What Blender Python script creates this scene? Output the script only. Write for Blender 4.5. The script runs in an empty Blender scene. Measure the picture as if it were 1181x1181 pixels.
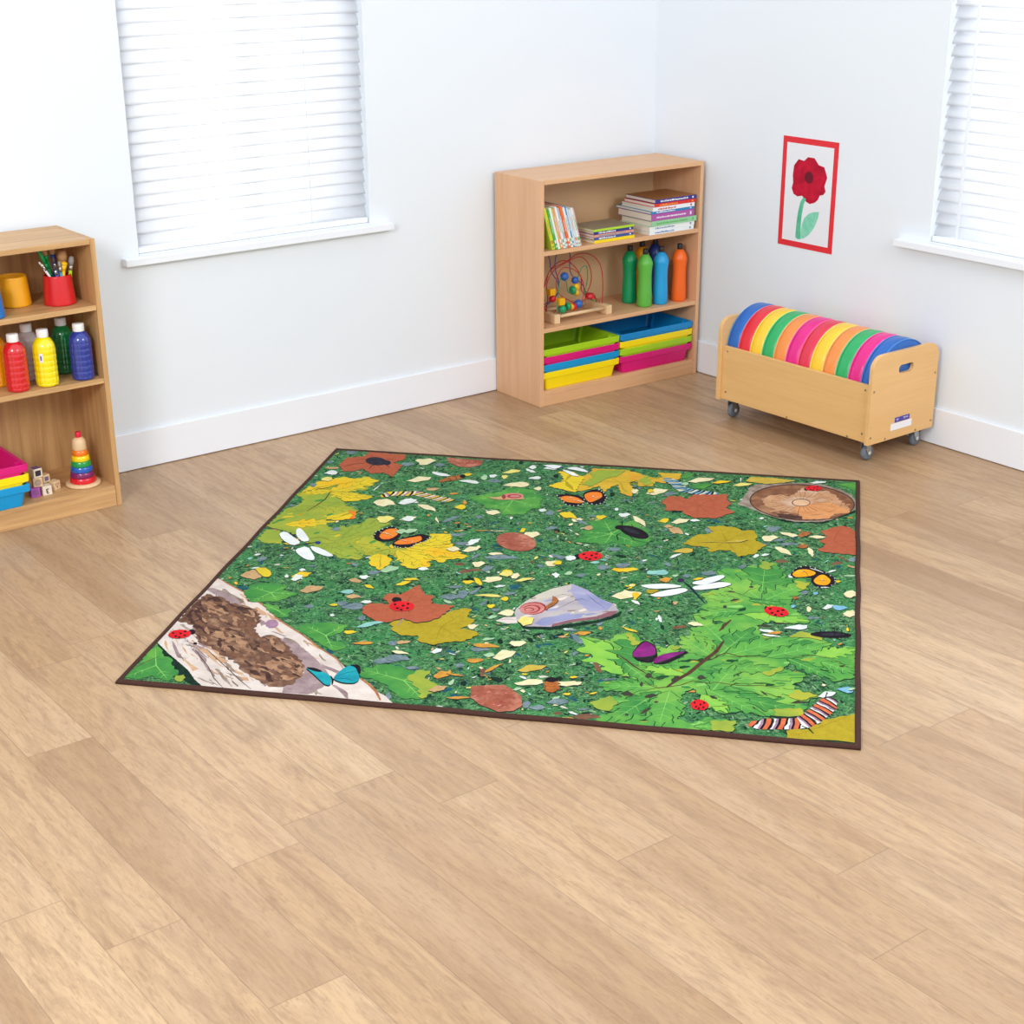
import bpy, bmesh, math, random
from mathutils import Vector, Matrix
R = math.radians
PI = math.pi
SC = bpy.context.scene
COL = SC.collection
random.seed(11)

# ------------------------------------------------------------------ materials
def lin(c):
    out = []
    for v in c:
        v = v/255.0
        out.append(v/12.92 if v <= .04045 else ((v+.055)/1.055)**2.4)
    return (out[0], out[1], out[2], 1.0)

class NT:
    def __init__(self, name):
        self.m = bpy.data.materials.new(name); self.m.use_nodes = True
        self.t = self.m.node_tree; self.n = self.t.nodes; self.l = self.t.links
        self.b = self.n['Principled BSDF']
    def node(self, kind, **kw):
        nd = self.n.new(kind)
        for k, v in kw.items(): setattr(nd, k, v)
        return nd
    def put(self, sock, v):
        if hasattr(v, 'is_output') or isinstance(v, bpy.types.NodeSocket): self.l.new(v, sock)
        else: sock.default_value = v
    def math(self, op, a, b=0.0, c=None):
        nd = self.node('ShaderNodeMath', operation=op)
        self.put(nd.inputs[0], a); self.put(nd.inputs[1], b)
        if c is not None: self.put(nd.inputs[2], c)
        return nd.outputs[0]
    def mix(self, f, a, b, blend='MIX'):
        nd = self.node('ShaderNodeMix', data_type='RGBA', blend_type=blend)
        self.put(nd.inputs[0], f); self.put(nd.inputs[6], a); self.put(nd.inputs[7], b)
        return nd.outputs[2]
    def coord(self, scale=(1, 1, 1), rot=(0, 0, 0), kind='Object'):
        tc = self.node('ShaderNodeTexCoord'); mp = self.node('ShaderNodeMapping')
        self.l.new(tc.outputs[kind], mp.inputs[0]); mp.inputs['Scale'].default_value = scale
        mp.inputs['Rotation'].default_value = rot
        return mp.outputs[0]
    def noise(self, vec, scale, detail=3, rough=.55, dist=0):
        nd = self.node('ShaderNodeTexNoise'); self.l.new(vec, nd.inputs['Vector'])
        nd.inputs['Scale'].default_value = scale; nd.inputs['Detail'].default_value = detail
        nd.inputs['Roughness'].default_value = rough; nd.inputs['Distortion'].default_value = dist
        return nd.outputs['Fac']
    def ramp(self, f, stops):
        nd = self.node('ShaderNodeValToRGB'); self.l.new(f, nd.inputs[0])
        e = nd.color_ramp.elements
        while len(e) < len(stops): e.new(.5)
        for x, (p, c) in zip(e, stops): x.position = p; x.color = c
        return nd.outputs[0]
    def bump(self, h, strength=.2, dist=.001):
        nd = self.node('ShaderNodeBump'); self.l.new(h, nd.inputs['Height'])
        nd.inputs['Strength'].default_value = strength; nd.inputs['Distance'].default_value = dist
        self.l.new(nd.outputs[0], self.b.inputs['Normal'])
    def fin(self, col, rough=.5, spec=.5):
        self.put(self.b.inputs['Base Color'], col); self.put(self.b.inputs['Roughness'], rough)
        self.b.inputs['Specular IOR Level'].default_value = spec
        return self.m

CACHE = {}
def plain(name, rgb, rough=.4, spec=.5, var=.06, scale=12, coat=0, metal=0, trans=0):
    """plastic, paint, paper: one colour with a faint procedural mottling"""
    if name in CACHE: return CACHE[name]
    t = NT(name); c = lin(rgb)
    f = t.noise(t.coord(), scale, 3)
    a = tuple(min(1, v*(1-var)) for v in c[:3])+(1,); b = tuple(min(1, v*(1+var)) for v in c[:3])+(1,)
    t.fin(t.mix(f, a, b), rough, spec)
    t.b.inputs['Coat Weight'].default_value = coat
    t.b.inputs['Metallic'].default_value = metal
    t.b.inputs['Transmission Weight'].default_value = trans
    CACHE[name] = t.m
    return t.m

def wood(name, base, dark, axis='z', rough=.42, scale=1.0, contrast=.75):
    t = NT(name)
    k = {'x': (.55, 9, 9), 'y': (9, .55, 9), 'z': (9, 9, .55)}[axis]
    v = t.coord(tuple(q*scale for q in k))
    n1 = t.noise(v, 3.2, 5, .6, .5)
    k2 = {'x': (1.2, 60, 60), 'y': (60, 1.2, 60), 'z': (60, 60, 1.2)}[axis]
    n2 = t.noise(t.coord(k2), 3, 3, .6)
    n3 = t.noise(t.coord(), 2.2, 2)
    c = t.mix(t.math('MULTIPLY', t.ramp(n1, [(.38, (0, 0, 0, 1)), (.66, (1, 1, 1, 1))]), contrast), lin(base), lin(dark))
    c = t.mix(t.math('MULTIPLY', t.ramp(n2, [(.5, (0, 0, 0, 1)), (.75, (1, 1, 1, 1))]), .45), c, lin(dark))
    c = t.mix(t.math('MULTIPLY', n3, .25), c, lin(tuple(min(255, q*1.08) for q in base)))
    t.fin(c, rough, .4)
    t.bump(n2, .08, .0006)
    return t.m

def printed(name, a, b, rough=.95, scale=40, c=None):
    """dyed pile: the printed colour breaks up with the tufts"""
    t = NT('print_'+name); v = t.coord()
    n = t.noise(v, scale, 4, .65); f = t.noise(v, 420, 2, .6)
    col = t.mix(t.ramp(n, [(.32, (0, 0, 0, 1)), (.68, (1, 1, 1, 1))]), lin(a), lin(b))
    if c:
        n2 = t.noise(v, scale*.35, 3, .6, .4)
        col = t.mix(t.ramp(n2, [(.5, (0, 0, 0, 1)), (.68, (1, 1, 1, 1))]), col, lin(c))
    col = t.mix(t.math('MULTIPLY', f, .22), col, (0, 0, 0, 1), 'MIX')
    t.fin(col, rough, .08)
    t.bump(f, .3, .001)
    return t.m

# ------------------------------------------------------------------ mesh builder
class MB:
    def __init__(self): self.v = []; self.f = []; self.mi = []; self.sm = []
    def add(self, vs, fs, mi=0, smooth=False):
        o = len(self.v); self.v += [Vector(q) for q in vs]
        for q in fs: self.f.append([o+i for i in q]); self.mi.append(mi); self.sm.append(smooth)
        return o
    def box(self, x0, x1, y0, y1, z0, z1, mi=0):
        self.add([(x0,y0,z0),(x1,y0,z0),(x1,y1,z0),(x0,y1,z0),(x0,y0,z1),(x1,y0,z1),(x1,y1,z1),(x0,y1,z1)],
                 [(0,3,2,1),(4,5,6,7),(0,1,5,4),(1,2,6,5),(2,3,7,6),(3,0,4,7)], mi); return self
    def lathe(self, prof, n=32, c=(0, 0, 0), mi=0, smooth=True, mod=None, axis='z'):
        vs = []; fs = []
        for i, (r, z) in enumerate(prof):
            for k in range(n):
                a = 2*PI*k/n; rr = r*(mod(a, z, i) if mod else 1)
                p = (rr*math.cos(a), rr*math.sin(a), z)
                if axis == 'y': p = (p[0], p[2], p[1])
                if axis == 'x': p = (p[2], p[0], p[1])
                vs.append((p[0]+c[0], p[1]+c[1], p[2]+c[2]))
        for i in range(len(prof)-1):
            for k in range(n):
                k2 = (k+1) % n
                q = (i*n+k, i*n+k2, (i+1)*n+k2, (i+1)*n+k)
                fs.append(q if axis != 'y' else q[::-1])
        if prof[0][0] > 1e-6: fs.append(tuple(range(n))[::-1] if axis != 'y' else tuple(range(n)))
        e = (len(prof)-1)*n
        if prof[-1][0] > 1e-6: fs.append(tuple(range(e, e+n)) if axis != 'y' else tuple(range(e, e+n))[::-1])
        self.add(vs, fs, mi, smooth); return self
    def tube(self, pts, r, n=10, mi=0, cap=True, closed=False):
        P = [Vector(q) for q in pts]; N = len(P); rings = []
        up = Vector((0, 0, 1)); prev = None
        for i in range(N):
            a = P[(i-1) % N] if (i > 0 or closed) else P[i]; b = P[(i+1) % N] if (i < N-1 or closed) else P[i]
            t = (b-a).normalized()
            if prev is None:
                x = t.cross(up)
                if x.length < 1e-4: x = t.cross(Vector((1, 0, 0)))
            else: x = prev-t*prev.dot(t)
            x.normalize(); prev = x.copy(); y = t.cross(x)
            rr = r[i] if isinstance(r, (list, tuple)) else r
            rings.append([P[i]+(x*math.cos(2*PI*k/n)+y*math.sin(2*PI*k/n))*rr for k in range(n)])
        vs = [q for g in rings for q in g]; fs = []
        for i in range(N if closed else N-1):
            j = (i+1) % N
            for k in range(n): fs.append((i*n+k, j*n+k, j*n+(k+1) % n, i*n+(k+1) % n))
        if cap and not closed: fs.append(tuple(range(n))); fs.append(tuple(range((N-1)*n, N*n))[::-1])
        self.add(vs, fs, mi, True); return self
    def ball(self, c, r, mi=0, n=16, m=10, sc=(1, 1, 1)):
        vs = []; fs = []
        for i in range(m+1):
            th = PI*i/m
            for k in range(n):
                a = 2*PI*k/n
                vs.append((c[0]+r*sc[0]*math.sin(th)*math.cos(a), c[1]+r*sc[1]*math.sin(th)*math.sin(a), c[2]-r*sc[2]*math.cos(th)))
        for i in range(m):
            for k in range(n): fs.append((i*n+k, i*n+(k+1) % n, (i+1)*n+(k+1) % n, (i+1)*n+k))
        self.add(vs, fs, mi, True); return self
    def prism(self, outline, d0, d1, axis='y', mi=0, holes=()):
        """outline in the plane across the axis, extruded from d0 to d1, with optional holes"""
        bm = bmesh.new(); loops = [outline]+list(holes); top = []; edges = []
        for lp in loops:
            vs = [bm.verts.new((a, b, 0)) for a, b in lp]
            for i in range(len(vs)): edges.append(bm.edges.new((vs[i], vs[(i+1) % len(vs)])))
            top.append(vs)
        bmesh.ops.triangle_fill(bm, use_beauty=True, edges=edges)
        bm.verts.index_update()
        def w(a, b, d): return {'y': (a, d, b), 'x': (d, a, b), 'z': (a, b, d)}[axis]
        V = [v.co.copy() for v in bm.verts]; F = [[v.index for v in f.verts] for f in bm.faces]
        n = len(V)
        vs = [w(v.x, v.y, d0) for v in V]+[w(v.x, v.y, d1) for v in V]
        fs = [f for f in F]+[[i+n for i in f[::-1]] for f in F]
        for lp in top:
            for i in range(len(lp)):
                a = lp[i].index; b = lp[(i+1) % len(lp)].index; fs.append([a, b, b+n, a+n])
        bm.free(); self.add(vs, fs, mi); return self
    def move(self, M):
        self.v = [M @ q for q in self.v]; return self
    def build(self, name, mat, parent=None, bevel=0, loc=None, rot=None, normals=True, seg=2):
        me = bpy.data.meshes.new(name); me.from_pydata([tuple(q) for q in self.v], [], self.f)
        for m in (mat if isinstance(mat, (list, tuple)) else [mat]): me.materials.append(m)
        for p, mi, s in zip(me.polygons, self.mi, self.sm): p.material_index = mi; p.use_smooth = s
        if normals:
            bm = bmesh.new(); bm.from_mesh(me); bmesh.ops.recalc_face_normals(bm, faces=bm.faces); bm.to_mesh(me); bm.free()
        o = bpy.data.objects.new(name, me); COL.objects.link(o)
        if parent: o.parent = parent
        if loc: o.location = loc
        if rot: o.rotation_euler = rot
        if bevel:
            b = o.modifiers.new('bevel', 'BEVEL'); b.width = bevel; b.segments = seg; b.limit_method = 'ANGLE'; b.angle_limit = R(40)
            b.harden_normals = False
        return o

def thing(name, label, cat, loc=(0, 0, 0), rz=0, group=None):
    o = bpy.data.objects.new(name, None); COL.objects.link(o); o.empty_display_size = .05
    o.location = loc; o.rotation_euler = (0, 0, rz)
    tag(o, label, cat, group); return o
def tag(o, label, cat, group=None):
    o['label'] = label; o['category'] = cat
    if group: o['group'] = group
    return o
def struct(o, label=None):
    o['kind'] = 'structure'
    if label: o['label'] = label
    return o
def dup(root, loc, rz, label, group=None):
    r = root.copy(); COL.objects.link(r); r.location = loc; r.rotation_euler = (0, 0, rz); r['label'] = label
    if group: r['group'] = group
    for ch in list(root.children):
        c = ch.copy(); COL.objects.link(c); c.parent = r
        for g in list(ch.children):
            d = g.copy(); COL.objects.link(d); d.parent = c
    return r
def recolour(root, mat, slot_names):
    for ch in [root]+list(root.children):
        if ch.type == 'MESH' and ch.name.split('.')[0] in slot_names:
            ch.data = ch.data.copy(); ch.data.materials[0] = mat
def rrect(x0, x1, y0, y1, r, n=5, corners=(1, 1, 1, 1)):
    """rounded rectangle, corners: bottom-left, bottom-right, top-right, top-left"""
    pts = []
    for (cx, cy, a0, on) in ((x0, y0, 180, corners[0]), (x1, y0, 270, corners[1]), (x1, y1, 0, corners[2]), (x0, y1, 90, corners[3])):
        if not on: pts.append((cx, cy)); continue
        ccx = cx+r if cx == x0 else cx-r; ccy = cy+r if cy == y0 else cy-r
        for k in range(n+1):
            a = R(a0+90*k/n); pts.append((ccx+r*math.cos(a), ccy+r*math.sin(a)))
    return pts

WX = 2.232          # face of the right-hand wall; the left-hand wall is the plane y = 0
# ------------------------------------------------------------------ floor
def floor_material():
    t = NT('oak_plank_floor')
    tc = t.node('ShaderNodeTexCoord'); sp = t.node('ShaderNodeSeparateXYZ'); t.l.new(tc.outputs['Object'], sp.inputs[0])
    W, Ln = .1718, 1.22
    u = t.math('DIVIDE', t.math('SUBTRACT', sp.outputs[0], -1.19), W)
    row = t.math('FLOOR', u); fu = t.math('SUBTRACT', u, row)
    wn = t.node('ShaderNodeTexWhiteNoise', noise_dimensions='1D'); t.l.new(row, wn.inputs['W'])
    v = t.math('ADD', t.math('DIVIDE', sp.outputs[1], Ln), t.math('MULTIPLY', wn.outputs[0], 7.0))
    cl = t.math('FLOOR', v); fv = t.math('SUBTRACT', v, cl)
    cb = t.node('ShaderNodeCombineXYZ'); t.l.new(row, cb.inputs[0]); t.l.new(cl, cb.inputs[1])
    w2 = t.node('ShaderNodeTexWhiteNoise', noise_dimensions='2D'); t.l.new(cb.outputs[0], w2.inputs['Vector'])
    rnd = w2.outputs['Value']
    # grain coordinates shift by plank
    c2 = t.node('ShaderNodeCombineXYZ')
    t.l.new(t.math('MULTIPLY', sp.outputs[0], 1.0), c2.inputs[0])
    t.l.new(t.math('MULTIPLY', sp.outputs[1], .12), c2.inputs[1])
    t.l.new(t.math('MULTIPLY', rnd, 31.0), c2.inputs[2])
    n1 = t.noise(c2.outputs[0], 22, 7, .66, 1.6)
    n2 = t.noise(c2.outputs[0], 95, 5, .75, 1.6)
    n3 = t.noise(c2.outputs[0], 5.5, 2, .5, .6)
    col = t.ramp(rnd, [(0, lin((162, 128, 94))), (.35, lin((185, 151, 114))), (.7, lin((200, 167, 129))), (1, lin((174, 140, 104)))])
    col = t.mix(t.math('MULTIPLY', t.ramp(n1, [(.42, (0, 0, 0, 1)), (.66, (1, 1, 1, 1))]), .6), col, lin((146, 115, 88)))
    col = t.mix(t.math('MULTIPLY', t.ramp(n3, [(.4, (0, 0, 0, 1)), (.7, (1, 1, 1, 1))]), .35), col, lin((206, 178, 147)))
    col = t.mix(t.math('MULTIPLY', t.ramp(n2, [(.48, (0, 0, 0, 1)), (.68, (1, 1, 1, 1))]), .5), col, lin((134, 103, 76)))
    eu = t.math('MINIMUM', fu, t.math('SUBTRACT', 1.0, fu)); ev = t.math('MINIMUM', fv, t.math('SUBTRACT', 1.0, fv))
    s1 = t.math('LESS_THAN', eu, .0065); s2 = t.math('LESS_THAN', ev, .0011)
    seam = t.math('MAXIMUM', s1, s2)
    col = t.mix(t.math('MULTIPLY', seam, .38), col, lin((96, 74, 56)))
    t.fin(col, t.math('ADD', t.math('MULTIPLY', n1, .18), .3), .45)
    t.bump(t.math('SUBTRACT', t.math('MULTIPLY', n2, .3), seam), .12, .0006)
    return t.m
b = MB(); b.box(-6, 2.5, -8, .15, -.05, 0)
struct(b.build('floor', floor_material()))

def wall_mat(name, rgb):
    t = NT(name); n = t.noise(t.coord(), 1.3, 3); n2 = t.noise(t.coord(), 160, 2)
    c = lin(rgb); d = lin(tuple(v-3 for v in rgb))
    t.fin(t.mix(n, c, d), .75, .2); t.bump(n2, .05, .0005); return t.m
M_WALL = wall_mat('white_emulsion', (232, 238, 245))
M_TRIM = plain('white_gloss_trim', (238, 242, 249), .35, .4, .01)
M_BLIND = None
def blind_mat():
    t = NT('white_blind_slat'); t.fin((.93, .94, .95, 1), .5, .3)
    tr = t.node('ShaderNodeBsdfTranslucent'); tr.inputs[0].default_value = (.95, .96, 1, 1)
    mx = t.node('ShaderNodeMixShader'); mx.inputs[0].default_value = .45
    t.l.new(t.b.outputs[0], mx.inputs[1]); t.l.new(tr.outputs[0], mx.inputs[2])
    t.l.new(mx.outputs[0], t.n['Material Output'].inputs[0]); return t.m
M_BLIND = blind_mat()
M_GLASS = NT('window_glass'); M_GLASS.fin((1, 1, 1, 1), .02); M_GLASS.b.inputs['Transmission Weight'].default_value = 1; M_GLASS.b.inputs['IOR'].default_value = 1.02; M_GLASS = M_GLASS.m

HT = 2.45; TH = .2
# window openings: left wall x -.275..(.708), right wall y -1.567..-2.75
LW = (-.283, .712, .80, 2.05); RW = (-2.75, -1.562, .775, 2.05)
def wall_with_hole(a0, a1, h, axis, d0, d1):
    m = MB(); A0, A1, Z0, Z1 = h
    for (p, q, r, s) in ((a0, A0, 0, HT), (A1, a1, 0, HT), (A0, A1, 0, Z0), (A0, A1, Z1, HT)):
        if axis == 'x': m.box(p, q, d0, d1, r, s)
        else: m.box(d0, d1, p, q, r, s)
    return m
struct(wall_with_hole(-5, WX+TH, LW, 'x', 0, TH).build('wall_left', M_WALL))
struct(wall_with_hole(-6, 0, RW, 'y', WX, WX+TH).build('wall_right', M_WALL))
b = MB(); b.box(-5, WX-.0005, -.012, -.0003, .003, .1466)
struct(b.build('baseboard_left', M_TRIM, bevel=.002))
b = MB(); b.box(WX-.012, WX-.0003, -6, -.0125, .003, .1466)
struct(b.build('baseboard_right', M_TRIM, bevel=.002))

def window(n, axis, a0, a1, z0, z1, sa0, sa1, rounded):
    """recessed casement with a deep white sill; local x runs along the wall, -y into the room"""
    root = bpy.data.objects.new('window_%d' % n, None); COL.objects.link(root); struct(root)
    if axis == 'y': root.location = (WX, 0, 0); root.rotation_euler = (0, 0, -PI/2)
    f = MB()
    w = .05
    f.box(a0, a0+w, .1, .16, z0, z1); f.box(a1-w, a1, .1, .16, z0, z1); f.box(a0+w, a1-w, .1, .16, z0, z0+w); f.box(a0+w, a1-w, .1, .16, z1-w, z1)
    mid = (a0+a1)/2; f.box(mid-.025, mid+.025, .1, .16, z0+w, z1-w)
    f.build('window_frame', M_TRIM, root)
    g = MB(); g.box(a0+w, mid-.025, .128, .132, z0+w, z1-w); g.box(mid+.025, a1-w, .128, .132, z0+w, z1-w)
    g.build('window_pane', M_GLASS, root)
    s = MB(); s.box(sa0, sa1, -.04, -.0003, z0-.028, z0-.0015); s.box(a0+.001, a1-.001, -.001, .099, z0-.0, z0+.0045)
    s.build('window_sill', M_TRIM, root, bevel=.009 if rounded else .003, seg=3)
    return root
window(1, 'x', LW[0], LW[1], LW[2], LW[3], -.35, .80, False)
window(2, 'y', 1.562, 2.75, RW[2], RW[3], 1.42, 2.9, True)

def blind(label, a0, a1, z0, z1, pitch, y, axis, tilt, cords, cw=.006):
    root = thing('venetian_blind', label, 'blind')
    if axis == 'y': root.location = (WX, 0, 0); root.rotation_euler = (0, 0, -PI/2)
    s = MB(); z = z0+.05
    while z < z1-.06:
        # gently curved slat, .05 deep, tilted almost shut
        pts = []
        for k in range(6):
            q = -.5+k/5; h = .0045*(1-4*q*q)
            c, sn = math.cos(tilt), math.sin(tilt)
            pts.append((y+q*.05*c-h*sn, z+q*.05*sn+h*c))
        vs = []; fs = []
        for (yy, zz) in pts: vs += [(a0, yy, zz), (a1, yy, zz), (a0, yy+.0022, zz+.0006), (a1, yy+.0022, zz+.0006)]
        for k in range(5):
            o = k*4; fs += [(o, o+4, o+5, o+1), (o+2, o+3, o+7, o+6), (o, o+2, o+6, o+4), (o+1, o+5, o+7, o+3)]
        fs += [(0, 1, 3, 2), (20, 22, 23, 21)]
        s.add(vs, fs, 0, True); z += pitch
    s.build('slats', M_BLIND, root)
    b = MB(); b.box(a0, a1, y-.024, y+.022, z0+.0052, z0+.026); b.build('bottom_rail', M_TRIM, root, bevel=.004)
    b = MB(); b.box(a0, a1, y-.03, y+.03, z1-.06, z1-.004); b.build('head_rail', M_TRIM, root, bevel=.003)
    for cx in cords:
        c = MB(); c.box(cx-cw, cx+cw, y-.0275, y-.0262, z0+.025, z1-.055); c.build('ladder_tape', M_TRIM, root)
    return root
blind('white slatted venetian blind over the window above the bare left-hand wall', LW[0]+.004, LW[1]-.004, LW[2], LW[3], .0455, .032, 'x', R(66), (0.1, .45), .0012)
blind('white slatted blind with ladder tapes on the right-hand wall beside the flower painting', 1.566, 2.745, RW[2], RW[3], .0435, .032, 'y', R(58), (1.68, 1.98, 2.4))

# ------------------------------------------------------------------ bookcases
def bookcase(label, loc, rz, w, d, h, shelves, zb, mats, origin, back=None):
    """origin 'left' or 'right': which front corner sits at loc; local y runs from 0 (front) to d (back)"""
    root = thing('bookcase', label, 'bookcase', loc, rz)
    mz, mx = mats; t = .018
    x0, x1 = (0, w) if origin == 'left' else (-w, 0)
    for a in (x0, x1-t):
        b = MB(); b.box(a, a+t, 0, d, .0005, h); b.build('side_panel', mz, root, bevel=.0012)
    b = MB(); b.box(x0+t+.0002, x1-t-.0002, 0, d, h-t, h); b.build('top_panel', mx, root, bevel=.0012)
    b = MB(); b.box(x0+t+.0002, x1-t-.0002, .004, d-.008, zb-t, zb); b.build('bottom_shelf', mx, root, bevel=.001)
    b = MB(); b.box(x0+t+.0002, x1-t-.0002, .003, .02, .0005, zb-t-.0003); b.build('plinth', mx, root, bevel=.001)
    for z in shelves:
        b = MB(); b.box(x0+t+.0002, x1-t-.0002, .002, d-.008, z-t, z); b.build('shelf', mx, root, bevel=.0012)
    b = MB(); b.box(x0+t+.0002, x1-t-.0002, d-.0075, d-.0015, zb-t, h-t-.0002); b.build('back_panel', back or mz, root)
    return root
OAKZ = wood('golden_oak_upright', (206, 164, 112), (160, 116, 72), 'z'); OAKX = wood('golden_oak_board', (210, 168, 116), (164, 120, 76), 'x')
BEEZ = wood('beech_upright', (222, 177, 137), (201, 151, 111), 'z', contrast=.5); BEEX = wood('beech_board', (222, 176, 132), (200, 150, 108), 'x', contrast=.5)
bookcase('oak bookcase at the left edge holding paint bottles, pots and a ring stacker', (-.581, -.3285, 0), .0126, .89, .313, .9487, (.725, .469), .077, (OAKZ, OAKX), 'right')
bookcase('beech bookcase in the room corner holding books, squeezy bottles and bright trays', (1.3153, -.3357, 0), -.0206, .89, .318, .9487, (.6596, .3365), .0654, (BEEZ, BEEX), 'left', plain('smooth_beige_board', (216, 182, 140), .5, .3, .03))
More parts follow.
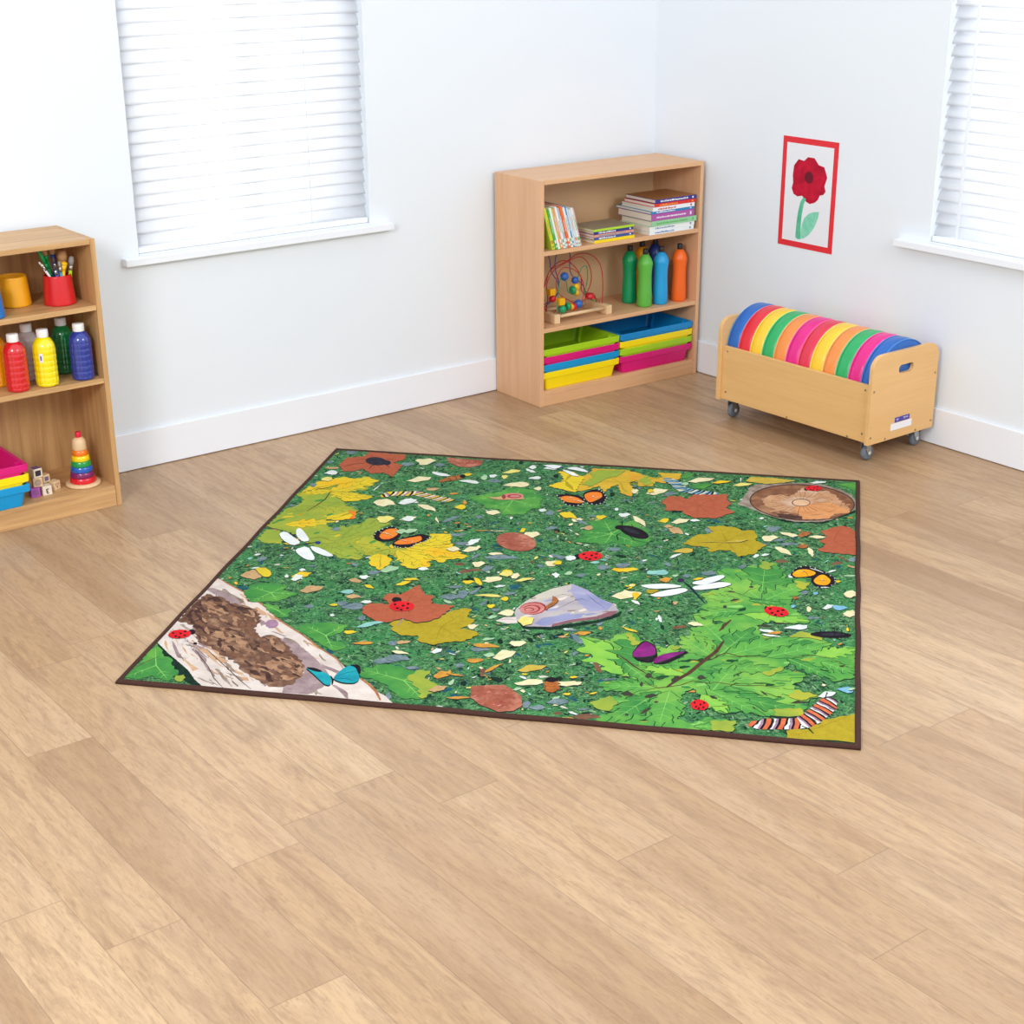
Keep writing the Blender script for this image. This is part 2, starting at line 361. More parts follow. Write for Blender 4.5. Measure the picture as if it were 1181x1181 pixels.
MOTIFS = """
moss_dark 0 -978,-783 -922,-831 -871,-878 -821,-925 -777,-980 -747,-1013 -775,-1015 -862,-951
leaf_green 3 -979,-1005 -973,-917 -979,-842 -974,-802 -950,-817 -923,-860 -897,-869 -880,-908 -842,-947 -850,-999 -891,-993 -907,-978 -933,-1006
branch 0 -978,-964 -966,-915 -936,-862 -934,-862 -963,-916 -977,-964
yellow_green 0 -841,-981 -843,-966 -832,-965 -824,-958 -811,-974 -813,-986 -814,-999 -824,-999
log_pale 1 -982,-774 -981,-635 -981,-489 -980,-305 -944,-328 -900,-366 -838,-411 -771,-471 -714,-526 -753,-490 -698,-555 -639,-606 -583,-652 -536,-698 -488,-738 -445,-778 -404,-826 -361,-873 -316,-910 -274,-954 -244,-974 -212,-1011 -334,-1013 -417,-1012 -581,-1013 -747,-1013 -781,-981 -825,-926 -867,-887 -918,-840 -958,-799
log_mauve 2 -682,-686 -633,-687 -575,-715 -509,-781 -461,-837 -421,-894 -422,-956 -448,-1005 -520,-1010 -528,-977 -501,-882 -523,-830
log_mauve 2 -992,-389 -968,-379 -921,-399 -853,-454 -828,-493 -884,-471 -940,-425
log_brown 4 -979,-630 -981,-489 -969,-425 -909,-442 -871,-479 -822,-487 -777,-505 -735,-583 -739,-636 -697,-689 -668,-668 -679,-670 -649,-680 -600,-730 -561,-781 -516,-838 -499,-900 -505,-946 -528,-977 -567,-984 -582,-969 -626,-942 -674,-906 -702,-865 -755,-828 -794,-797 -829,-774 -857,-760 -893,-706 -920,-650 -949,-634
log_tan 3 -612,-810 -574,-793 -527,-831 -504,-892 -519,-931 -558,-938 -597,-900 -624,-850
log_dark 3 -966,-595 -977,-500 -958,-451 -906,-464 -899,-529 -933,-513 -931,-567 -889,-612 -875,-682 -908,-668
log_dark 3 -846,-497 -803,-499 -766,-536 -760,-577 -798,-574 -835,-538
log_tan 3 -937,-492 -898,-484 -856,-542 -867,-587 -913,-553
log_tan 3 -857,-658 -810,-639 -743,-698 -697,-749 -715,-772 -794,-728
log_dark 0 -690,-686 -641,-717 -625,-775 -650,-799 -652,-797 -632,-774 -647,-721 -692,-689
mauve 0 -677,-593 -675,-606 -676,-617 -682,-624 -691,-626 -700,-622 -709,-613 -716,-600 -718,-587 -717,-576 -711,-569 -702,-567 -693,-571 -684,-581
log_dark 0 -855,-798 -816,-848 -775,-897 -732,-962 -688,-1011 -689,-1012 -734,-964 -777,-898 -818,-850 -856,-799
log_dark 0 -822,-792 -775,-840 -712,-903 -661,-957 -610,-1005 -611,-1006 -663,-959 -714,-905 -777,-842 -823,-793
log_mauve 0 -914,-740 -861,-779 -800,-845 -802,-847 -864,-782 -915,-742
black 0 -862,-764 -861,-768 -862,-771 -863,-772 -866,-773 -869,-772 -872,-770 -873,-767 -874,-763 -874,-761 -872,-759 -869,-758 -866,-759 -864,-761
bark_orange 0 -977,-303 -920,-344 -834,-409 -769,-469 -712,-524 -695,-553 -637,-604 -581,-650 -509,-721 -443,-776 -405,-821 -407,-823 -447,-780 -513,-725 -585,-654 -640,-609 -700,-557 -716,-528 -773,-474 -837,-413 -924,-349 -978,-305
bark_orange 0 -338,-885 -303,-913 -271,-952 -247,-1000 -251,-1002 -278,-957 -309,-920 -341,-889
log_pale 0 -367,-919 -334,-904 -288,-948 -254,-1011 -334,-1013
black 0 -971,-683 -952,-717 -943,-754 -944,-754 -953,-718 -972,-683
black 0 -951,-679 -936,-714 -922,-749 -923,-750 -938,-715 -952,-679
black 0 -933,-676 -922,-712 -902,-746 -903,-746 -923,-712 -934,-676
black 0 -897,-692 -895,-699 -895,-706 -898,-710 -902,-711 -908,-708 -913,-703 -917,-696 -919,-688 -918,-681 -916,-677 -911,-677 -906,-679 -901,-685
red 0 -907,-702 -904,-715 -908,-729 -918,-739 -931,-744 -945,-744 -958,-738 -967,-727 -969,-714 -966,-701 -956,-690 -943,-684 -928,-685 -915,-691
black 0 -954,-711 -953,-715 -955,-717 -959,-716 -962,-713 -963,-708 -960,-706 -957,-707
black 0 -938,-729 -938,-734 -940,-736 -944,-735 -946,-731 -947,-727 -945,-725 -941,-726
black 0 -931,-710 -930,-714 -933,-716 -936,-715 -939,-711 -940,-707 -937,-705 -934,-706
black 0 -923,-695 -923,-699 -925,-701 -929,-700 -932,-697 -932,-692 -930,-690 -926,-691
black 0 -914,-719 -914,-724 -916,-726 -920,-725 -922,-721 -923,-717 -921,-714 -917,-716
black 0 -925,-734 -925,-738 -927,-740 -931,-739 -934,-736 -934,-731 -932,-729 -928,-730
teal 0 -509,-851 -482,-851 -451,-868 -418,-893 -405,-944 -422,-943 -449,-913 -481,-878
black 0 -509,-851 -482,-849 -451,-866 -461,-874 -485,-868
teal 0 -413,-892 -404,-840 -388,-812 -364,-805 -337,-896 -346,-920 -379,-922 -406,-909
black 0 -394,-817 -363,-803 -335,-895 -356,-854 -371,-825
black 0 -412,-896 -382,-858 -357,-844 -356,-845 -381,-860 -412,-897
black 0 -411,-900 -374,-897 -346,-906 -346,-907 -374,-899 -411,-901
black 0 -421,-889 -407,-909 -401,-939 -404,-940 -413,-911 -424,-890
yellow_green 4 -982,151 -978,244 -974,325 -940,369 -939,430 -980,468 -968,550 -956,616 -902,659 -877,689 -827,673 -786,706 -740,673 -745,623 -750,566 -809,540 -712,511 -714,480 -759,448 -791,427 -767,386 -726,364 -708,280 -759,256 -801,256 -791,208 -749,174 -680,187 -663,289 -617,312 -603,243 -614,227 -588,190 -589,122 -515,43 -502,-7 -538,-52 -587,-23 -586,-74 -651,-73 -695,-30 -735,1 -752,24 -795,29 -835,89 -917,128
yellow_green 3 -972,36 -973,124 -926,126 -877,14 -937,9
leaf_yellow 3 -955,613 -902,659 -877,687 -827,673 -785,704 -740,673 -761,604 -838,598 -872,600 -905,561 -958,520 -977,477 -967,546
leaf_yellow 3 -835,480 -802,517 -712,511 -714,480 -759,448 -794,439
leaf_yellow 3 -805,284 -779,303 -725,362 -708,280 -759,256 -801,256
orange 2 -766,364 -726,364 -708,280 -726,270 -724,314
amber 0 -813,227 -812,241 -809,252 -801,250 -794,239 -791,225 -797,220 -804,223
leaf_yellow 3 -556,-43 -538,-1 -487,-42 -478,-91 -497,-144 -541,-103
leaf_yellow 4 -499,-13 -521,68 -470,104 -393,105 -328,120 -262,26 -251,3 -309,-21 -313,-47 -368,-20 -345,-90 -402,-113 -436,-95 -462,-37
leaf_yellow 3 -414,189 -346,202 -328,117 -385,107
yellow_green 4 -500,-6 -508,57 -464,79 -409,24 -431,-44 -465,-25
leaf_yellow olive:0.40 -872,528 -739,670
leaf_yellow olive:0.30 -867,513 -713,495
leaf_yellow olive:0.40 -874,535 -969,486
yellow_green olive:0.45 -873,396 -724,357
yellow_green olive:0.40 -874,366 -962,305
leaf_yellow olive:0.40 -920,183 -770,240
yellow_green olive:0.34 -798,69 -589,-49
yellow_green olive:0.30 -766,129 -593,245
yellow_green olive:0.34 -686,103 -578,305
yellow_green olive:0.40 -637,46 -521,-10
yellow_green olive:0.34 -641,125 -725,3
leaf_yellow olive:0.45 -438,57 -343,182
leaf_yellow olive:0.36 -457,54 -255,21
leaf_yellow olive:0.50 -479,23 -353,-79
branch 0 -895,318 -879,389 -869,443 -874,529 -804,526 -804,524 -870,526 -864,443 -874,388 -892,318
branch 0 -984,158 -950,138 -914,130 -914,127 -952,133 -985,156
branch 0 -800,76 -770,96 -734,79 -734,77 -770,92 -799,74
branch 0 -964,218 -942,245 -921,262 -920,261 -940,243 -963,217
branch 0 -553,-3 -530,22 -492,48 -491,46 -528,19 -552,-4
rust 3 -930,814 -926,903 -864,932 -857,987 -801,980 -712,978 -704,926 -737,876 -692,859 -694,723 -740,764 -779,740 -833,789 -853,760 -889,745
black 0 -830,858 -870,838 -905,801 -907,802 -873,841 -831,860
black 0 -846,890 -865,896 -879,884 -880,885 -866,900 -846,892
black 0 -797,847 -803,830 -805,794 -807,794 -807,831 -799,848
black 0 -780,904 -761,919 -735,913 -735,911 -760,916 -779,903
black 0 -771,853 -754,850 -733,826 -735,824 -756,847 -771,852
beetle 0 -758,878 -757,859 -766,843 -781,836 -801,837 -821,847 -837,864 -847,885 -848,905 -840,920 -824,928 -804,927 -784,916 -768,899
beetle 0 -743,875 -741,863 -742,854 -746,847 -752,846 -759,850 -765,859 -770,870 -772,882 -771,892 -767,898 -760,899 -754,895 -747,886
leg_line 0 -847,874 -802,882 -757,876 -757,875 -802,880 -846,873
black 0 -923,-73 -873,-43 -830,-6 -828,-7 -870,-46 -922,-74
wing_white 0 -920,100 -904,123 -865,83 -816,32 -837,1 -888,45
wing_white 0 -872,136 -869,165 -839,129 -794,56 -814,39 -852,85
wing_white 0 -819,-28 -789,11 -735,-76 -727,-107 -755,-106 -799,-63
wing_white 0 -782,12 -740,0 -671,-58 -697,-69 -753,-35
black 0 -831,-2 -798,33 -757,52 -755,48 -792,25 -828,-6
blue 0 -753,44 -752,38 -753,32 -756,29 -760,28 -765,30 -769,34 -772,40 -773,46 -772,52 -769,55 -765,56 -760,54 -756,50
leaf_yellow 0 -684,517 -678,510 -674,502 -665,506 -672,518 -681,529
black 0 -681,528 -673,518 -666,506 -658,510 -667,526 -678,539
cream 0 -678,538 -667,525 -658,509 -650,513 -661,533 -675,550
mauve 0 -676,549 -662,532 -651,513 -644,520 -656,540 -671,558
leaf_yellow 0 -671,557 -657,540 -645,519 -652,520 -648,544 -649,567
black 0 -650,566 -649,544 -653,520 -643,522 -640,546 -641,569
cream 0 -642,569 -641,546 -644,522 -635,525 -631,549 -632,571
mauve 0 -633,571 -632,548 -636,525 -626,527 -623,551 -624,574
leaf_yellow 0 -625,574 -624,551 -627,527 -620,529 -614,553 -613,575
black 0 -614,575 -615,552 -621,529 -611,531 -606,554 -604,577
cream 0 -605,577 -607,554 -612,531 -603,532 -597,556 -596,579
mauve 0 -597,578 -598,556 -604,532 -594,534 -588,558 -587,580
leaf_yellow 0 -588,580 -589,557 -595,534 -582,536 -580,561 -583,583
black 0 -584,583 -581,560 -583,536 -574,539 -572,564 -574,586
cream 0 -575,586 -573,563 -575,539 -565,542 -564,567 -566,589
mauve 0 -567,589 -565,566 -566,542 -574,549 -556,564 -541,582
leaf_yellow 0 -542,582 -557,565 -575,549 -566,545 -548,561 -533,578
black 0 -534,579 -549,561 -567,545 -558,541 -540,557 -525,574
cream 0 -526,575 -541,557 -559,542 -550,537 -532,553 -517,571
mauve 0 -518,571 -533,554 -551,538 -542,534 -524,549 -509,567
leaf_yellow 0 -510,567 -525,550 -543,534 -534,530 -516,546 -502,563
black 0 -503,564 -517,546 -535,530 -525,526 -508,542 -494,560
cream 0 -495,561 -509,543 -526,526 -517,522 -500,539 -486,557
mauve 0 -487,557 -501,539 -518,523 -509,519 -492,535 -478,554
leaf_yellow 0 -479,554 -493,536 -510,519 -501,516 -484,532 -470,550
black 0 -471,551 -484,532 -502,516 -493,512 -475,529 -462,547
cream 0 -463,547 -476,529 -494,513 -485,509 -467,525 -454,543
mauve 0 -455,544 -468,526 -486,509 -474,504 -459,523 -448,543
leaf_yellow 0 -449,543 -460,523 -475,504 -465,501 -450,520 -440,540
black 0 -441,541 -451,521 -466,502 -457,499 -442,518 -431,538
cream 0 -432,539 -443,519 -458,500 -447,499 -434,516 -424,534
mauve 0 -425,535 -435,517 -448,499 -436,500 -425,514 -418,529
leaf_yellow 0 -418,530 -426,515 -438,500 -426,502 -417,512 -411,523
black 0 -412,524 -418,513 -427,502 -416,503 -410,510 -406,519
black 0 -597,120 -604,173 -587,204 -560,237 -519,203 -504,138 -525,96 -563,86
orange 0 -582,143 -572,207 -536,217 -518,176 -532,119 -562,110
cream 0 -586,175 -560,169 -529,147 -530,146 -561,166 -586,173
black 0 -520,81 -508,130 -466,165 -446,187 -404,163 -410,126 -438,94 -448,58 -485,46 -507,55
orange 0 -515,82 -501,122 -458,153 -441,167 -426,128 -452,90 -493,76
cream 0 -506,124 -483,116 -454,118 -454,117 -484,113 -506,123
white 0 -957,711 -951,733 -940,752 -923,749 -910,732 -908,711 -923,702 -937,707
white 0 -599,474 -588,500 -567,513 -543,496 -527,471 -551,464 -562,449 -583,457
white 0 -541,-209 -541,-199 -532,-197 -524,-192 -511,-201 -515,-213 -519,-226 -530,-226
white 0 -750,-256 -748,-238 -738,-230 -724,-243 -714,-260 -725,-264 -729,-275 -740,-268
white 0 -935,-100 -933,-93 -930,-84 -922,-85 -916,-85 -917,-94 -921,-98 -926,-103
white 0 -750,-190 -747,-181 -741,-177 -732,-183 -726,-192 -734,-194 -737,-200 -744,-197
tan 0 -976,768 -965,779 -948,788 -929,790 -919,784 -922,774 -938,766 -958,766
tan 0 -918,-270 -912,-240 -896,-216 -871,-218 -853,-241 -849,-270 -864,-292 -891,-284
yellow_pale 0 -948,644 -944,663 -935,679 -920,677 -909,662 -907,643 -916,629 -932,635
yellow_pale 0 -633,293 -633,314 -614,317 -598,328 -572,309 -582,286 -589,261 -612,259
yellow_pale 0 -844,-366 -843,-359 -839,-353 -833,-354 -828,-359 -827,-366 -831,-372 -838,-370
cream 0 -688,443 -677,476 -651,491 -622,470 -603,438 -630,430 -643,410 -668,421
cream 0 -552,295 -545,317 -538,340 -518,338 -501,339 -506,311 -518,301 -530,288
leaf_yellow 0 -891,-208 -879,-196 -860,-194 -837,-215 -824,-242 -826,-262 -844,-263 -869,-238
leaf_yellow 0 -756,-250 -750,-228 -743,-204 -720,-205 -702,-205 -706,-233 -718,-244 -732,-258
leaf_yellow 0 -1068,153 -1066,161 -1062,169 -1055,168 -1050,161 -1048,152 -1052,145 -1060,148
pale_green 0 -493,-152 -487,-129 -480,-105 -459,-107 -442,-106 -446,-136 -458,-146 -471,-160
pale_green 0 -535,189 -528,208 -514,217 -497,204 -485,186 -502,181 -509,170 -524,176
grey_blue 0 -910,-141 -910,-123 -909,-104 -897,-107 -887,-107 -885,-130 -891,-138 -896,-149
grey_blue 0 -969,585 -971,598 -963,599 -957,605 -945,593 -947,579 -948,563 -957,563
grey_blue 0 -759,168 -755,180 -747,191 -736,190 -728,180 -727,168 -735,158 -748,162
grey_blue 0 -975,359 -974,370 -970,379 -963,377 -957,368 -955,357 -959,349 -967,352
grey_blue 0 -952,964 -950,977 -934,980 -920,987 -899,977 -908,962 -917,946 -936,944
grey_blue 0 -702,870 -700,884 -685,886 -670,894 -650,882 -659,866 -667,848 -686,847
white 0 -723,564 -720,605 -713,654 -710,654 -715,604 -721,564
pale_green 0 -650,372 -623,356 -582,356 -582,354 -624,352 -651,370
leaf_green 3 -853,-409 -858,-346 -831,-312 -782,-314 -742,-321 -749,-355 -693,-373 -713,-405 -734,-437 -777,-450 -812,-457
leaf_green 3 -771,-466 -724,-468 -710,-493 -674,-491 -665,-543 -695,-549 -737,-509
leaf_green 3 -614,-612 -601,-584 -546,-558 -478,-560 -474,-601 -492,-630 -512,-664 -453,-682 -435,-713 -462,-738 -501,-711 -545,-670 -586,-642
leaf_green 4 -340,-878 -347,-834 -316,-809 -292,-791 -248,-796 -209,-817 -161,-807 -166,-854 -135,-875 -106,-896 -111,-923 -140,-954 -143,-972 -198,-979 -232,-946 -263,-908 -308,-881
yellow_green 4 -201,-815 -161,-807 -166,-854 -106,-896 -143,-972 -176,-909 -213,-863
mustard 3 -354,-521 -327,-484 -280,-510 -244,-477 -200,-415 -172,-383 -142,-382 -139,-446 -117,-453 -120,-490 -143,-525 -107,-529 -82,-549 -111,-605 -164,-620 -192,-645 -240,-630 -254,-592 -300,-601 -332,-577
rust 3 -468,-441 -457,-401 -394,-394 -425,-350 -420,-320 -378,-318 -343,-237 -307,-305 -277,-310 -271,-368 -198,-366 -219,-451 -241,-487 -277,-509 -328,-484 -367,-523 -400,-519 -453,-476
mauve 0 -325,-484 -324,-510 -329,-543 -331,-542 -328,-510 -327,-484
black 0 -387,-362 -370,-406 -365,-451 -365,-451 -371,-406 -388,-362
black 0 -365,-358 -352,-402 -340,-447 -341,-447 -354,-403 -365,-358
black 0 -344,-354 -336,-399 -318,-442 -319,-443 -337,-400 -345,-354
black 0 -365,-359 -364,-368 -366,-377 -371,-382 -378,-383 -385,-380 -391,-373 -395,-364 -396,-355 -394,-346 -389,-341 -383,-340 -375,-343 -369,-349
red 0 -316,-396 -315,-412 -322,-426 -335,-435 -352,-439 -368,-435 -382,-424 -390,-410 -390,-394 -384,-379 -371,-369 -354,-366 -337,-370 -323,-381
black 0 -372,-393 -372,-399 -375,-401 -379,-400 -381,-395 -381,-390 -379,-387 -375,-388
black 0 -357,-418 -357,-424 -360,-426 -364,-425 -367,-420 -367,-415 -364,-412 -360,-414
black 0 -345,-398 -345,-403 -348,-406 -352,-404 -355,-399 -355,-394 -352,-391 -348,-393
black 0 -334,-382 -334,-388 -337,-390 -341,-389 -343,-384 -343,-379 -340,-376 -336,-377
black 0 -327,-413 -328,-418 -330,-421 -334,-419 -337,-415 -337,-409 -334,-407 -330,-408
black 0 -343,-427 -343,-432 -346,-435 -350,-433 -353,-429 -353,-423 -350,-421 -346,-422
tan 0 -694,-354 -686,-330 -678,-304 -652,-306 -631,-305 -636,-336 -651,-347 -666,-362
tan 0 -542,-365 -534,-350 -519,-343 -502,-351 -492,-364 -509,-369 -517,-378 -532,-373
tan 0 -308,-656 -300,-645 -292,-633 -276,-633 -263,-632 -269,-646 -279,-651 -291,-659
tan 0 -572,-236 -563,-228 -554,-219 -537,-232 -524,-241 -531,-254 -542,-253 -554,-253
leaf_yellow 0 -412,-254 -411,-238 -396,-217 -384,-193 -364,-182 -372,-209 -381,-233 -394,-251
leaf_yellow 0 -511,-266 -503,-262 -490,-266 -478,-280 -472,-293 -486,-287 -493,-287 -504,-277
leaf_yellow 0 -571,-436 -567,-428 -561,-422 -552,-422 -547,-427 -547,-434 -553,-440 -562,-439
leaf_yellow 0 -471,-611 -470,-601 -459,-599 -448,-594 -434,-602 -440,-612 -448,-620 -458,-622
white 0 -750,-270 -750,-249 -749,-226 -735,-229 -724,-230 -722,-257 -728,-267 -735,-279
white 0 -545,-209 -544,-197 -533,-196 -524,-190 -514,-202 -518,-212 -521,-223 -531,-223
white 0 -485,-398 -480,-388 -471,-380 -459,-380 -452,-387 -453,-395 -462,-403 -474,-401
white 0 -527,-443 -525,-436 -522,-428 -515,-428 -510,-428 -509,-438 -514,-443 -520,-449
white 0 -547,-506 -547,-499 -544,-494 -540,-495 -533,-501 -533,-508 -537,-514 -543,-512
white 0 -778,-250 -779,-240 -778,-233 -773,-234 -765,-244 -765,-253 -767,-259 -772,-257
grey_blue 0 -531,-168 -530,-158 -516,-155 -505,-149 -488,-158 -495,-170 -502,-184 -518,-185
grey_blue 0 -531,-443 -521,-423 -503,-405 -480,-405 -466,-420 -467,-440 -484,-456 -508,-452
grey_blue 0 -336,-779 -326,-762 -307,-753 -287,-762 -275,-777 -296,-783 -306,-793 -324,-789
grey_blue 0 -305,-753 -294,-732 -272,-721 -248,-733 -234,-753 -258,-759 -270,-772 -291,-766
grey_blue 0 -552,-415 -552,-404 -542,-402 -533,-396 -519,-407 -524,-419 -528,-433 -540,-434
grey_blue 0 -460,-514 -458,-501 -452,-490 -444,-491 -437,-502 -435,-515 -440,-525 -450,-521
grey_blue 0 -646,-462 -641,-452 -633,-443 -621,-443 -614,-450 -614,-460 -622,-468 -634,-466
grey_blue 0 -325,-662 -322,-649 -316,-639 -306,-640 -299,-650 -298,-663 -305,-672 -315,-668
grey_blue 0 -240,-807 -231,-798 -218,-790 -202,-789 -194,-794 -197,-801 -210,-809 -226,-808
teal_pale 0 -446,-572 -433,-549 -410,-527 -388,-520 -375,-524 -399,-544 -412,-562 -432,-571
teal_pale 0 -569,-336 -563,-323 -552,-311 -537,-311 -528,-321 -528,-334 -539,-345 -555,-342
amber 0 -425,-679 -413,-670 -395,-661 -376,-659 -366,-664 -369,-672 -386,-680 -406,-681
cream 0 -300,-708 -288,-701 -271,-701 -255,-709 -246,-719 -265,-718 -275,-721 -290,-715
nut 2 -549,973 -403,965 -400,913 -437,877 -483,880 -524,916
leaf_green 3 -365,561 -311,610 -262,635 -248,685 -203,693 -157,678 -132,635 -97,619 -110,570 -92,506 -125,485 -141,431 -215,409 -232,465 -279,463 -309,503
tan 0 -297,573 -253,593 -173,597 -167,578 -256,555
shell 0 -176,610 -177,597 -185,584 -198,576 -214,573 -230,576 -242,584 -248,596 -248,610 -240,622 -226,631 -210,634 -194,631 -182,622
red_dark 0 -183,606 -184,597 -190,589 -199,583 -211,581 -222,583 -231,588 -235,596 -234,605 -228,613 -219,619 -207,621 -196,619 -187,614
shell 0 -189,605 -189,599 -194,594 -200,590 -208,589 -215,590 -221,593 -224,598 -223,603 -219,609 -213,612 -205,614 -197,613 -192,609
red_dark 0 -237,589 -235,579 -236,570 -238,565 -241,565 -245,569 -248,577 -251,587 -253,597 -252,606 -250,611 -247,612 -243,608 -240,600
brown_orange 0 -515,707 -489,761 -446,794 -428,764 -458,726 -500,694
black 0 -492,753 -477,739 -466,716 -467,716 -479,738 -493,752
black 0 -474,773 -459,759 -450,731 -451,730 -461,758 -475,772
black 0 -428,778 -427,769 -429,762 -432,757 -437,757 -442,759 -447,765 -450,774 -451,782 -449,789 -446,794 -441,795 -436,792 -431,786
cream 0 -656,912 -654,937 -630,940 -609,953 -578,932 -591,905 -603,876 -631,873
cream 0 -633,689 -611,720 -600,744 -574,744 -553,745 -552,714 -573,699 -597,679
cream 0 -274,705 -253,737 -221,754 -194,753 -179,737 -182,715 -205,697 -233,701
cream 0 -155,689 -151,704 -143,715 -134,714 -128,702 -127,688 -134,677 -145,682
cream 0 -276,426 -261,443 -246,452 -231,441 -221,424 -233,417 -244,402 -263,410
cream 0 -529,457 -510,460 -481,448 -455,421 -442,396 -472,412 -489,414 -513,435
cream 0 -436,351 -432,347 -423,326 -414,307 -406,283 -415,297 -423,310 -434,334
cream 0 -103,244 -100,265 -82,268 -65,279 -50,255 -58,238 -66,219 -82,218
cream 0 -330,70 -317,86 -304,93 -290,83 -281,69 -292,62 -301,49 -318,56
cream 0 -275,62 -267,82 -258,103 -237,102 -220,103 -227,78 -239,68 -254,55
cream 0 -218,-37 -217,-23 -204,-21 -193,-13 -176,-26 -183,-42 -190,-60 -205,-61
cream 0 -151,-146 -148,-134 -132,-131 -118,-124 -99,-134 -109,-149 -118,-165 -137,-167
cream 0 -83,-111 -82,-94 -69,-92 -58,-84 -47,-103 -52,-116 -56,-131 -68,-132
cream 0 10,12 13,27 29,30 44,38 63,25 53,9 43,-10 24,-12
cream 0 -47,-143 -38,-132 -29,-119 -11,-119 4,-117 -4,-132 -16,-138 -29,-146
cream 0 -187,54 -176,66 -159,72 -143,67 -135,58 -153,53 -163,46 -177,48
white 0 -564,800 -558,809 -534,799 -512,795 -485,772 -502,766 -520,765 -541,774
white 0 -443,727 -426,736 -401,741 -375,732 -362,718 -367,706 -393,708 -413,716
white 0 -225,900 -221,904 -207,893 -193,886 -178,866 -189,866 -199,865 -216,879
white 0 -196,798 -187,813 -174,826 -159,826 -150,815 -152,800 -167,793 -179,796
white 0 -600,454 -592,479 -584,506 -561,504 -543,504 -548,472 -561,460 -575,445
white 0 -549,304 -542,323 -531,339 -515,337 -505,323 -504,304 -515,290 -532,295
white 0 -278,113 -273,138 -268,165 -251,172 -236,179 -239,149 -249,134 -259,115
white 0 -98,480 -90,492 -82,497 -73,489 -68,478 -75,473 -81,464 -91,469
white 0 49,-70 56,-64 67,-68 75,-81 79,-95 69,-89 62,-91 54,-81
white 0 -216,916 -213,933 -207,947 -197,945 -191,930 -190,913 -196,900 -206,906
white 0 -344,800 -343,812 -334,813 -326,819 -314,808 -319,795 -323,781 -335,781
white 0 -379,-110 -373,-99 -361,-94 -350,-100 -343,-110 -352,-115 -360,-123 -374,-119
yellow_pale 0 -305,843 -286,865 -277,883 -257,883 -241,884 -242,862 -259,851 -278,837
yellow_pale 0 -297,797 -297,813 -289,814 -283,821 -272,805 -275,788 -279,776 -286,776
leaf_yellow 0 -15,450 -14,474 0,475 12,486 30,463 23,438 14,419 2,419
leaf_yellow 0 -122,266 -121,287 -119,300 -112,300 -106,293 -108,281 -108,265 -115,261
leaf_yellow 0 -116,-103 -110,-81 -99,-63 -85,-66 -75,-83 -75,-105 -85,-121 -101,-114
leaf_yellow 0 -392,451 -387,470 -377,486 -364,483 -355,468 -354,449 -363,435 -378,441
leaf_yellow 0 -439,798 -438,808 -429,810 -421,815 -408,806 -414,795 -419,783 -430,782
leaf_yellow 0 -402,-203 -392,-192 -376,-186 -361,-191 -352,-199 -369,-203 -379,-210 -393,-208
grey_blue 0 -314,121 -311,132 -295,135 -279,142 -267,130 -275,121 -283,110 -297,108
grey_blue 0 -192,22 -168,43 -130,56 -96,48 -78,33 -118,23 -140,10 -172,12
grey_blue 0 -178,-84 -174,-64 -169,-43 -155,-46 -143,-46 -146,-72 -154,-80 -163,-92
grey_blue 0 -70,447 -66,468 -58,485 -47,482 -39,465 -38,444 -48,436 -57,441
grey_blue 0 -404,300 -395,328 -379,359 -361,373 -351,373 -369,343 -378,321 -393,304
grey_blue 0 -693,856 -687,868 -680,881 -665,881 -652,882 -652,866 -665,858 -679,847
grey_blue 0 -572,883 -566,902 -554,910 -539,898 -530,879 -543,875 -550,864 -562,871
grey_blue 0 -347,196 -344,204 -327,207 -311,213 -292,208 -304,199 -315,189 -335,186
grey_blue 0 -44,304 -37,319 -29,335 -14,334 -1,335 -7,316 -17,308 -28,299
grey_blue 0 -336,743 -327,761 -311,770 -294,758 -283,741 -301,736 -310,725 -326,731
grey_blue 0 -299,374 -297,389 -289,395 -280,384 -273,369 -282,366 -285,357 -293,363
grey_blue 0 -233,-14 -230,6 -223,31 -214,51 -209,56 -208,44 -215,20 -224,1
amber 0 -445,578 -440,588 -434,599 -421,598 -411,599 -416,587 -424,582 -432,576
amber 0 -375,500 -376,516 -374,526 -368,524 -361,507 -360,494 -363,485 -369,489
brown 0 -250,-117 -238,-101 -232,-87 -218,-88 -207,-87 -206,-104 -218,-112 -231,-123
brown 0 -217,-88 -214,-81 -201,-78 -189,-74 -173,-79 -182,-87 -191,-97 -207,-99
brown 0 -276,-56 -270,-45 -260,-36 -248,-36 -241,-44 -242,-53 -252,-62 -264,-60
tan 0 -538,617 -535,627 -520,629 -506,635 -488,628 -498,617 -507,605 -525,602
pale_green 0 -510,186 -504,204 -497,224 -479,223 -465,223 -469,199 -479,191 -491,179
pale_green 0 68,67 69,82 77,83 84,90 95,75 91,60 87,42 77,42
pale_green 0 88,-69 90,-57 94,-45 101,-39 105,-42 106,-51 102,-63 95,-67
pale_green 0 -370,768 -369,790 -364,808 -354,804 -347,785 -344,762 -349,746 -359,754
amber 0 -273,251 -239,259 -213,258 -213,255 -238,253 -272,248
cream 0 -218,257 -184,263 -175,267 -174,264 -183,257 -218,254
nut 0 -45,161 -45,140 -50,121 -61,106 -76,97 -94,94 -114,98 -134,107 -152,122 -168,141 -180,163 -186,186 -187,208 -182,228 -171,243 -156,252 -137,255 -117,252 -96,242 -78,226 -62,206 -51,184
moss_dark 0 7,-440 116,-462 246,-389 297,-326 305,-351 248,-409 121,-485 39,-491
stone 1 -9,-389 -10,-357 6,-299 35,-238 71,-185 126,-140 178,-176 228,-235 273,-265 295,-312 280,-350 245,-381 172,-418 116,-462 40,-473 12,-444
stone_blue 2 126,-142 178,-176 228,-235 271,-269 260,-316 210,-337 163,-269 129,-197
stone_blue 2 62,-450 80,-404 136,-372 199,-350 191,-383 128,-427 90,-460
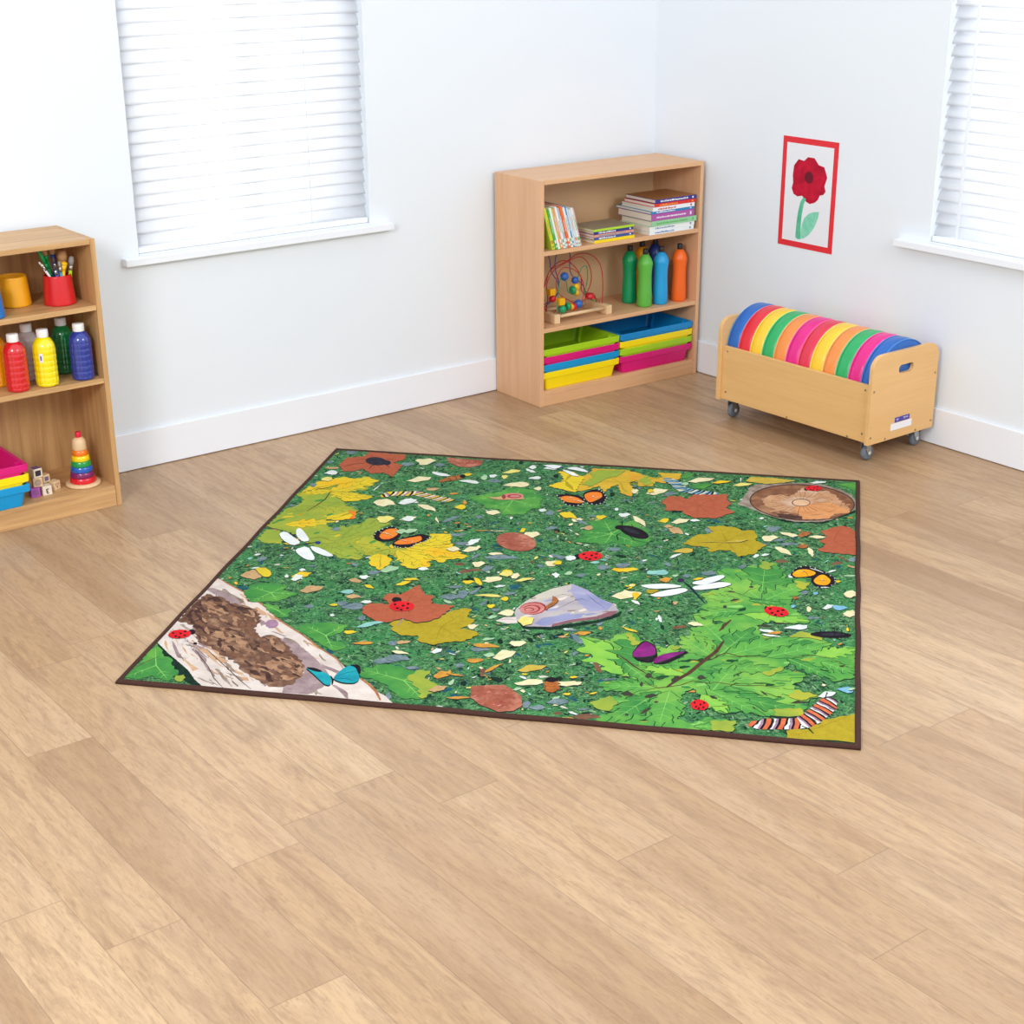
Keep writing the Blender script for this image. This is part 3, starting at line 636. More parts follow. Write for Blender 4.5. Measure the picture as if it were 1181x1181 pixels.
yellow_pale 2 11,-439 18,-406 54,-409 57,-451 35,-471
stone_red 1 116,-462 172,-418 245,-381 280,-350 295,-312 270,-320 236,-364 167,-400 117,-441
leg_line 0 111,-334 145,-272 173,-244 209,-271 209,-272 173,-246 147,-273 112,-334
leg_line 0 72,-264 110,-222 139,-229 139,-230 111,-224 72,-265
leg_line 0 175,-199 217,-259 249,-297 248,-297 215,-260 175,-200
log_pale 0 -53,-451 -33,-421 1,-414 14,-454 -15,-465
mauve 0 -50,-444 -22,-431 6,-434 5,-435 -21,-434 -50,-446
brown_orange 0 71,-331 81,-240 105,-269 96,-310 83,-348
red_dark 0 78,-329 78,-350 71,-370 57,-385 40,-391 23,-388 9,-376 1,-358 0,-336 7,-316 21,-302 38,-295 55,-298 70,-310
shell 0 73,-333 73,-351 66,-369 54,-381 38,-387 22,-385 10,-375 2,-359 2,-341 8,-323 21,-310 37,-304 53,-307 65,-317
red_dark 0 62,-339 62,-352 57,-365 48,-375 36,-379 24,-377 15,-370 10,-358 9,-345 14,-332 23,-322 35,-318 47,-320 56,-327
shell 0 56,-343 56,-354 51,-365 43,-372 33,-376 23,-375 15,-369 10,-360 10,-348 15,-338 23,-330 33,-326 43,-327 51,-333
red_dark 0 45,-351 44,-358 41,-364 36,-368 29,-369 23,-367 18,-363 15,-357 15,-350 18,-344 24,-340 30,-339 37,-341 42,-345
shell 0 41,-353 41,-358 38,-362 34,-365 29,-366 24,-365 20,-362 18,-357 18,-353 20,-348 25,-345 30,-344 35,-346 39,-349
nut 2 -30,-875 18,-860 57,-852 86,-875 117,-912 127,-961 110,-993 73,-1005 15,-974 -18,-938
cream 0 80,-836 113,-806 153,-804 160,-818 119,-840 92,-845
cream 0 194,-805 240,-792 265,-809 241,-823 209,-820
bee_orange 0 203,-828 204,-845 200,-859 194,-868 185,-870 175,-864 167,-852 162,-836 161,-818 164,-804 171,-795 180,-793 190,-799 198,-811
black 0 193,-794 192,-801 189,-807 183,-812 175,-813 168,-811 163,-807 160,-800 160,-793 164,-787 170,-783 177,-781 184,-783 190,-788
brown 0 162,-822 181,-822 199,-815 200,-817 181,-826 162,-824
brown 0 164,-837 183,-836 201,-830 202,-831 184,-840 164,-839
brown 0 167,-851 186,-851 204,-844 205,-846 187,-855 167,-853
brown_orange 0 154,-804 168,-832 168,-859 166,-859 165,-833 152,-805
brown_orange 0 197,-796 202,-826 207,-851 205,-852 198,-827 195,-796
cream 0 -158,-170 -142,-148 -134,-131 -115,-131 -101,-130 -101,-153 -116,-164 -133,-178
cream 0 -58,-403 -50,-382 -37,-365 -21,-367 -11,-383 -11,-403 -26,-412 -39,-408
cream 0 17,-593 20,-579 38,-576 53,-568 66,-583 58,-595 50,-608 35,-610
cream 0 -126,-503 -125,-492 -117,-491 -109,-486 -98,-496 -102,-508 -106,-521 -116,-521
cream 0 -10,-696 -2,-669 7,-640 29,-643 47,-643 41,-678 28,-690 14,-707
yellow_pale 0 -56,-153 -47,-138 -37,-123 -18,-118 -3,-113 -11,-130 -23,-139 -37,-151
yellow_pale 0 -156,-280 -138,-271 -112,-264 -85,-264 -72,-271 -78,-279 -106,-283 -126,-281
yellow_pale 0 -115,-108 -109,-91 -98,-76 -83,-77 -74,-91 -75,-108 -86,-121 -101,-116
leaf_yellow 0 -216,-187 -215,-176 -203,-175 -193,-169 -179,-178 -186,-190 -193,-200 -203,-200
leaf_yellow 0 -188,-145 -177,-150 -164,-163 -154,-184 -151,-200 -156,-204 -168,-192 -179,-168
leaf_yellow 0 -101,-352 -100,-341 -92,-340 -84,-334 -77,-346 -80,-355 -83,-365 -91,-365
leaf_yellow 0 199,-1014 218,-1007 244,-1002 271,-1004 283,-1010 277,-1016 249,-1019 229,-1017
leaf_yellow 0 -72,-296 -68,-284 -62,-274 -53,-275 -48,-284 -48,-296 -54,-305 -63,-301
grey_blue 0 -257,-311 -239,-293 -222,-285 -204,-294 -193,-309 -208,-317 -221,-331 -243,-325
grey_blue 0 -207,-277 -208,-257 -198,-255 -191,-246 -175,-267 -178,-289 -180,-314 -193,-313
grey_blue 0 -85,-652 -74,-638 -54,-630 -35,-637 -25,-649 -46,-655 -57,-664 -74,-661
grey_blue 0 -102,-758 -98,-748 -90,-743 -81,-749 -75,-759 -82,-764 -88,-772 -99,-768
grey_blue 0 185,-929 196,-914 214,-901 233,-900 243,-910 240,-924 223,-937 203,-934
grey_blue 0 145,-969 153,-958 166,-947 180,-947 188,-955 186,-966 174,-976 159,-974
grey_blue 0 -70,-259 -64,-248 -57,-236 -43,-236 -31,-235 -37,-249 -46,-254 -56,-262
grey_blue 0 -172,-276 -173,-264 -165,-247 -159,-227 -148,-215 -151,-236 -153,-258 -163,-278
grey_blue 0 126,-949 126,-937 133,-936 138,-930 148,-942 145,-955 142,-970 134,-970
grey_blue 0 -82,-377 -81,-368 -72,-367 -65,-362 -54,-370 -59,-380 -65,-387 -73,-387
grey_blue 0 -123,-349 -124,-339 -119,-327 -115,-313 -106,-308 -108,-324 -108,-340 -115,-354
grey_blue 0 -256,-238 -246,-229 -231,-221 -214,-219 -205,-224 -208,-232 -223,-240 -240,-240
pale_green 0 -81,-437 -77,-426 -73,-414 -62,-415 -54,-415 -57,-429 -63,-434 -70,-441
pale_green 0 -67,-587 -60,-578 -53,-570 -40,-569 -30,-568 -35,-578 -44,-583 -53,-588
pale_green 0 -40,-680 -30,-669 -21,-663 -11,-670 -5,-681 -13,-686 -19,-695 -31,-690
pale_green 0 84,-876 88,-868 92,-859 101,-859 109,-859 105,-869 100,-873 93,-879
pale_green 0 -95,-875 -96,-866 -92,-858 -89,-848 -82,-845 -82,-858 -81,-871 -87,-881
pale_green 0 -241,-335 -238,-330 -226,-337 -215,-341 -203,-355 -212,-356 -221,-356 -231,-350
amber 0 -84,-618 -66,-609 -39,-606 -15,-614 -3,-625 -26,-628 -49,-635 -79,-628
amber 0 -78,-724 -76,-713 -61,-711 -48,-705 -31,-713 -40,-726 -50,-735 -63,-737
amber 0 -145,-837 -139,-820 -133,-802 -117,-803 -103,-802 -102,-825 -115,-836 -130,-850
amber 0 -117,-813 -99,-812 -83,-812 -70,-817 -63,-822 -77,-822 -90,-824 -107,-819
amber 0 -16,-791 -8,-768 6,-742 21,-728 30,-726 14,-752 6,-770 -7,-785
amber 0 188,-500 196,-488 205,-476 222,-475 235,-474 228,-489 217,-495 205,-502
amber 0 -84,-952 -61,-942 -42,-937 -25,-938 -16,-943 -33,-948 -49,-956 -70,-956
brown 0 -26,-784 -28,-769 -24,-768 -20,-762 -12,-778 -12,-795 -12,-813 -18,-812
brown 0 277,-998 283,-986 294,-975 306,-976 312,-985 311,-997 301,-1006 288,-1003
brown 0 213,-988 218,-981 225,-975 233,-975 238,-980 237,-986 229,-992 221,-991
mustard_light 0 74,-760 87,-739 101,-717 127,-717 149,-715 138,-741 121,-751 101,-765
teal_dark 0 -65,-195 -64,-182 -52,-180 -42,-173 -27,-185 -34,-200 -39,-217 -54,-218
teal_dark 0 176,-525 183,-510 194,-498 207,-499 215,-510 213,-524 203,-536 189,-532
white 0 -193,-693 -185,-678 -181,-665 -171,-666 -162,-666 -161,-682 -169,-690 -178,-700
white 0 153,-469 156,-464 168,-464 178,-462 191,-468 182,-473 174,-479 161,-479
white 0 -101,-1014 -96,-1007 -89,-1001 -81,-1001 -76,-1005 -77,-1012 -85,-1015 -92,-1014
white 0 47,-76 52,-68 58,-58 67,-66 75,-70 71,-83 64,-84 57,-87
white 0 -111,-208 -105,-199 -98,-189 -86,-189 -76,-188 -81,-199 -89,-204 -98,-210
white 0 -124,-93 -124,-88 -122,-85 -119,-85 -116,-90 -116,-95 -118,-98 -122,-97
tan 0 -137,-924 -130,-907 -123,-890 -106,-890 -92,-890 -97,-911 -107,-919 -119,-929
tan 0 146,-525 152,-518 162,-514 171,-518 176,-523 166,-526 160,-530 151,-529
leaf_green 0 203,-510 237,-509 243,-547 220,-537
leaf_orange 3 -81,718 -56,763 -74,800 -4,846 20,901 23,952 90,956 145,958 193,933 217,912 270,881 295,902 268,947 355,955 355,897 307,839 268,848 269,800 216,790 203,852 175,814 204,756 204,677 163,701 140,792 117,763 104,705 74,763 29,707 -21,682 -46,701
leaf_yellow 3 -106,727 -90,762 -57,793 -97,893 -48,902 5,845 -1,683
yellow_green 3 8,767 38,854 15,900 48,939 146,949 127,887 84,846 53,759
yellow_green 3 208,853 229,906 265,831 241,803
wing_white 0 -80,933 -50,959 -8,938 17,903 -15,911
wing_white 0 -92,922 -52,904 -11,853 -39,856 -73,892
wing_white 0 -134,953 -94,950 -115,909 -161,917
blue 0 -117,918 -95,945 -79,959 -78,958 -91,942 -115,916
wing_white 0 -170,956 -97,961 -118,920
black 0 -65,642 -43,654 15,658 48,617 51,565 19,536 -14,548 -39,601
orange 0 -49,614 -30,641 14,634 48,590 39,573 -14,575
cream 0 -19,606 14,605 43,590 42,588 13,602 -19,604
black 0 27,668 44,710 78,735 102,705 122,647 120,597 94,562 56,573
orange 0 33,661 52,696 93,700 104,651 88,617 69,586 53,606
cream 0 56,635 81,640 100,659 101,658 83,638 56,634
moss_dark 0 314,850 367,782 416,738 411,733 357,773 309,846
blue_pale 0 313,899 304,895 295,892 296,884 310,888 323,894
black 0 322,894 309,888 295,885 296,876 315,881 332,889
cream 0 331,890 315,882 296,877 297,869 321,875 341,884
blue_pale 0 340,885 320,876 297,869 301,862 326,869 347,879
black 0 346,879 325,869 301,863 306,856 331,862 352,873
blue_pale 0 351,873 330,863 306,857 311,850 336,856 357,867
black 0 356,867 335,857 311,851 316,844 341,850 362,860
cream 0 361,861 340,851 316,845 321,838 346,844 367,854
blue_pale 0 366,855 345,845 321,838 324,836 349,837 372,842
black 0 371,843 348,838 323,837 327,829 352,830 375,835
blue_pale 0 375,836 352,831 327,830 331,822 356,823 379,828
black 0 379,829 355,824 330,823 334,815 359,816 383,821
cream 0 382,822 359,817 334,816 338,808 363,809 386,814
blue_pale 0 386,815 363,810 337,809 341,801 367,802 390,807
black 0 389,808 366,803 341,802 345,794 370,795 393,800
blue_pale 0 393,801 370,796 344,795 348,787 374,788 397,793
black 0 396,794 373,789 348,788 352,780 377,781 400,786
cream 0 400,787 377,782 352,781 367,760 384,778 397,798
blue_pale 0 396,798 383,778 366,760 374,757 392,775 405,795
black 0 404,795 391,776 373,757 382,754 399,773 412,793
blue_pale 0 411,793 398,773 381,755 389,752 407,770 420,790
black 0 419,790 406,770 388,752 397,749 414,768 427,787
cream 0 426,788 413,768 396,750 404,747 421,765 434,785
blue_pale 0 434,785 421,765 403,747 415,743 429,764 439,785
black 0 438,786 428,764 414,743 423,741 437,762 446,784
blue_pale 0 445,784 436,763 422,742 431,740 445,761 454,783
black 0 453,783 444,761 430,740 439,739 452,760 462,782
cream 0 461,782 452,760 438,739 446,738 460,759 470,780
blue_pale 0 469,781 459,759 445,738 454,736 468,757 477,779
black 0 476,779 467,758 453,737 462,735 476,756 485,778
blue_pale 0 484,778 475,756 461,735 478,736 483,758 485,779
black 0 484,780 482,758 477,735 486,741 491,759 492,777
cream 0 491,777 490,759 485,741 495,747 498,761 499,774
blue_pale 0 498,774 497,760 494,746 502,752 504,762 505,771
rust 3 319,638 333,702 379,710 392,690 405,685 419,733 482,748 541,758 542,703 559,672 544,622 579,583 545,550 520,513 490,515 451,501 407,536 399,564 338,559 337,611
leaf_green 3 75,215 97,280 80,304 115,353 89,390 139,435 184,436 205,398 244,447 277,383 305,361 321,269 303,219 276,201 234,219 193,231 174,194 141,215 98,207
black 0 223,374 245,386 238,404 241,404 249,383 224,372
black 0 217,316 207,294 217,249 214,248 202,294 215,317
black 0 198,346 177,321 167,313 166,315 173,324 196,348
black 0 243,308 270,261 320,243 319,241 267,257 241,307
black 0 210,385 202,419 209,434 211,433 207,419 213,385
black 0 313,297 309,284 300,276 286,274 269,280 250,291 232,308 218,327 208,348 204,366 207,380 217,388 231,390 249,384 268,372 286,355 300,335 309,315
black 0 225,371 225,361 220,352 214,347 205,345 197,348 191,354 188,364 188,373 193,382 199,388 208,389 216,386 222,380
beetle 0 278,323 275,318 267,318 254,323 241,332 228,343 219,354 216,363 219,368 228,368 240,363 254,354 267,343 275,332
black 0 115,141 128,94 128,45 128,45 127,94 115,141
black 0 139,146 147,97 154,50 153,50 145,97 138,146
black 0 160,150 164,101 177,54 176,54 162,100 159,150
black 0 115,84 116,74 114,65 110,60 105,59 100,63 95,70 92,80 92,90 94,98 98,104 103,105 108,101 113,94
red 0 184,105 183,87 174,72 160,62 143,59 127,63 114,74 107,90 108,107 117,123 131,133 149,137 165,132 178,121
black 0 128,108 127,102 124,99 120,101 118,106 118,112 121,114 125,113
black 0 140,80 139,75 136,72 132,73 130,79 130,84 134,87 137,86
black 0 154,103 153,97 150,94 146,96 144,101 145,107 148,110 152,108
black 0 167,119 167,113 164,111 160,112 157,117 158,123 161,126 165,124
black 0 170,86 170,81 167,78 163,79 160,84 161,90 164,93 168,91
black 0 153,71 152,66 149,63 145,64 143,69 144,75 147,78 151,76
mustard 3 430,256 465,343 508,365 521,388 495,424 536,446 534,446 593,438 617,411 652,424 668,378 666,329 702,300 675,248 672,219 619,180 590,232 547,224 528,203 521,208 513,245 474,245
mustard_light 0 477,282 563,299 639,337 640,335 564,296 478,281
cream 0 251,713 264,743 277,776 304,773 326,773 314,735 297,721 278,703
cream 0 386,870 403,896 422,924 454,924 481,926 464,893 442,880 418,863
cream 0 31,411 33,423 46,425 58,431 73,421 65,408 57,393 41,391
cream 0 233,484 249,479 270,455 285,419 290,391 269,419 255,427 241,458
cream 0 370,443 381,465 393,489 414,487 432,488 422,459 408,449 392,435
cream 0 198,735 199,750 206,751 213,757 223,743 219,727 215,710 206,710
white 0 183,486 186,501 199,503 211,510 226,497 217,481 208,469 196,468
white 0 62,58 69,75 80,89 94,88 102,75 101,58 90,46 76,50
white 0 57,-82 57,-72 62,-71 67,-66 74,-77 71,-88 70,-100 63,-100
white 0 163,537 164,547 167,553 172,552 177,542 177,532 173,524 167,527
white 0 432,477 439,488 451,493 462,487 468,477 455,474 448,467 438,470
white 0 398,124 404,141 411,158 424,168 435,177 429,159 421,146 411,132
leaf_yellow 0 -20,465 -5,479 17,475 37,447 47,417 23,427 10,421 -8,441
leaf_yellow 0 110,452 112,465 123,466 133,473 146,461 139,447 133,431 120,430
leaf_yellow 0 329,447 335,467 346,483 358,480 360,463 359,448 352,437 342,442
leaf_yellow 0 35,12 39,27 47,39 58,37 64,26 64,11 54,6 46,9
leaf_yellow 0 475,869 489,885 504,903 529,903 549,905 536,885 519,877 499,865
leaf_yellow 0 253,743 257,760 265,767 274,755 279,737 270,734 266,724 258,731
leaf_yellow 0 228,-3 236,12 266,18 295,28 313,14 297,1 281,-13 255,-17
tan 0 368,387 382,404 401,402 416,373 423,343 403,350 392,342 377,362
tan 0 83,334 89,351 97,364 109,362 115,349 115,333 106,321 94,326
tan 0 351,406 357,419 367,425 376,416 381,403 371,400 365,392 357,397
mustard_light 0 402,183 418,204 442,221 466,221 468,205 465,191 448,179 429,181
grey_blue 0 179,11 187,28 201,36 214,25 222,8 210,1 200,-13 184,-5
grey_blue 0 237,38 240,51 254,54 268,61 285,50 275,35 265,18 248,16
grey_blue 0 189,161 198,174 212,185 227,185 234,176 232,164 219,153 203,156
grey_blue 0 44,411 57,412 75,402 89,384 96,368 78,380 67,383 53,398
grey_blue 0 511,21 523,37 542,46 558,37 566,22 547,17 536,7 521,11
grey_blue 0 456,-19 461,-8 468,1 476,0 480,-8 479,-19 472,-28 464,-24
grey_blue 0 16,87 22,93 39,85 56,80 75,62 61,60 48,56 27,67
grey_blue 0 317,728 327,742 342,749 355,741 362,729 349,722 338,711 321,716
teal_pale 0 341,-5 347,13 370,17 393,28 408,9 395,-6 384,-22 363,-25
teal_pale 0 152,40 158,49 167,57 177,57 183,51 181,42 172,35 161,37
amber 0 388,-68 395,-52 402,-35 415,-36 426,-36 421,-57 412,-65 402,-75
pale_green 0 91,-72 94,-60 99,-47 106,-42 111,-46 111,-56 106,-68 98,-71
pale_green 0 109,187 113,195 120,198 126,193 130,186 124,183 119,177 111,180
pale_green 0 423,-16 425,-8 432,-7 438,-3 443,-11 439,-18 436,-25 430,-25
pale_green 0 367,838 372,851 379,861 387,860 392,850 391,837 384,827 375,831
leaf_green 0 357,914 365,939 374,965 391,962 404,961 397,929 387,918 374,903
leaf_green 0 415,832 419,852 437,855 454,865 475,848 462,826 449,802 428,801
moss_dark 0 632,612 735,547 869,543 989,680 991,660 883,530 754,521
bark_grey 3 582,663 601,742 613,843 630,882 686,899 757,924 814,931 871,927 928,895 975,840 995,761 987,686 958,634 913,574 869,543 798,529 735,550 679,582 640,621 611,648
log_dark 0 989,732 985,698 975,665 960,634 940,607 915,584 887,566 857,553 824,546 791,544 759,549 728,560 699,576 674,597 652,623 636,653 625,685 621,719 623,754 631,788 645,821 665,850 690,875 719,895 752,909 786,917 821,918 855,912 888,900 917,882 942,858 963,830 978,799 986,766
ring_brown 0 984,731 981,699 971,668 956,640 937,614 913,592 885,575 855,563 824,556 792,555 760,559 730,569 701,584 677,604 656,629 640,657 630,687 626,720 627,752 635,784 649,815 669,842 693,866 722,885 753,898 787,905 821,906 854,901 886,890 914,873 939,850 959,824 973,795 982,764
ring_tan 4 662,726 683,771 724,793 762,779 806,879 854,845 886,865 915,829 966,702 971,663 917,633 904,592 815,556 809,606 731,631 684,662
ring_orange 3 784,681 838,718 902,744 971,676 966,649 917,633 904,585 815,556 791,616
log_dark 2 719,596 769,599 810,587 811,561 771,554 734,566
log_dark 0 844,732 874,737 904,746 905,745 874,736 844,731
log_dark 0 843,722 874,719 905,720 906,719 874,717 843,721
log_dark 0 841,714 877,704 914,698 914,697 876,703 841,713
log_dark 0 832,700 868,671 907,646 907,645 867,670 832,700
log_dark 0 826,694 843,670 863,648 862,647 841,669 825,693
log_dark 0 818,689 830,659 844,632 844,632 828,659 817,689
log_dark 0 811,686 815,658 823,633 822,633 814,658 810,685
log_dark 0 801,683 796,630 795,579 795,579 794,630 800,683
log_dark 0 787,683 765,636 748,588 747,588 764,636 786,684
log_dark 0 778,686 758,659 740,631 739,631 756,660 778,687
log_dark 0 773,690 738,655 707,618 707,618 737,656 772,690
log_dark 0 765,698 716,669 669,637 669,637 715,670 765,699
log_dark 0 761,707 732,698 703,686 703,687 732,700 761,708
log_dark 0 760,715 712,708 663,698 663,699 712,710 760,715
log_dark 0 761,723 730,727 697,726 697,727 730,728 761,724
log_dark 0 764,733 738,742 710,749 710,749 739,744 765,734
log_dark 0 772,744 733,776 691,804 691,804 734,777 772,745
log_dark 0 777,750 757,776 734,799 734,800 758,777 778,750
log_dark 0 788,757 776,797 759,835 759,835 777,797 789,757
log_dark 0 798,761 796,812 788,863 789,863 797,812 799,761
log_dark 0 806,762 812,801 813,840 814,840 813,801 807,762
log_dark 0 816,762 832,800 845,840 846,839 834,800 817,761
log_dark 0 823,760 843,792 860,827 861,826 845,792 823,759
log_dark 0 834,753 857,773 878,795 878,794 858,772 834,752
log_dark 0 837,750 878,779 917,812 917,811 879,778 837,749
log_dark 0 842,741 885,758 927,779 927,779 886,757 842,740
ring_brown 0 912,745 912,733 910,720 906,710 906,710 908,720 910,733 911,745
ring_brown 0 899,691 892,679 884,668 876,660 876,661 883,669 891,680 898,691
ring_brown 0 861,646 850,638 838,632 828,628 828,629 837,634 849,640 860,647
ring_brown 0 809,623 796,621 784,621 774,622 774,623 784,623 796,623 809,624
ring_brown 0 756,627 745,631 735,637 728,643 728,644 736,639 746,633 756,628
ring_brown 0 716,657 709,666 705,677 702,687 703,687 706,678 711,667 717,657
ring_brown 0 699,706 699,718 701,731 704,742 705,741 703,731 701,718 700,706
ring_brown 0 711,761 717,773 725,784 733,793 734,792 727,783 719,772 712,760
ring_brown 0 749,807 760,815 772,822 783,826 783,825 773,820 761,814 750,806
ring_brown 0 803,832 815,834 828,834 839,832 839,831 828,832 816,832 803,831
ring_brown 0 857,827 868,823 878,816 885,809 885,809 877,815 867,821 857,826
ring_brown 0 897,795 903,785 908,774 910,764 909,764 906,774 902,785 896,795
ring_brown 0 944,751 943,735 941,718 936,705 935,705 939,719 941,735 943,751
ring_brown 0 926,681 918,666 907,651 897,641 896,642 906,653 916,667 925,681
ring_brown 0 877,623 863,613 848,605 834,600 834,601 847,607 862,615 876,624
ring_brown 0 810,593 794,590 778,590 764,592 765,593 778,592 793,592 810,594
ring_brown 0 741,598 727,603 714,611 705,619 705,620 715,613 728,605 742,599
ring_brown 0 689,636 681,649 675,663 671,676 672,676 676,664 683,650 690,637
ring_brown 0 668,700 667,716 669,733 673,746 674,746 671,732 669,716 669,700
ring_brown 0 683,771 691,787 701,802 711,813 712,812 703,801 693,786 684,771
ring_brown 0 732,832 746,843 762,851 776,857 776,856 763,850 747,841 732,831
ring_brown 0 802,864 818,867 835,867 849,865 849,864 835,865 819,865 802,863
ring_brown 0 873,858 887,852 900,844 910,835 909,834 899,842 886,850 872,857
ring_brown 0 925,817 933,803 939,789 941,776 940,776 937,788 931,803 924,816
log_dark 0 835,728 832,710 824,695 811,684 796,682 783,687 773,699 769,716 772,734 781,750 794,760 808,763 822,758 831,745
ring_pale 0 832,728 829,712 821,699 810,691 797,688 785,692 776,703 773,717 775,732 783,745 795,754 808,756 820,752 828,742
black 0 823,915 828,878 823,840 823,841 826,878 822,915
black 0 841,919 842,881 843,844 842,844 840,881 840,919
black 0 857,922 855,884 860,847 859,847 853,883 856,922
black 0 825,868 825,860 822,854 819,850 815,849 812,852 809,857 808,865 809,873 811,879 814,884 818,884 822,882 824,876
red 0 870,887 868,873 860,861 848,853 835,851 824,855 815,863 812,876 815,889 823,901 834,909 847,912 859,908 867,899
black 0 829,889 828,885 825,883 822,884 821,888 822,892 825,895 828,893
black 0 835,868 834,864 832,861 829,863 828,867 829,871 831,873 834,872
black 0 848,885 847,881 844,879 842,880 840,884 841,888 844,891 847,889
black 0 859,898 858,894 856,891 853,893 852,897 853,901 855,903 858,902
black 0 858,872 857,868 855,866 852,867 851,871 852,875 854,878 857,876
black 0 844,861 843,856 840,854 838,855 837,859 838,864 840,866 843,865
mustard_light 2 595,911 611,966 698,967 775,953 738,924 672,897
leaf_yellow 0 476,872 489,888 502,905 524,905 542,907 530,887 515,879 498,869
leaf_yellow 0 928,34 930,41 935,42 940,46 946,39 942,31 937,25 933,25
yellow_pale 0 551,856 565,874 580,893 603,893 623,895 610,872 594,863 575,852
black 0 537,894 553,920 570,940 572,939 558,917 539,893
white 0 576,945 579,923 578,901 576,901 576,923 575,945
leaf_green 2 928,945 991,971 993,871 975,896 947,919
white 0 826,938 838,949 851,962 870,963 886,965 881,950 863,942 841,932
white 0 664,185 667,198 671,213 677,211 683,210 680,192 676,187 671,179
white 0 688,204 693,213 699,223 709,223 717,223 712,212 705,207 697,201
white 0 663,537 667,545 672,552 678,551 681,545 679,537 674,531 669,534
white 0 898,100 908,113 914,122 923,126 930,129 929,120 920,112 910,102
rust 3 868,285 887,312 895,343 873,362 898,415 875,454 905,490 945,523 971,509 991,476 993,268 955,266 892,272
cream 0 740,422 775,423 804,404 785,385 750,405
cream 0 835,397 863,417 894,408 864,387
brown_orange 0 800,400 808,423 817,446 831,443 842,443 835,414 825,404 814,391
cream 0 684,361 688,379 704,382 720,391 738,375 725,356 714,334 694,332
cream 0 732,290 748,290 768,274 782,246 787,223 770,235 752,241 733,272
cream 0 839,303 848,293 856,269 858,240 855,221 848,241 839,257 835,291
cream 0 958,-58 962,-41 973,-39 984,-31 996,-47 987,-66 978,-87 964,-87
brown_orange 0 799,302 808,317 819,329 831,328 837,317 834,303 823,292 810,295
brown_orange 0 800,-116 804,-102 811,-97 816,-107 819,-122 813,-124 809,-133 804,-127
grey_blue 0 694,449 699,466 714,468 728,477 745,462 733,444 722,423 704,422
grey_blue 0 964,218 972,233 982,245 992,244 997,232 994,217 984,205 973,210
grey_blue 0 815,-90 822,-74 830,-58 842,-59 852,-59 845,-79 837,-87 827,-96
grey_blue 0 718,338 728,350 738,362 755,363 768,364 759,349 747,343 734,335
grey_blue 0 737,314 755,328 779,336 800,331 809,321 783,315 768,306 749,308
grey_blue 0 621,92 627,104 635,114 645,113 649,104 647,92 639,83 630,86
brown 0 908,170 921,186 929,199 941,198 951,199 948,183 936,175 923,165
brown 0 735,164 745,177 761,184 773,176 780,164 764,160 754,152 742,156
brown 0 928,252 938,245 949,238 962,218 973,201 964,206 954,218 941,231
blue_pale 0 862,-72 863,-63 868,-63 873,-59 879,-67 875,-76 871,-82 866,-82
tan 0 963,173 967,176 977,170 988,166 998,156 989,156 980,155 968,162
pale_green 0 952,83 965,92 984,98 998,95 1005,89 986,85 974,79 960,80
black 0 785,56 803,119 835,148 869,132 898,105 928,62 930,20 909,-24 872,-28 853,14 856,57 806,32
butter_yellow 0 792,68 812,110 845,116 870,94 858,65 806,41
butter_yellow 0 859,27 878,76 895,82 917,38 904,-4 872,-2
black 0 820,112 838,88 847,55 846,55 836,87 819,111
black 0 863,23 891,35 916,33 916,32 892,33 863,22
white 0 849,129 871,118 891,99 889,97 868,113 848,127
white 0 782,55 785,59 790,53 795,48 797,37 793,37 789,35 784,41
white 0 883,-23 885,-19 893,-17 901,-15 909,-17 903,-22 896,-25 889,-26
leaf_bright 4 559,24 580,72 622,80 669,56 653,108 687,108 692,160 710,141 739,152 753,116 735,68 772,64 774,22 830,38 850,4 833,-51 794,-99 772,-144 804,-119 794,-174 850,-265 855,-294 799,-305 746,-300 707,-342 727,-406 802,-402 832,-357 889,-376 905,-410 917,-436 910,-474 960,-483 960,-437 989,-432 989,-627 961,-641 932,-664 912,-633 919,-598 878,-588 809,-575 795,-613 852,-628 850,-671 821,-702 845,-747 892,-750 868,-792 828,-803 865,-820 852,-858 866,-879 821,-910 753,-897 694,-881 669,-893 641,-902 617,-880 601,-882 602,-836 560,-775 542,-796 532,-849 553,-912 535,-957 578,-972 605,-935 643,-936 685,-936 682,-996 589,-1008 476,-1010 400,-1011 334,-1011 333,-979 369,-948 325,-940 297,-911 345,-861 373,-867 406,-848 375,-824 333,-836 308,-788 379,-761 359,-733 339,-710 300,-666 310,-650 275,-638 242,-614 271,-581 246,-557 199,-506 248,-516 301,-526 304,-486 347,-457 373,-493 386,-530 408,-574 436,-530 473,-562 504,-613 531,-556 503,-527 513,-496 493,-470 524,-434 516,-399 557,-376 597,-399 626,-332 570,-327 520,-299 560,-261 536,-242 550,-196 523,-145 552,-116 620,-57
leaf_green 4 626,-510 686,-462 780,-444 858,-410 898,-458 860,-511 745,-542 667,-539
leaf_green 4 310,-650 354,-604 403,-670 458,-714 434,-790 378,-784 385,-719 341,-691
leaf_green 4 560,-649 633,-600 711,-620 781,-642 753,-690 641,-711
leaf_green 4 447,-891 496,-848 530,-875 522,-943 471,-969
leaf_green 4 664,-62 717,11 791,-7 778,-82 708,-136
leaf_lime leaf_dark:0.42 428,-738 211,-524
leaf_green leaf_dark:0.50 418,-722 357,-466
leaf_bright leaf_dark:0.36 458,-786 312,-805
leaf_bright leaf_dark:0.36 443,-858 302,-919
leaf_green leaf_dark:0.34 470,-818 363,-1014
leaf_bright leaf_dark:0.42 500,-812 492,-1013
leaf_bright leaf_dark:0.50 451,-661 478,-522
leaf_lime leaf_dark:0.30 529,-701 403,-670
leaf_bright leaf_dark:0.50 590,-568 496,-459
leaf_bright leaf_dark:0.50 615,-466 525,-309
leaf_green leaf_dark:0.40 614,-558 696,-364
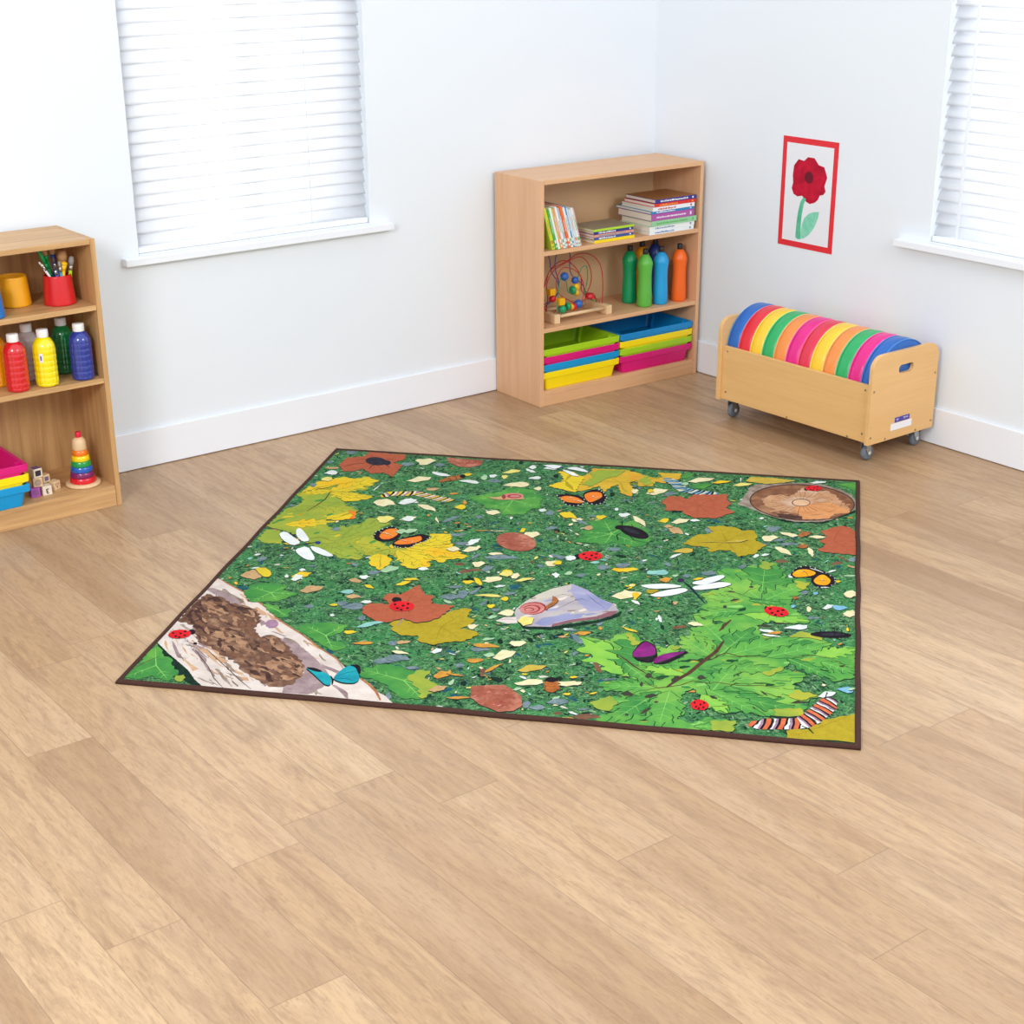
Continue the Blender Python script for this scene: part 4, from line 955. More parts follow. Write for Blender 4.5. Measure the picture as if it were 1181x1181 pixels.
leaf_bright leaf_dark:0.34 637,-554 826,-397
leaf_bright leaf_dark:0.34 753,-541 917,-427
leaf_green leaf_dark:0.30 808,-548 931,-647
leaf_lime leaf_dark:0.50 884,-507 989,-450
leaf_bright leaf_dark:0.50 900,-549 987,-602
leaf_green leaf_dark:0.34 605,-640 787,-614
leaf_bright leaf_dark:0.26 626,-714 849,-646
leaf_bright leaf_dark:0.24 666,-740 881,-756
leaf_green leaf_dark:0.26 639,-787 862,-864
leaf_bright leaf_dark:0.34 601,-777 752,-893
leaf_lime leaf_dark:0.50 590,-813 659,-895
leaf_green leaf_dark:0.55 709,-156 706,149
leaf_bright leaf_dark:0.40 717,-154 845,6
leaf_bright leaf_dark:0.40 700,-137 566,42
leaf_green leaf_dark:0.30 678,-162 781,-172
leaf_bright leaf_dark:0.40 642,-244 520,-299
leaf_bright leaf_dark:0.40 641,-167 533,-154
leaf_lime leaf_dark:0.34 674,-269 850,-280
leaf_bright leaf_dark:0.40 615,-773 659,-621
leaf_bright leaf_dark:0.30 587,-987 683,-968
leaf_green leaf_dark:0.40 361,-659 448,-770
yellow_green 3 297,-911 345,-861 372,-889 357,-946 325,-940
yellow_green 3 622,-948 685,-936 682,-996 633,-1001
yellow_green 3 336,-470 351,-456 386,-530 367,-543
yellow_green 3 691,104 697,155 735,145 717,87
yellow_green 3 829,-734 892,-752 850,-791 816,-777
yellow_green 2 832,-357 889,-376 897,-407 857,-396 802,-402
yellow_green 2 727,-406 751,-421 732,-426
yellow_green 3 736,-650 787,-597 795,-613 759,-663
yellow_green 3 806,17 850,4 833,-51 812,-34
yellow_green 3 776,-857 847,-835 866,-879 821,-907 792,-901
branch 0 487,-783 510,-727 534,-687 570,-597 598,-535 616,-465 622,-466 610,-539 582,-602 546,-692 521,-733 492,-786
branch 0 433,-772 466,-791 526,-762 555,-730 604,-738 616,-727 681,-735 743,-723 792,-733 792,-735 744,-727 681,-739 616,-731 604,-742 556,-733 528,-765 467,-795 432,-774
branch 0 335,-607 365,-638 390,-671 426,-710 424,-713 385,-675 360,-642 332,-609
branch 0 426,-711 445,-733 469,-742 478,-728 480,-729 469,-746 443,-737 424,-712
branch 0 591,-596 612,-563 601,-568 632,-539 669,-554 730,-544 730,-546 669,-559 633,-544 605,-571 617,-565 593,-597
branch 0 795,-527 841,-527 868,-508 911,-514 911,-516 868,-511 842,-530 795,-529
branch 0 599,-398 610,-353 627,-315 632,-316 620,-356 604,-399
branch 0 608,-876 637,-865 671,-851 672,-853 638,-868 608,-877
branch 0 651,-126 668,-81 692,-62 693,-63 670,-83 652,-127
branch 0 923,-526 946,-539 961,-559 960,-560 944,-541 922,-527
hole_dark 0 437,-851 443,-837 455,-827 466,-829 472,-837 460,-846 454,-855 444,-856
hole_dark 0 437,-949 441,-936 446,-922 456,-913 465,-905 461,-920 455,-930 448,-942
hole_dark 0 400,-959 401,-954 403,-951 407,-951 410,-955 410,-961 406,-964 402,-964
hole_dark 0 373,-841 381,-832 389,-823 400,-833 410,-840 402,-853 394,-853 384,-855
hole_dark 0 361,-746 367,-739 375,-736 382,-739 385,-745 377,-747 372,-751 366,-749
hole_dark 0 424,-730 427,-717 431,-707 437,-709 441,-719 441,-732 436,-741 430,-737
hole_dark 0 416,-782 417,-771 419,-763 422,-765 426,-777 425,-787 423,-793 420,-791
hole_dark 0 466,-875 467,-870 470,-867 475,-867 479,-871 476,-876 473,-879 469,-879
hole_dark 0 745,-311 764,-307 781,-306 794,-310 801,-316 786,-317 772,-321 755,-317
hole_dark 0 704,-340 714,-334 729,-330 744,-332 751,-338 747,-344 732,-348 717,-345
hole_dark 0 738,-755 743,-758 749,-762 756,-773 761,-782 756,-781 750,-775 744,-768
hole_dark 0 599,-228 600,-219 603,-213 607,-214 611,-223 609,-231 606,-236 602,-235
hole_dark 0 616,-177 621,-168 627,-159 636,-159 644,-159 639,-169 633,-174 625,-179
hole_dark 0 945,-565 947,-561 952,-560 958,-557 963,-561 959,-566 955,-571 948,-572
hole_dark 0 785,-779 787,-778 790,-778 794,-781 797,-785 795,-787 791,-786 786,-783
hole_dark 0 607,-812 611,-810 617,-809 623,-814 625,-820 623,-824 617,-824 611,-818
hole_dark 0 724,-851 726,-851 729,-854 732,-859 734,-866 732,-866 728,-863 724,-856
hole_dark 0 671,-676 672,-673 674,-670 676,-670 678,-674 678,-677 675,-680 672,-679
hole_dark 0 600,-108 605,-104 612,-100 621,-103 628,-106 623,-112 616,-113 609,-114
hole_dark 0 666,-63 668,-56 672,-51 677,-51 682,-58 679,-64 675,-68 670,-67
hole_dark 0 819,-813 829,-805 840,-797 856,-796 870,-794 860,-803 848,-807 835,-813
hole_dark 0 608,-813 614,-810 622,-813 628,-822 631,-830 622,-826 617,-827 611,-820
hole_dark 0 532,-601 541,-600 554,-600 566,-604 572,-607 568,-610 556,-609 543,-605
hole_dark 0 498,-744 497,-733 503,-723 507,-710 517,-709 516,-726 515,-743 507,-754
hole_dark 0 565,-710 569,-698 577,-692 585,-701 589,-714 581,-716 576,-724 569,-719
black 0 368,-601 385,-520 399,-500 432,-531 443,-587 446,-617 430,-648 392,-642
purple 0 371,-596 387,-535 400,-507 429,-536 440,-589 412,-609 380,-618
black 0 436,-647 444,-596 482,-565 534,-547 503,-604 474,-645 451,-653
purple 0 435,-638 444,-598 482,-567 522,-553 497,-584 471,-619 442,-646
leg_line 0 379,-608 408,-578 420,-533 421,-533 410,-579 380,-609
leg_line 0 444,-634 469,-600 499,-568 499,-569 470,-601 445,-634
black 0 735,-188 742,-234 738,-280 737,-280 741,-234 734,-188
black 0 757,-184 760,-230 761,-275 760,-276 758,-230 756,-184
black 0 777,-180 775,-227 783,-271 782,-271 774,-227 776,-180
black 0 733,-217 732,-226 731,-234 729,-239 727,-239 725,-236 723,-228 722,-219 722,-209 723,-201 725,-196 727,-196 730,-200 732,-207
red 0 795,-236 791,-251 781,-262 766,-267 750,-264 736,-255 726,-241 722,-225 726,-209 736,-198 751,-193 767,-196 782,-205 791,-219
black 0 744,-213 742,-219 739,-222 736,-220 734,-215 735,-210 739,-207 742,-208
black 0 751,-242 749,-247 746,-250 743,-249 741,-244 742,-238 746,-236 749,-237
black 0 767,-226 766,-232 763,-234 759,-233 758,-228 759,-223 762,-220 765,-221
black 0 782,-216 781,-221 777,-224 774,-222 772,-218 773,-212 777,-209 780,-211
black 0 779,-246 778,-252 775,-255 772,-253 770,-248 771,-243 774,-240 778,-242
black 0 761,-255 760,-260 757,-263 754,-261 752,-256 753,-251 756,-248 760,-250
black 0 569,-834 575,-871 574,-908 573,-908 574,-871 568,-834
black 0 583,-831 587,-868 590,-905 589,-905 585,-869 582,-831
black 0 596,-829 597,-866 604,-902 603,-903 596,-867 595,-829
black 0 573,-867 573,-875 573,-881 571,-885 569,-885 567,-882 565,-876 564,-869 564,-861 564,-854 566,-850 568,-850 570,-853 572,-859
red 0 610,-868 608,-881 602,-892 593,-897 582,-897 572,-892 565,-881 562,-869 564,-856 570,-845 579,-839 590,-839 600,-845 607,-855
black 0 575,-857 575,-862 573,-864 571,-863 569,-859 570,-854 572,-852 574,-853
black 0 581,-880 581,-884 579,-886 576,-885 575,-881 576,-877 578,-874 580,-876
black 0 591,-865 591,-869 589,-871 586,-870 585,-866 586,-862 588,-860 590,-861
black 0 600,-854 600,-859 598,-861 595,-860 594,-856 595,-851 597,-849 599,-850
black 0 600,-880 600,-884 598,-886 595,-885 594,-881 595,-877 597,-874 599,-876
black 0 589,-889 588,-893 586,-895 584,-894 583,-890 583,-885 585,-883 588,-885
black 0 979,-358 976,-367 965,-375 950,-381 930,-386 910,-388 891,-388 875,-384 864,-379 861,-371 864,-363 875,-355 890,-348 910,-343 931,-341 950,-342 966,-345 976,-351
beetle 0 960,-354 956,-359 946,-364 932,-369 916,-372 902,-373 892,-371 889,-368 892,-363 902,-358 916,-353 932,-350 946,-349 956,-351
black 0 888,-385 890,-356 887,-328 889,-327 894,-356 890,-385
black 0 927,-377 930,-348 927,-320 929,-320 934,-348 929,-378
black 0 947,-374 950,-344 947,-316 948,-316 954,-344 949,-374
leaf_yellow 0 967,-288 970,-312 970,-331 967,-332 964,-312 964,-288
white 0 714,-368 719,-363 735,-365 750,-365 766,-375 753,-379 740,-382 726,-379
white 0 784,-345 802,-327 827,-311 852,-310 852,-324 848,-336 830,-347 811,-345
white 0 890,-761 900,-745 910,-727 925,-728 938,-728 929,-749 918,-756 905,-766
white 0 892,-181 899,-165 906,-148 917,-150 926,-150 920,-171 912,-178 903,-188
white 0 722,-398 736,-394 756,-395 772,-402 779,-410 759,-407 746,-409 731,-404
amber 0 738,-390 749,-379 763,-370 778,-370 778,-378 776,-385 766,-391 754,-390
blue_pale 0 939,-709 952,-697 969,-688 985,-696 984,-710 980,-721 968,-727 956,-719
blue_pale 0 922,-160 927,-150 941,-153 955,-151 969,-165 957,-174 945,-185 929,-181
blue_pale 0 799,-181 801,-174 805,-173 810,-170 815,-177 811,-185 808,-194 802,-194
cream 0 953,-208 965,-185 982,-175 995,-190 1001,-212 984,-218 973,-232 960,-223
cream 0 847,-205 846,-191 847,-178 851,-174 858,-182 860,-197 858,-212 852,-215
cream 0 954,-61 965,-37 981,-27 993,-44 999,-67 983,-73 973,-87 961,-78
pale_green 0 912,-735 913,-732 914,-729 915,-730 916,-733 916,-736 914,-739 913,-738
pale_green 0 969,-707 973,-700 978,-693 985,-693 991,-693 987,-701 981,-705 976,-709
black 0 910,-775 911,-750 914,-730 915,-730 914,-751 912,-775
mustard 0 816,-964 851,-950 882,-929 892,-889 923,-883 948,-863 989,-839 991,-997 873,-1001 818,-1005
moss_dark 0 771,-892 819,-890 850,-878 875,-840 900,-783 908,-786 892,-848 862,-891 822,-908 770,-901
cater_orange 0 726,-932 722,-943 717,-955 722,-959 730,-944 734,-928
cater_orange 0 733,-929 729,-944 722,-959 727,-963 737,-944 742,-925
black 0 741,-925 736,-944 727,-962 732,-967 743,-944 750,-921
white 0 749,-922 743,-944 732,-966 743,-971 750,-943 751,-916
mauve 0 751,-916 749,-943 743,-971 749,-973 757,-942 758,-912
black 0 757,-912 756,-942 748,-973 755,-972 763,-941 764,-911
cater_orange 0 764,-911 762,-941 755,-972 762,-970 769,-939 771,-910
cater_orange 0 770,-910 768,-940 761,-971 768,-969 775,-938 777,-908
black 0 776,-909 775,-938 767,-969 774,-968 782,-937 783,-907
white 0 782,-907 781,-937 774,-968 781,-967 788,-936 790,-906
mauve 0 789,-906 787,-936 780,-967 787,-966 794,-935 796,-905
black 0 795,-905 793,-935 786,-966 793,-964 800,-933 802,-904
cater_orange 0 801,-904 800,-934 792,-964 799,-963 807,-932 808,-902
cater_orange 0 808,-902 806,-932 799,-963 806,-962 813,-931 815,-901
black 0 814,-901 812,-931 805,-962 812,-961 819,-930 821,-900
white 0 820,-900 818,-930 811,-961 822,-960 825,-928 824,-898
mauve 0 823,-899 825,-928 821,-960 828,-958 831,-926 830,-896
black 0 829,-897 831,-926 827,-958 834,-956 838,-924 836,-894
cater_orange 0 835,-895 837,-925 833,-956 840,-954 844,-922 842,-893
cater_orange 0 841,-893 843,-923 839,-954 846,-952 850,-921 848,-891
black 0 847,-891 849,-921 845,-952 852,-950 856,-919 854,-889
white 0 853,-889 855,-919 851,-950 874,-940 859,-912 840,-889
mauve 0 840,-889 858,-913 873,-941 878,-935 863,-907 844,-884
black 0 844,-884 862,-908 877,-936 882,-930 867,-902 848,-879
cater_orange 0 848,-879 866,-903 881,-931 886,-925 870,-897 852,-874
cater_orange 0 851,-874 870,-898 885,-926 889,-920 874,-892 856,-869
black 0 855,-869 874,-893 889,-921 893,-915 878,-887 860,-863
white 0 859,-864 878,-887 893,-915 901,-906 881,-881 858,-861
mauve 0 858,-862 881,-882 901,-906 904,-900 884,-875 861,-856
black 0 861,-856 883,-876 903,-901 907,-894 887,-870 864,-850
cater_orange 0 864,-851 886,-870 906,-895 910,-889 890,-864 867,-844
cater_orange 0 867,-845 889,-865 909,-889 912,-883 892,-858 870,-839
black 0 870,-839 892,-859 912,-884 915,-877 895,-853 873,-833
white 0 872,-834 895,-853 915,-878 918,-872 898,-847 876,-827
mauve 0 875,-828 898,-848 918,-872 921,-866 901,-841 879,-822
black 0 878,-822 901,-842 921,-867 925,-859 904,-835 880,-817
cater_orange 0 880,-818 903,-836 925,-860 928,-853 906,-829 883,-811
cater_orange 0 882,-812 906,-830 927,-854 930,-847 909,-824 885,-805
black 0 885,-806 909,-824 930,-848 933,-841 911,-818 888,-799
white 0 887,-800 911,-818 932,-842 935,-835 914,-812 890,-794
mauve 0 890,-794 914,-813 935,-836 938,-830 917,-806 893,-788
black 0 893,-788 916,-807 938,-830 940,-824 919,-800 895,-782
cater_orange 0 895,-783 919,-801 940,-824 943,-818 922,-794 898,-776
cater_orange 0 898,-777 921,-795 943,-819 940,-812 925,-789 906,-770
black 0 906,-770 924,-790 940,-813 941,-804 928,-784 912,-768
white 0 911,-768 927,-785 941,-805 942,-796 931,-779 918,-765
mauve 0 917,-766 931,-779 942,-797 943,-787 934,-774 924,-763
black 0 923,-763 934,-774 943,-788 944,-780 937,-769 929,-761
moss_dark 0 855,-933 874,-944 886,-969 883,-970 870,-948 853,-936
wing_white 0 329,-113 368,-94 422,-81 469,-92 434,-114 373,-133
wing_white 0 367,-180 410,-138 470,-103 487,-123 449,-164 398,-191
wing_white 0 484,-66 522,-23 578,23 590,8 568,-32 522,-76
wing_white 0 491,-93 539,-61 582,-35 617,-46 586,-81 507,-119
dark_teal 0 462,-51 491,-92 544,-207 540,-209 483,-96 458,-54
purple_dark 0 465,-46 465,-53 462,-59 459,-63 454,-64 450,-62 447,-56 445,-50 445,-42 448,-36 451,-32 456,-31 460,-34 463,-39
cream 0 257,-211 273,-183 291,-154 322,-162 347,-167 333,-203 312,-213 289,-228
cream 0 198,-825 217,-810 228,-798 246,-797 261,-795 259,-809 242,-817 223,-828
cream 0 507,-359 517,-351 533,-350 546,-360 553,-372 539,-373 526,-378 509,-369
leaf_yellow 0 319,-189 319,-171 326,-170 332,-162 342,-181 339,-200 336,-222 327,-222
leaf_yellow 0 316,-423 323,-422 342,-432 360,-440 370,-451 359,-449 348,-447 332,-438
leaf_yellow 0 492,-35 498,-25 504,-15 515,-16 523,-15 518,-27 511,-32 503,-38
amber 0 388,-60 394,-44 404,-31 416,-33 422,-45 420,-60 411,-72 399,-68
amber 0 197,-488 200,-479 212,-477 224,-472 238,-479 229,-489 221,-501 206,-503
amber 0 244,-1013 250,-1006 258,-999 267,-999 272,-1004 271,-1011 262,-1015 254,-1014
teal_pale 0 341,-17 357,-3 378,10 400,11 411,3 406,-10 383,-18 366,-17
mustard 0 358,-151 360,-141 372,-139 383,-134 396,-141 387,-153 380,-165 366,-166
white 0 322,-228 330,-226 342,-232 350,-248 354,-261 342,-252 335,-251 326,-240
white 0 419,-351 415,-334 415,-321 418,-321 425,-337 429,-356 430,-371 425,-369
white 0 409,-353 410,-345 412,-340 415,-341 418,-349 417,-356 415,-360 412,-359
white 0 252,-970 258,-968 264,-967 273,-974 281,-980 275,-983 268,-981 260,-979
yellow_green 0 473,-537 475,-527 485,-525 494,-520 504,-529 498,-541 491,-550 482,-550
brown 0 461,-407 470,-395 480,-382 496,-382 509,-381 501,-396 490,-402 477,-410
brown 0 266,-995 283,-979 309,-971 332,-976 343,-988 316,-994 301,-1004 279,-1002
brown 0 288,-720 279,-693 274,-670 280,-668 291,-685 301,-709 305,-731 297,-728
grey_blue 0 310,-773 319,-767 328,-760 343,-758 355,-756 347,-764 337,-768 325,-773
grey_blue 0 454,-16 460,-5 467,5 476,4 480,-5 479,-16 472,-24 463,-21
grey_blue 0 177,-495 190,-501 207,-515 222,-538 227,-555 221,-560 205,-547 190,-521
grey_blue 0 154,-480 163,-474 175,-468 189,-466 195,-470 192,-476 180,-481 167,-482
tan 0 447,-224 448,-216 453,-215 458,-212 464,-219 461,-228 458,-237 452,-237
white 0 -592,127 -592,124 -595,123 -597,126 -597,130 -594,130
white 0 -595,151 -595,148 -598,147 -600,150 -600,154 -597,154
white 0 -598,175 -598,172 -601,171 -603,174 -603,178 -600,178
white 0 -590,189 -591,185 -593,185 -595,188 -595,192 -593,192
white 0 -583,203 -583,199 -585,199 -588,202 -587,206 -585,206
white 0 -571,218 -571,214 -573,214 -576,217 -575,221 -573,221
white 0 -558,233 -559,229 -561,229 -563,232 -563,235 -561,236
white 0 -540,217 -540,214 -543,213 -545,216 -545,220 -542,221
white 0 -522,202 -522,198 -525,198 -527,201 -527,205 -524,205
white 0 -557,164 -558,161 -560,160 -562,164 -562,167 -559,168
white 0 -406,156 -406,153 -409,152 -411,155 -410,159 -408,160
white 0 -409,139 -409,136 -412,135 -414,139 -413,142 -411,143
white 0 -412,123 -412,119 -415,119 -417,122 -416,125 -414,126
white 0 -424,108 -424,105 -427,104 -429,107 -429,111 -426,111
white 0 -436,94 -437,91 -439,90 -441,93 -441,97 -438,97
white 0 -441,78 -441,74 -444,74 -446,77 -445,80 -443,81
white 0 -446,62 -446,58 -448,58 -450,61 -450,64 -448,65
white 0 -462,56 -463,53 -465,52 -467,55 -467,59 -464,59
white 0 -479,51 -479,47 -482,47 -484,50 -483,53 -481,54
white 0 -489,55 -489,51 -492,51 -494,54 -493,57 -491,58
white 0 -499,59 -499,55 -502,55 -504,58 -504,61 -501,62
white 0 -453,107 -453,104 -456,103 -458,106 -457,110 -455,110
white 0 46,615 45,611 43,610 41,614 42,618 44,618
white 0 47,591 47,587 44,586 42,590 43,594 46,595
white 0 49,567 48,563 46,563 44,566 44,571 47,571
white 0 34,555 34,551 31,550 29,554 30,558 32,558
white 0 20,542 19,538 17,537 15,541 15,545 18,545
white 0 5,547 4,543 2,543 0,546 0,550 3,551
white 0 -10,552 -11,548 -13,548 -15,551 -15,555 -12,556
white 0 -21,576 -22,572 -25,571 -27,575 -26,579 -23,580
white 0 -33,600 -33,596 -36,595 -38,599 -37,603 -35,604
white 0 -44,618 -45,614 -47,614 -49,617 -49,622 -46,622
white 0 -56,637 -56,633 -59,632 -61,636 -60,640 -58,641
white 0 -5,626 -5,622 -8,621 -10,625 -9,629 -7,629
white 0 83,726 82,721 79,721 77,725 78,729 81,729
white 0 93,712 92,708 90,707 88,711 89,715 91,716
white 0 103,698 103,694 100,694 98,697 99,702 102,702
white 0 113,672 112,668 109,667 107,671 108,675 111,676
white 0 122,646 121,642 118,641 116,645 117,649 120,650
white 0 121,624 120,620 118,619 116,623 116,627 119,627
white 0 120,602 119,598 117,597 115,601 116,605 118,605
white 0 108,586 107,582 105,581 103,585 104,589 106,590
white 0 96,570 96,566 93,566 91,569 92,573 95,574
white 0 80,575 79,571 76,571 74,574 75,578 78,579
white 0 63,580 62,576 59,576 58,579 58,583 61,584
white 0 73,652 72,648 69,647 67,651 68,655 71,656
white 0 901,97 900,94 898,94 897,96 898,99 900,100
white 0 915,78 914,75 912,74 911,77 912,80 914,80
white 0 928,59 927,56 925,55 924,58 925,61 927,61
white 0 929,40 928,37 926,36 925,39 926,42 928,42
white 0 930,21 929,18 927,18 926,20 927,23 929,23
white 0 920,1 919,-2 917,-2 916,0 917,3 919,4
white 0 910,-19 910,-22 908,-22 906,-19 907,-17 909,-16
white 0 894,-20 893,-23 891,-24 890,-21 891,-18 893,-18
white 0 878,-22 877,-25 875,-25 874,-23 875,-20 877,-20
white 0 890,37 889,34 887,34 886,36 886,39 889,39
white 0 790,62 790,59 788,59 786,61 787,64 789,65
white 0 799,91 798,88 796,87 795,90 796,93 798,93
white 0 807,119 806,116 804,116 803,118 804,121 806,122
white 0 822,132 821,129 819,128 818,131 818,134 821,135
white 0 836,145 835,142 833,141 832,144 833,147 835,147
white 0 851,138 850,135 848,134 847,137 848,140 850,140
white 0 867,131 866,127 863,127 862,130 863,133 865,133
white 0 828,96 827,93 825,93 824,95 825,98 827,99
"""

# ------------------------------------------------------------------ the rug
def moss_material():
    t = NT('print_moss'); v = t.coord()
    n1 = t.noise(v, 75, 6, .78, .8); n2 = t.noise(v, 9, 4, .6); n3 = t.noise(v, 210, 3, .7); n4 = t.noise(v, 24, 5, .75, 1.2)
    col = t.ramp(n1, [(.33, lin((18, 38, 32))), (.44, lin((44, 84, 54))), (.55, lin((80, 130, 78))), (.67, lin((140, 178, 130)))])
    col = t.mix(t.math('MULTIPLY', t.ramp(n2, [(.42, (0, 0, 0, 1)), (.62, (1, 1, 1, 1))]), .38), col, lin((52, 140, 76)), 'MIX')
    col = t.mix(t.math('MULTIPLY', t.ramp(n4, [(.54, (0, 0, 0, 1)), (.62, (1, 1, 1, 1))]), .75), col, lin((24, 42, 42)))
    col = t.mix(t.ramp(n3, [(.60, (0, 0, 0, 1)), (.70, (.75, .75, .75, 1))]), col, lin((160, 188, 162)))
    t.fin(col, .95, .08); t.bump(n1, .4, .002); return t.m
PR = {
 'bark_grey': ((176, 160, 146), (122, 104, 92), 30), 'bark_orange': ((196, 132, 88), (150, 92, 66), 60), 'bee_orange': ((206, 122, 52), (150, 78, 34), 90),
 'beetle': ((58, 58, 70), (40, 40, 50), 60), 'black': ((26, 22, 28), (44, 36, 44), 60), 'blue': ((50, 80, 150), (30, 40, 90), 80), 'blue_pale': ((110, 168, 200), (140, 190, 214), 60),
 'branch': ((74, 50, 42), (100, 70, 52), 60), 'brown': ((136, 96, 72), (104, 74, 62), 50), 'brown_orange': ((186, 120, 66), (140, 84, 50), 60), 'butter_yellow': ((246, 184, 40), (236, 150, 30), 30),
 'cater_orange': ((224, 122, 80), (196, 88, 60), 60), 'cream': ((236, 228, 186), (222, 208, 160), 40), 'dark_teal': ((36, 62, 66), (24, 34, 44), 50), 'grey_blue': ((132, 150, 154), (92, 112, 120), 50),
 'hole_dark': ((52, 60, 50), (80, 66, 56), 60), 'leaf_bright': ((104, 172, 74), (78, 150, 74), 14, (136, 186, 80)), 'moss_light': ((100, 144, 94), (74, 124, 78), 60), 'moss_mid': ((50, 98, 58), (38, 82, 50), 60), 'moss_vivid': ((50, 130, 68), (60, 134, 74), 60), 'moss_pale': ((148, 176, 138), (116, 152, 116), 60), 'moss_grey': ((92, 112, 104), (62, 84, 80), 60), 'olive': ((132, 138, 44), (116, 122, 44), 30), 'leaf_lime': ((150, 200, 78), (122, 186, 76), 20), 'amber': ((214, 162, 66), (190, 128, 60), 40), 'leaf_dark': ((38, 84, 48), (30, 66, 42), 24), 'leaf_vein': ((140, 200, 104), (128, 190, 96), 30), 'rust_vein': ((160, 84, 62), (150, 78, 56), 40), 'mustard_vein': ((158, 138, 38), (150, 128, 36), 40), 'log_warm': ((214, 176, 140), (196, 150, 116), 40), 'leaf_green': ((80, 152, 72), (60, 130, 66), 16, (106, 168, 74)),
 'leaf_orange': ((222, 176, 60), (196, 166, 56), 14, (224, 148, 52)), 'leaf_yellow': ((232, 202, 48), (212, 190, 56), 20, (238, 180, 40)), 'leg_line': ((92, 84, 96), (70, 60, 72), 50),
 'log_brown': ((132, 98, 80), (92, 64, 54), 38, (176, 138, 108)), 'log_dark': ((92, 66, 58), (66, 46, 44), 40), 'log_mauve': ((176, 154, 154), (140, 116, 120), 24), 'log_pale': ((232, 220, 210), (206, 192, 184), 14, (224, 208, 196)),
 'log_tan': ((190, 150, 116), (148, 108, 84), 36), 'mauve': ((150, 108, 140), (176, 142, 160), 40), 'moss_dark': ((18, 36, 32), (34, 60, 46), 50), 'mustard': ((184, 164, 46), (168, 146, 40), 60),
 'mustard_light': ((204, 180, 80), (190, 162, 66), 40), 'nut': ((172, 102, 82), (146, 78, 62), 46, (196, 132, 108)), 'orange': ((242, 112, 44), (228, 142, 52), 20), 'pale_green': ((178, 206, 164), (150, 190, 150), 40),
 'purple': ((150, 44, 132), (118, 30, 104), 24), 'purple_dark': ((66, 44, 84), (44, 32, 60), 40), 'red': ((226, 42, 48), (208, 30, 40), 30), 'red_dark': ((168, 66, 70), (146, 54, 60), 40),
 'ring_brown': ((150, 104, 76), (118, 78, 58), 30, (172, 128, 94)), 'ring_orange': ((222, 158, 104), (206, 138, 88), 30), 'ring_pale': ((230, 192, 156), (214, 170, 130), 30), 'ring_tan': ((206, 160, 122), (184, 134, 98), 26, (216, 188, 166)),
 'rust': ((184, 100, 72), (170, 88, 62), 60), 'shell': ((214, 146, 136), (196, 116, 110), 40), 'stone': ((190, 180, 186), (170, 160, 170), 9, (206, 198, 180)), 'stone_blue': ((158, 160, 196), (136, 140, 178), 10, (184, 178, 200)),
 'stone_red': ((150, 96, 104), (128, 88, 104), 20), 'tan': ((206, 170, 122), (186, 148, 104), 40), 'teal': ((40, 170, 178), (30, 140, 160), 22), 'teal_dark': ((44, 100, 112), (30, 70, 84), 40), 'teal_pale': ((150, 204, 190), (128, 184, 176), 30),
 'white': ((232, 236, 230), (206, 216, 208), 40), 'wing_white': ((238, 240, 238), (220, 226, 224), 20), 'yellow_green': ((158, 174, 66), (136, 160, 66), 12, (186, 180, 60)), 'yellow_pale': ((236, 224, 130), (222, 206, 110), 30)}
RUG_O = (0.23871, -1.69541); RUG_A = -0.853844; RUG_T = .0080
CR = [(-.997, .994), (1.001, .990), (.997, -1.014), (-.986, -1.026)]     # the rug's own corners, metres from its middle
rug = thing('woodland_rug', 'square woodland-print rug with leaves and minibeasts lying on the oak floor', 'rug', (RUG_O[0], RUG_O[1], 0), RUG_A)
names = ['moss']+sorted(PR)
rmats = [moss_material()]+[printed(k, *PR[k][:2], scale=PR[k][2], c=(PR[k][3] if len(PR[k]) > 3 else None)) for k in sorted(PR)]
IDX = {k: i for i, k in enumerate(names)}
pile = MB()
def side_line(i, t):
    a, b = CR[i], CR[(i+1) % 4]
    return (a[0]+(b[0]-a[0])*t, a[1]+(b[1]-a[1])*t)
pile.add([(x*.995, y*.995, .0006) for x, y in CR]+[(x*.995, y*.995, RUG_T) for x, y in CR], [(3, 2, 1, 0), (4, 5, 6, 7), (0, 1, 5, 4), (1, 2, 6, 5), (2, 3, 7, 6), (3, 0, 4, 7)])
def inside(x, y, m=.0065):
    # keep the print within the four edges
    for i in range(4):
        a, b = CR[i], CR[(i+1) % 4]; ex, ey = b[0]-a[0], b[1]-a[1]; l = math.hypot(ex, ey)
        dist = (ex*(y-a[1])-ey*(x-a[0]))/l          # clockwise order: inside is negative
        if dist > -m: x += (dist+m)*ey/l; y -= (dist+m)*ex/l
    return x, y
LAYER = {}
def lift(P):
    # a print layer sits a few microns over whatever it overlaps
    xs = [p[0] for p in P]; ys = [p[1] for p in P]
    cells = [(i, j) for i in range(int(math.floor(min(xs)/.012)), int(math.floor(max(xs)/.012))+1) for j in range(int(math.floor(min(ys)/.012)), int(math.floor(max(ys)/.012))+1)]
    n = 1+max(LAYER.get(c, 0) for c in cells)
    for c in cells: LAYER[c] = n
    return RUG_T+.0001+n*7e-6
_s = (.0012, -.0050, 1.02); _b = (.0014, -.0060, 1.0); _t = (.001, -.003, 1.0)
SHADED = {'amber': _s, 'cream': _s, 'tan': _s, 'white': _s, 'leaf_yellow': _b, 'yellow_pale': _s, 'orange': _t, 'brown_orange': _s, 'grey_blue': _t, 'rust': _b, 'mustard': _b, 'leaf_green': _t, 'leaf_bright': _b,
          'nut': _b, 'wing_white': _s, 'yellow_green': _t, 'pale_green': _s, 'red': _t, 'teal_pale': _s, 'leaf_orange': _b, 'mustard_light': _s, 'blue_pale': _s, 'bee_orange': _s, 'teal': (.0014, -.008, 1.0), 'purple': (0.0014, -.008, 1.0)}
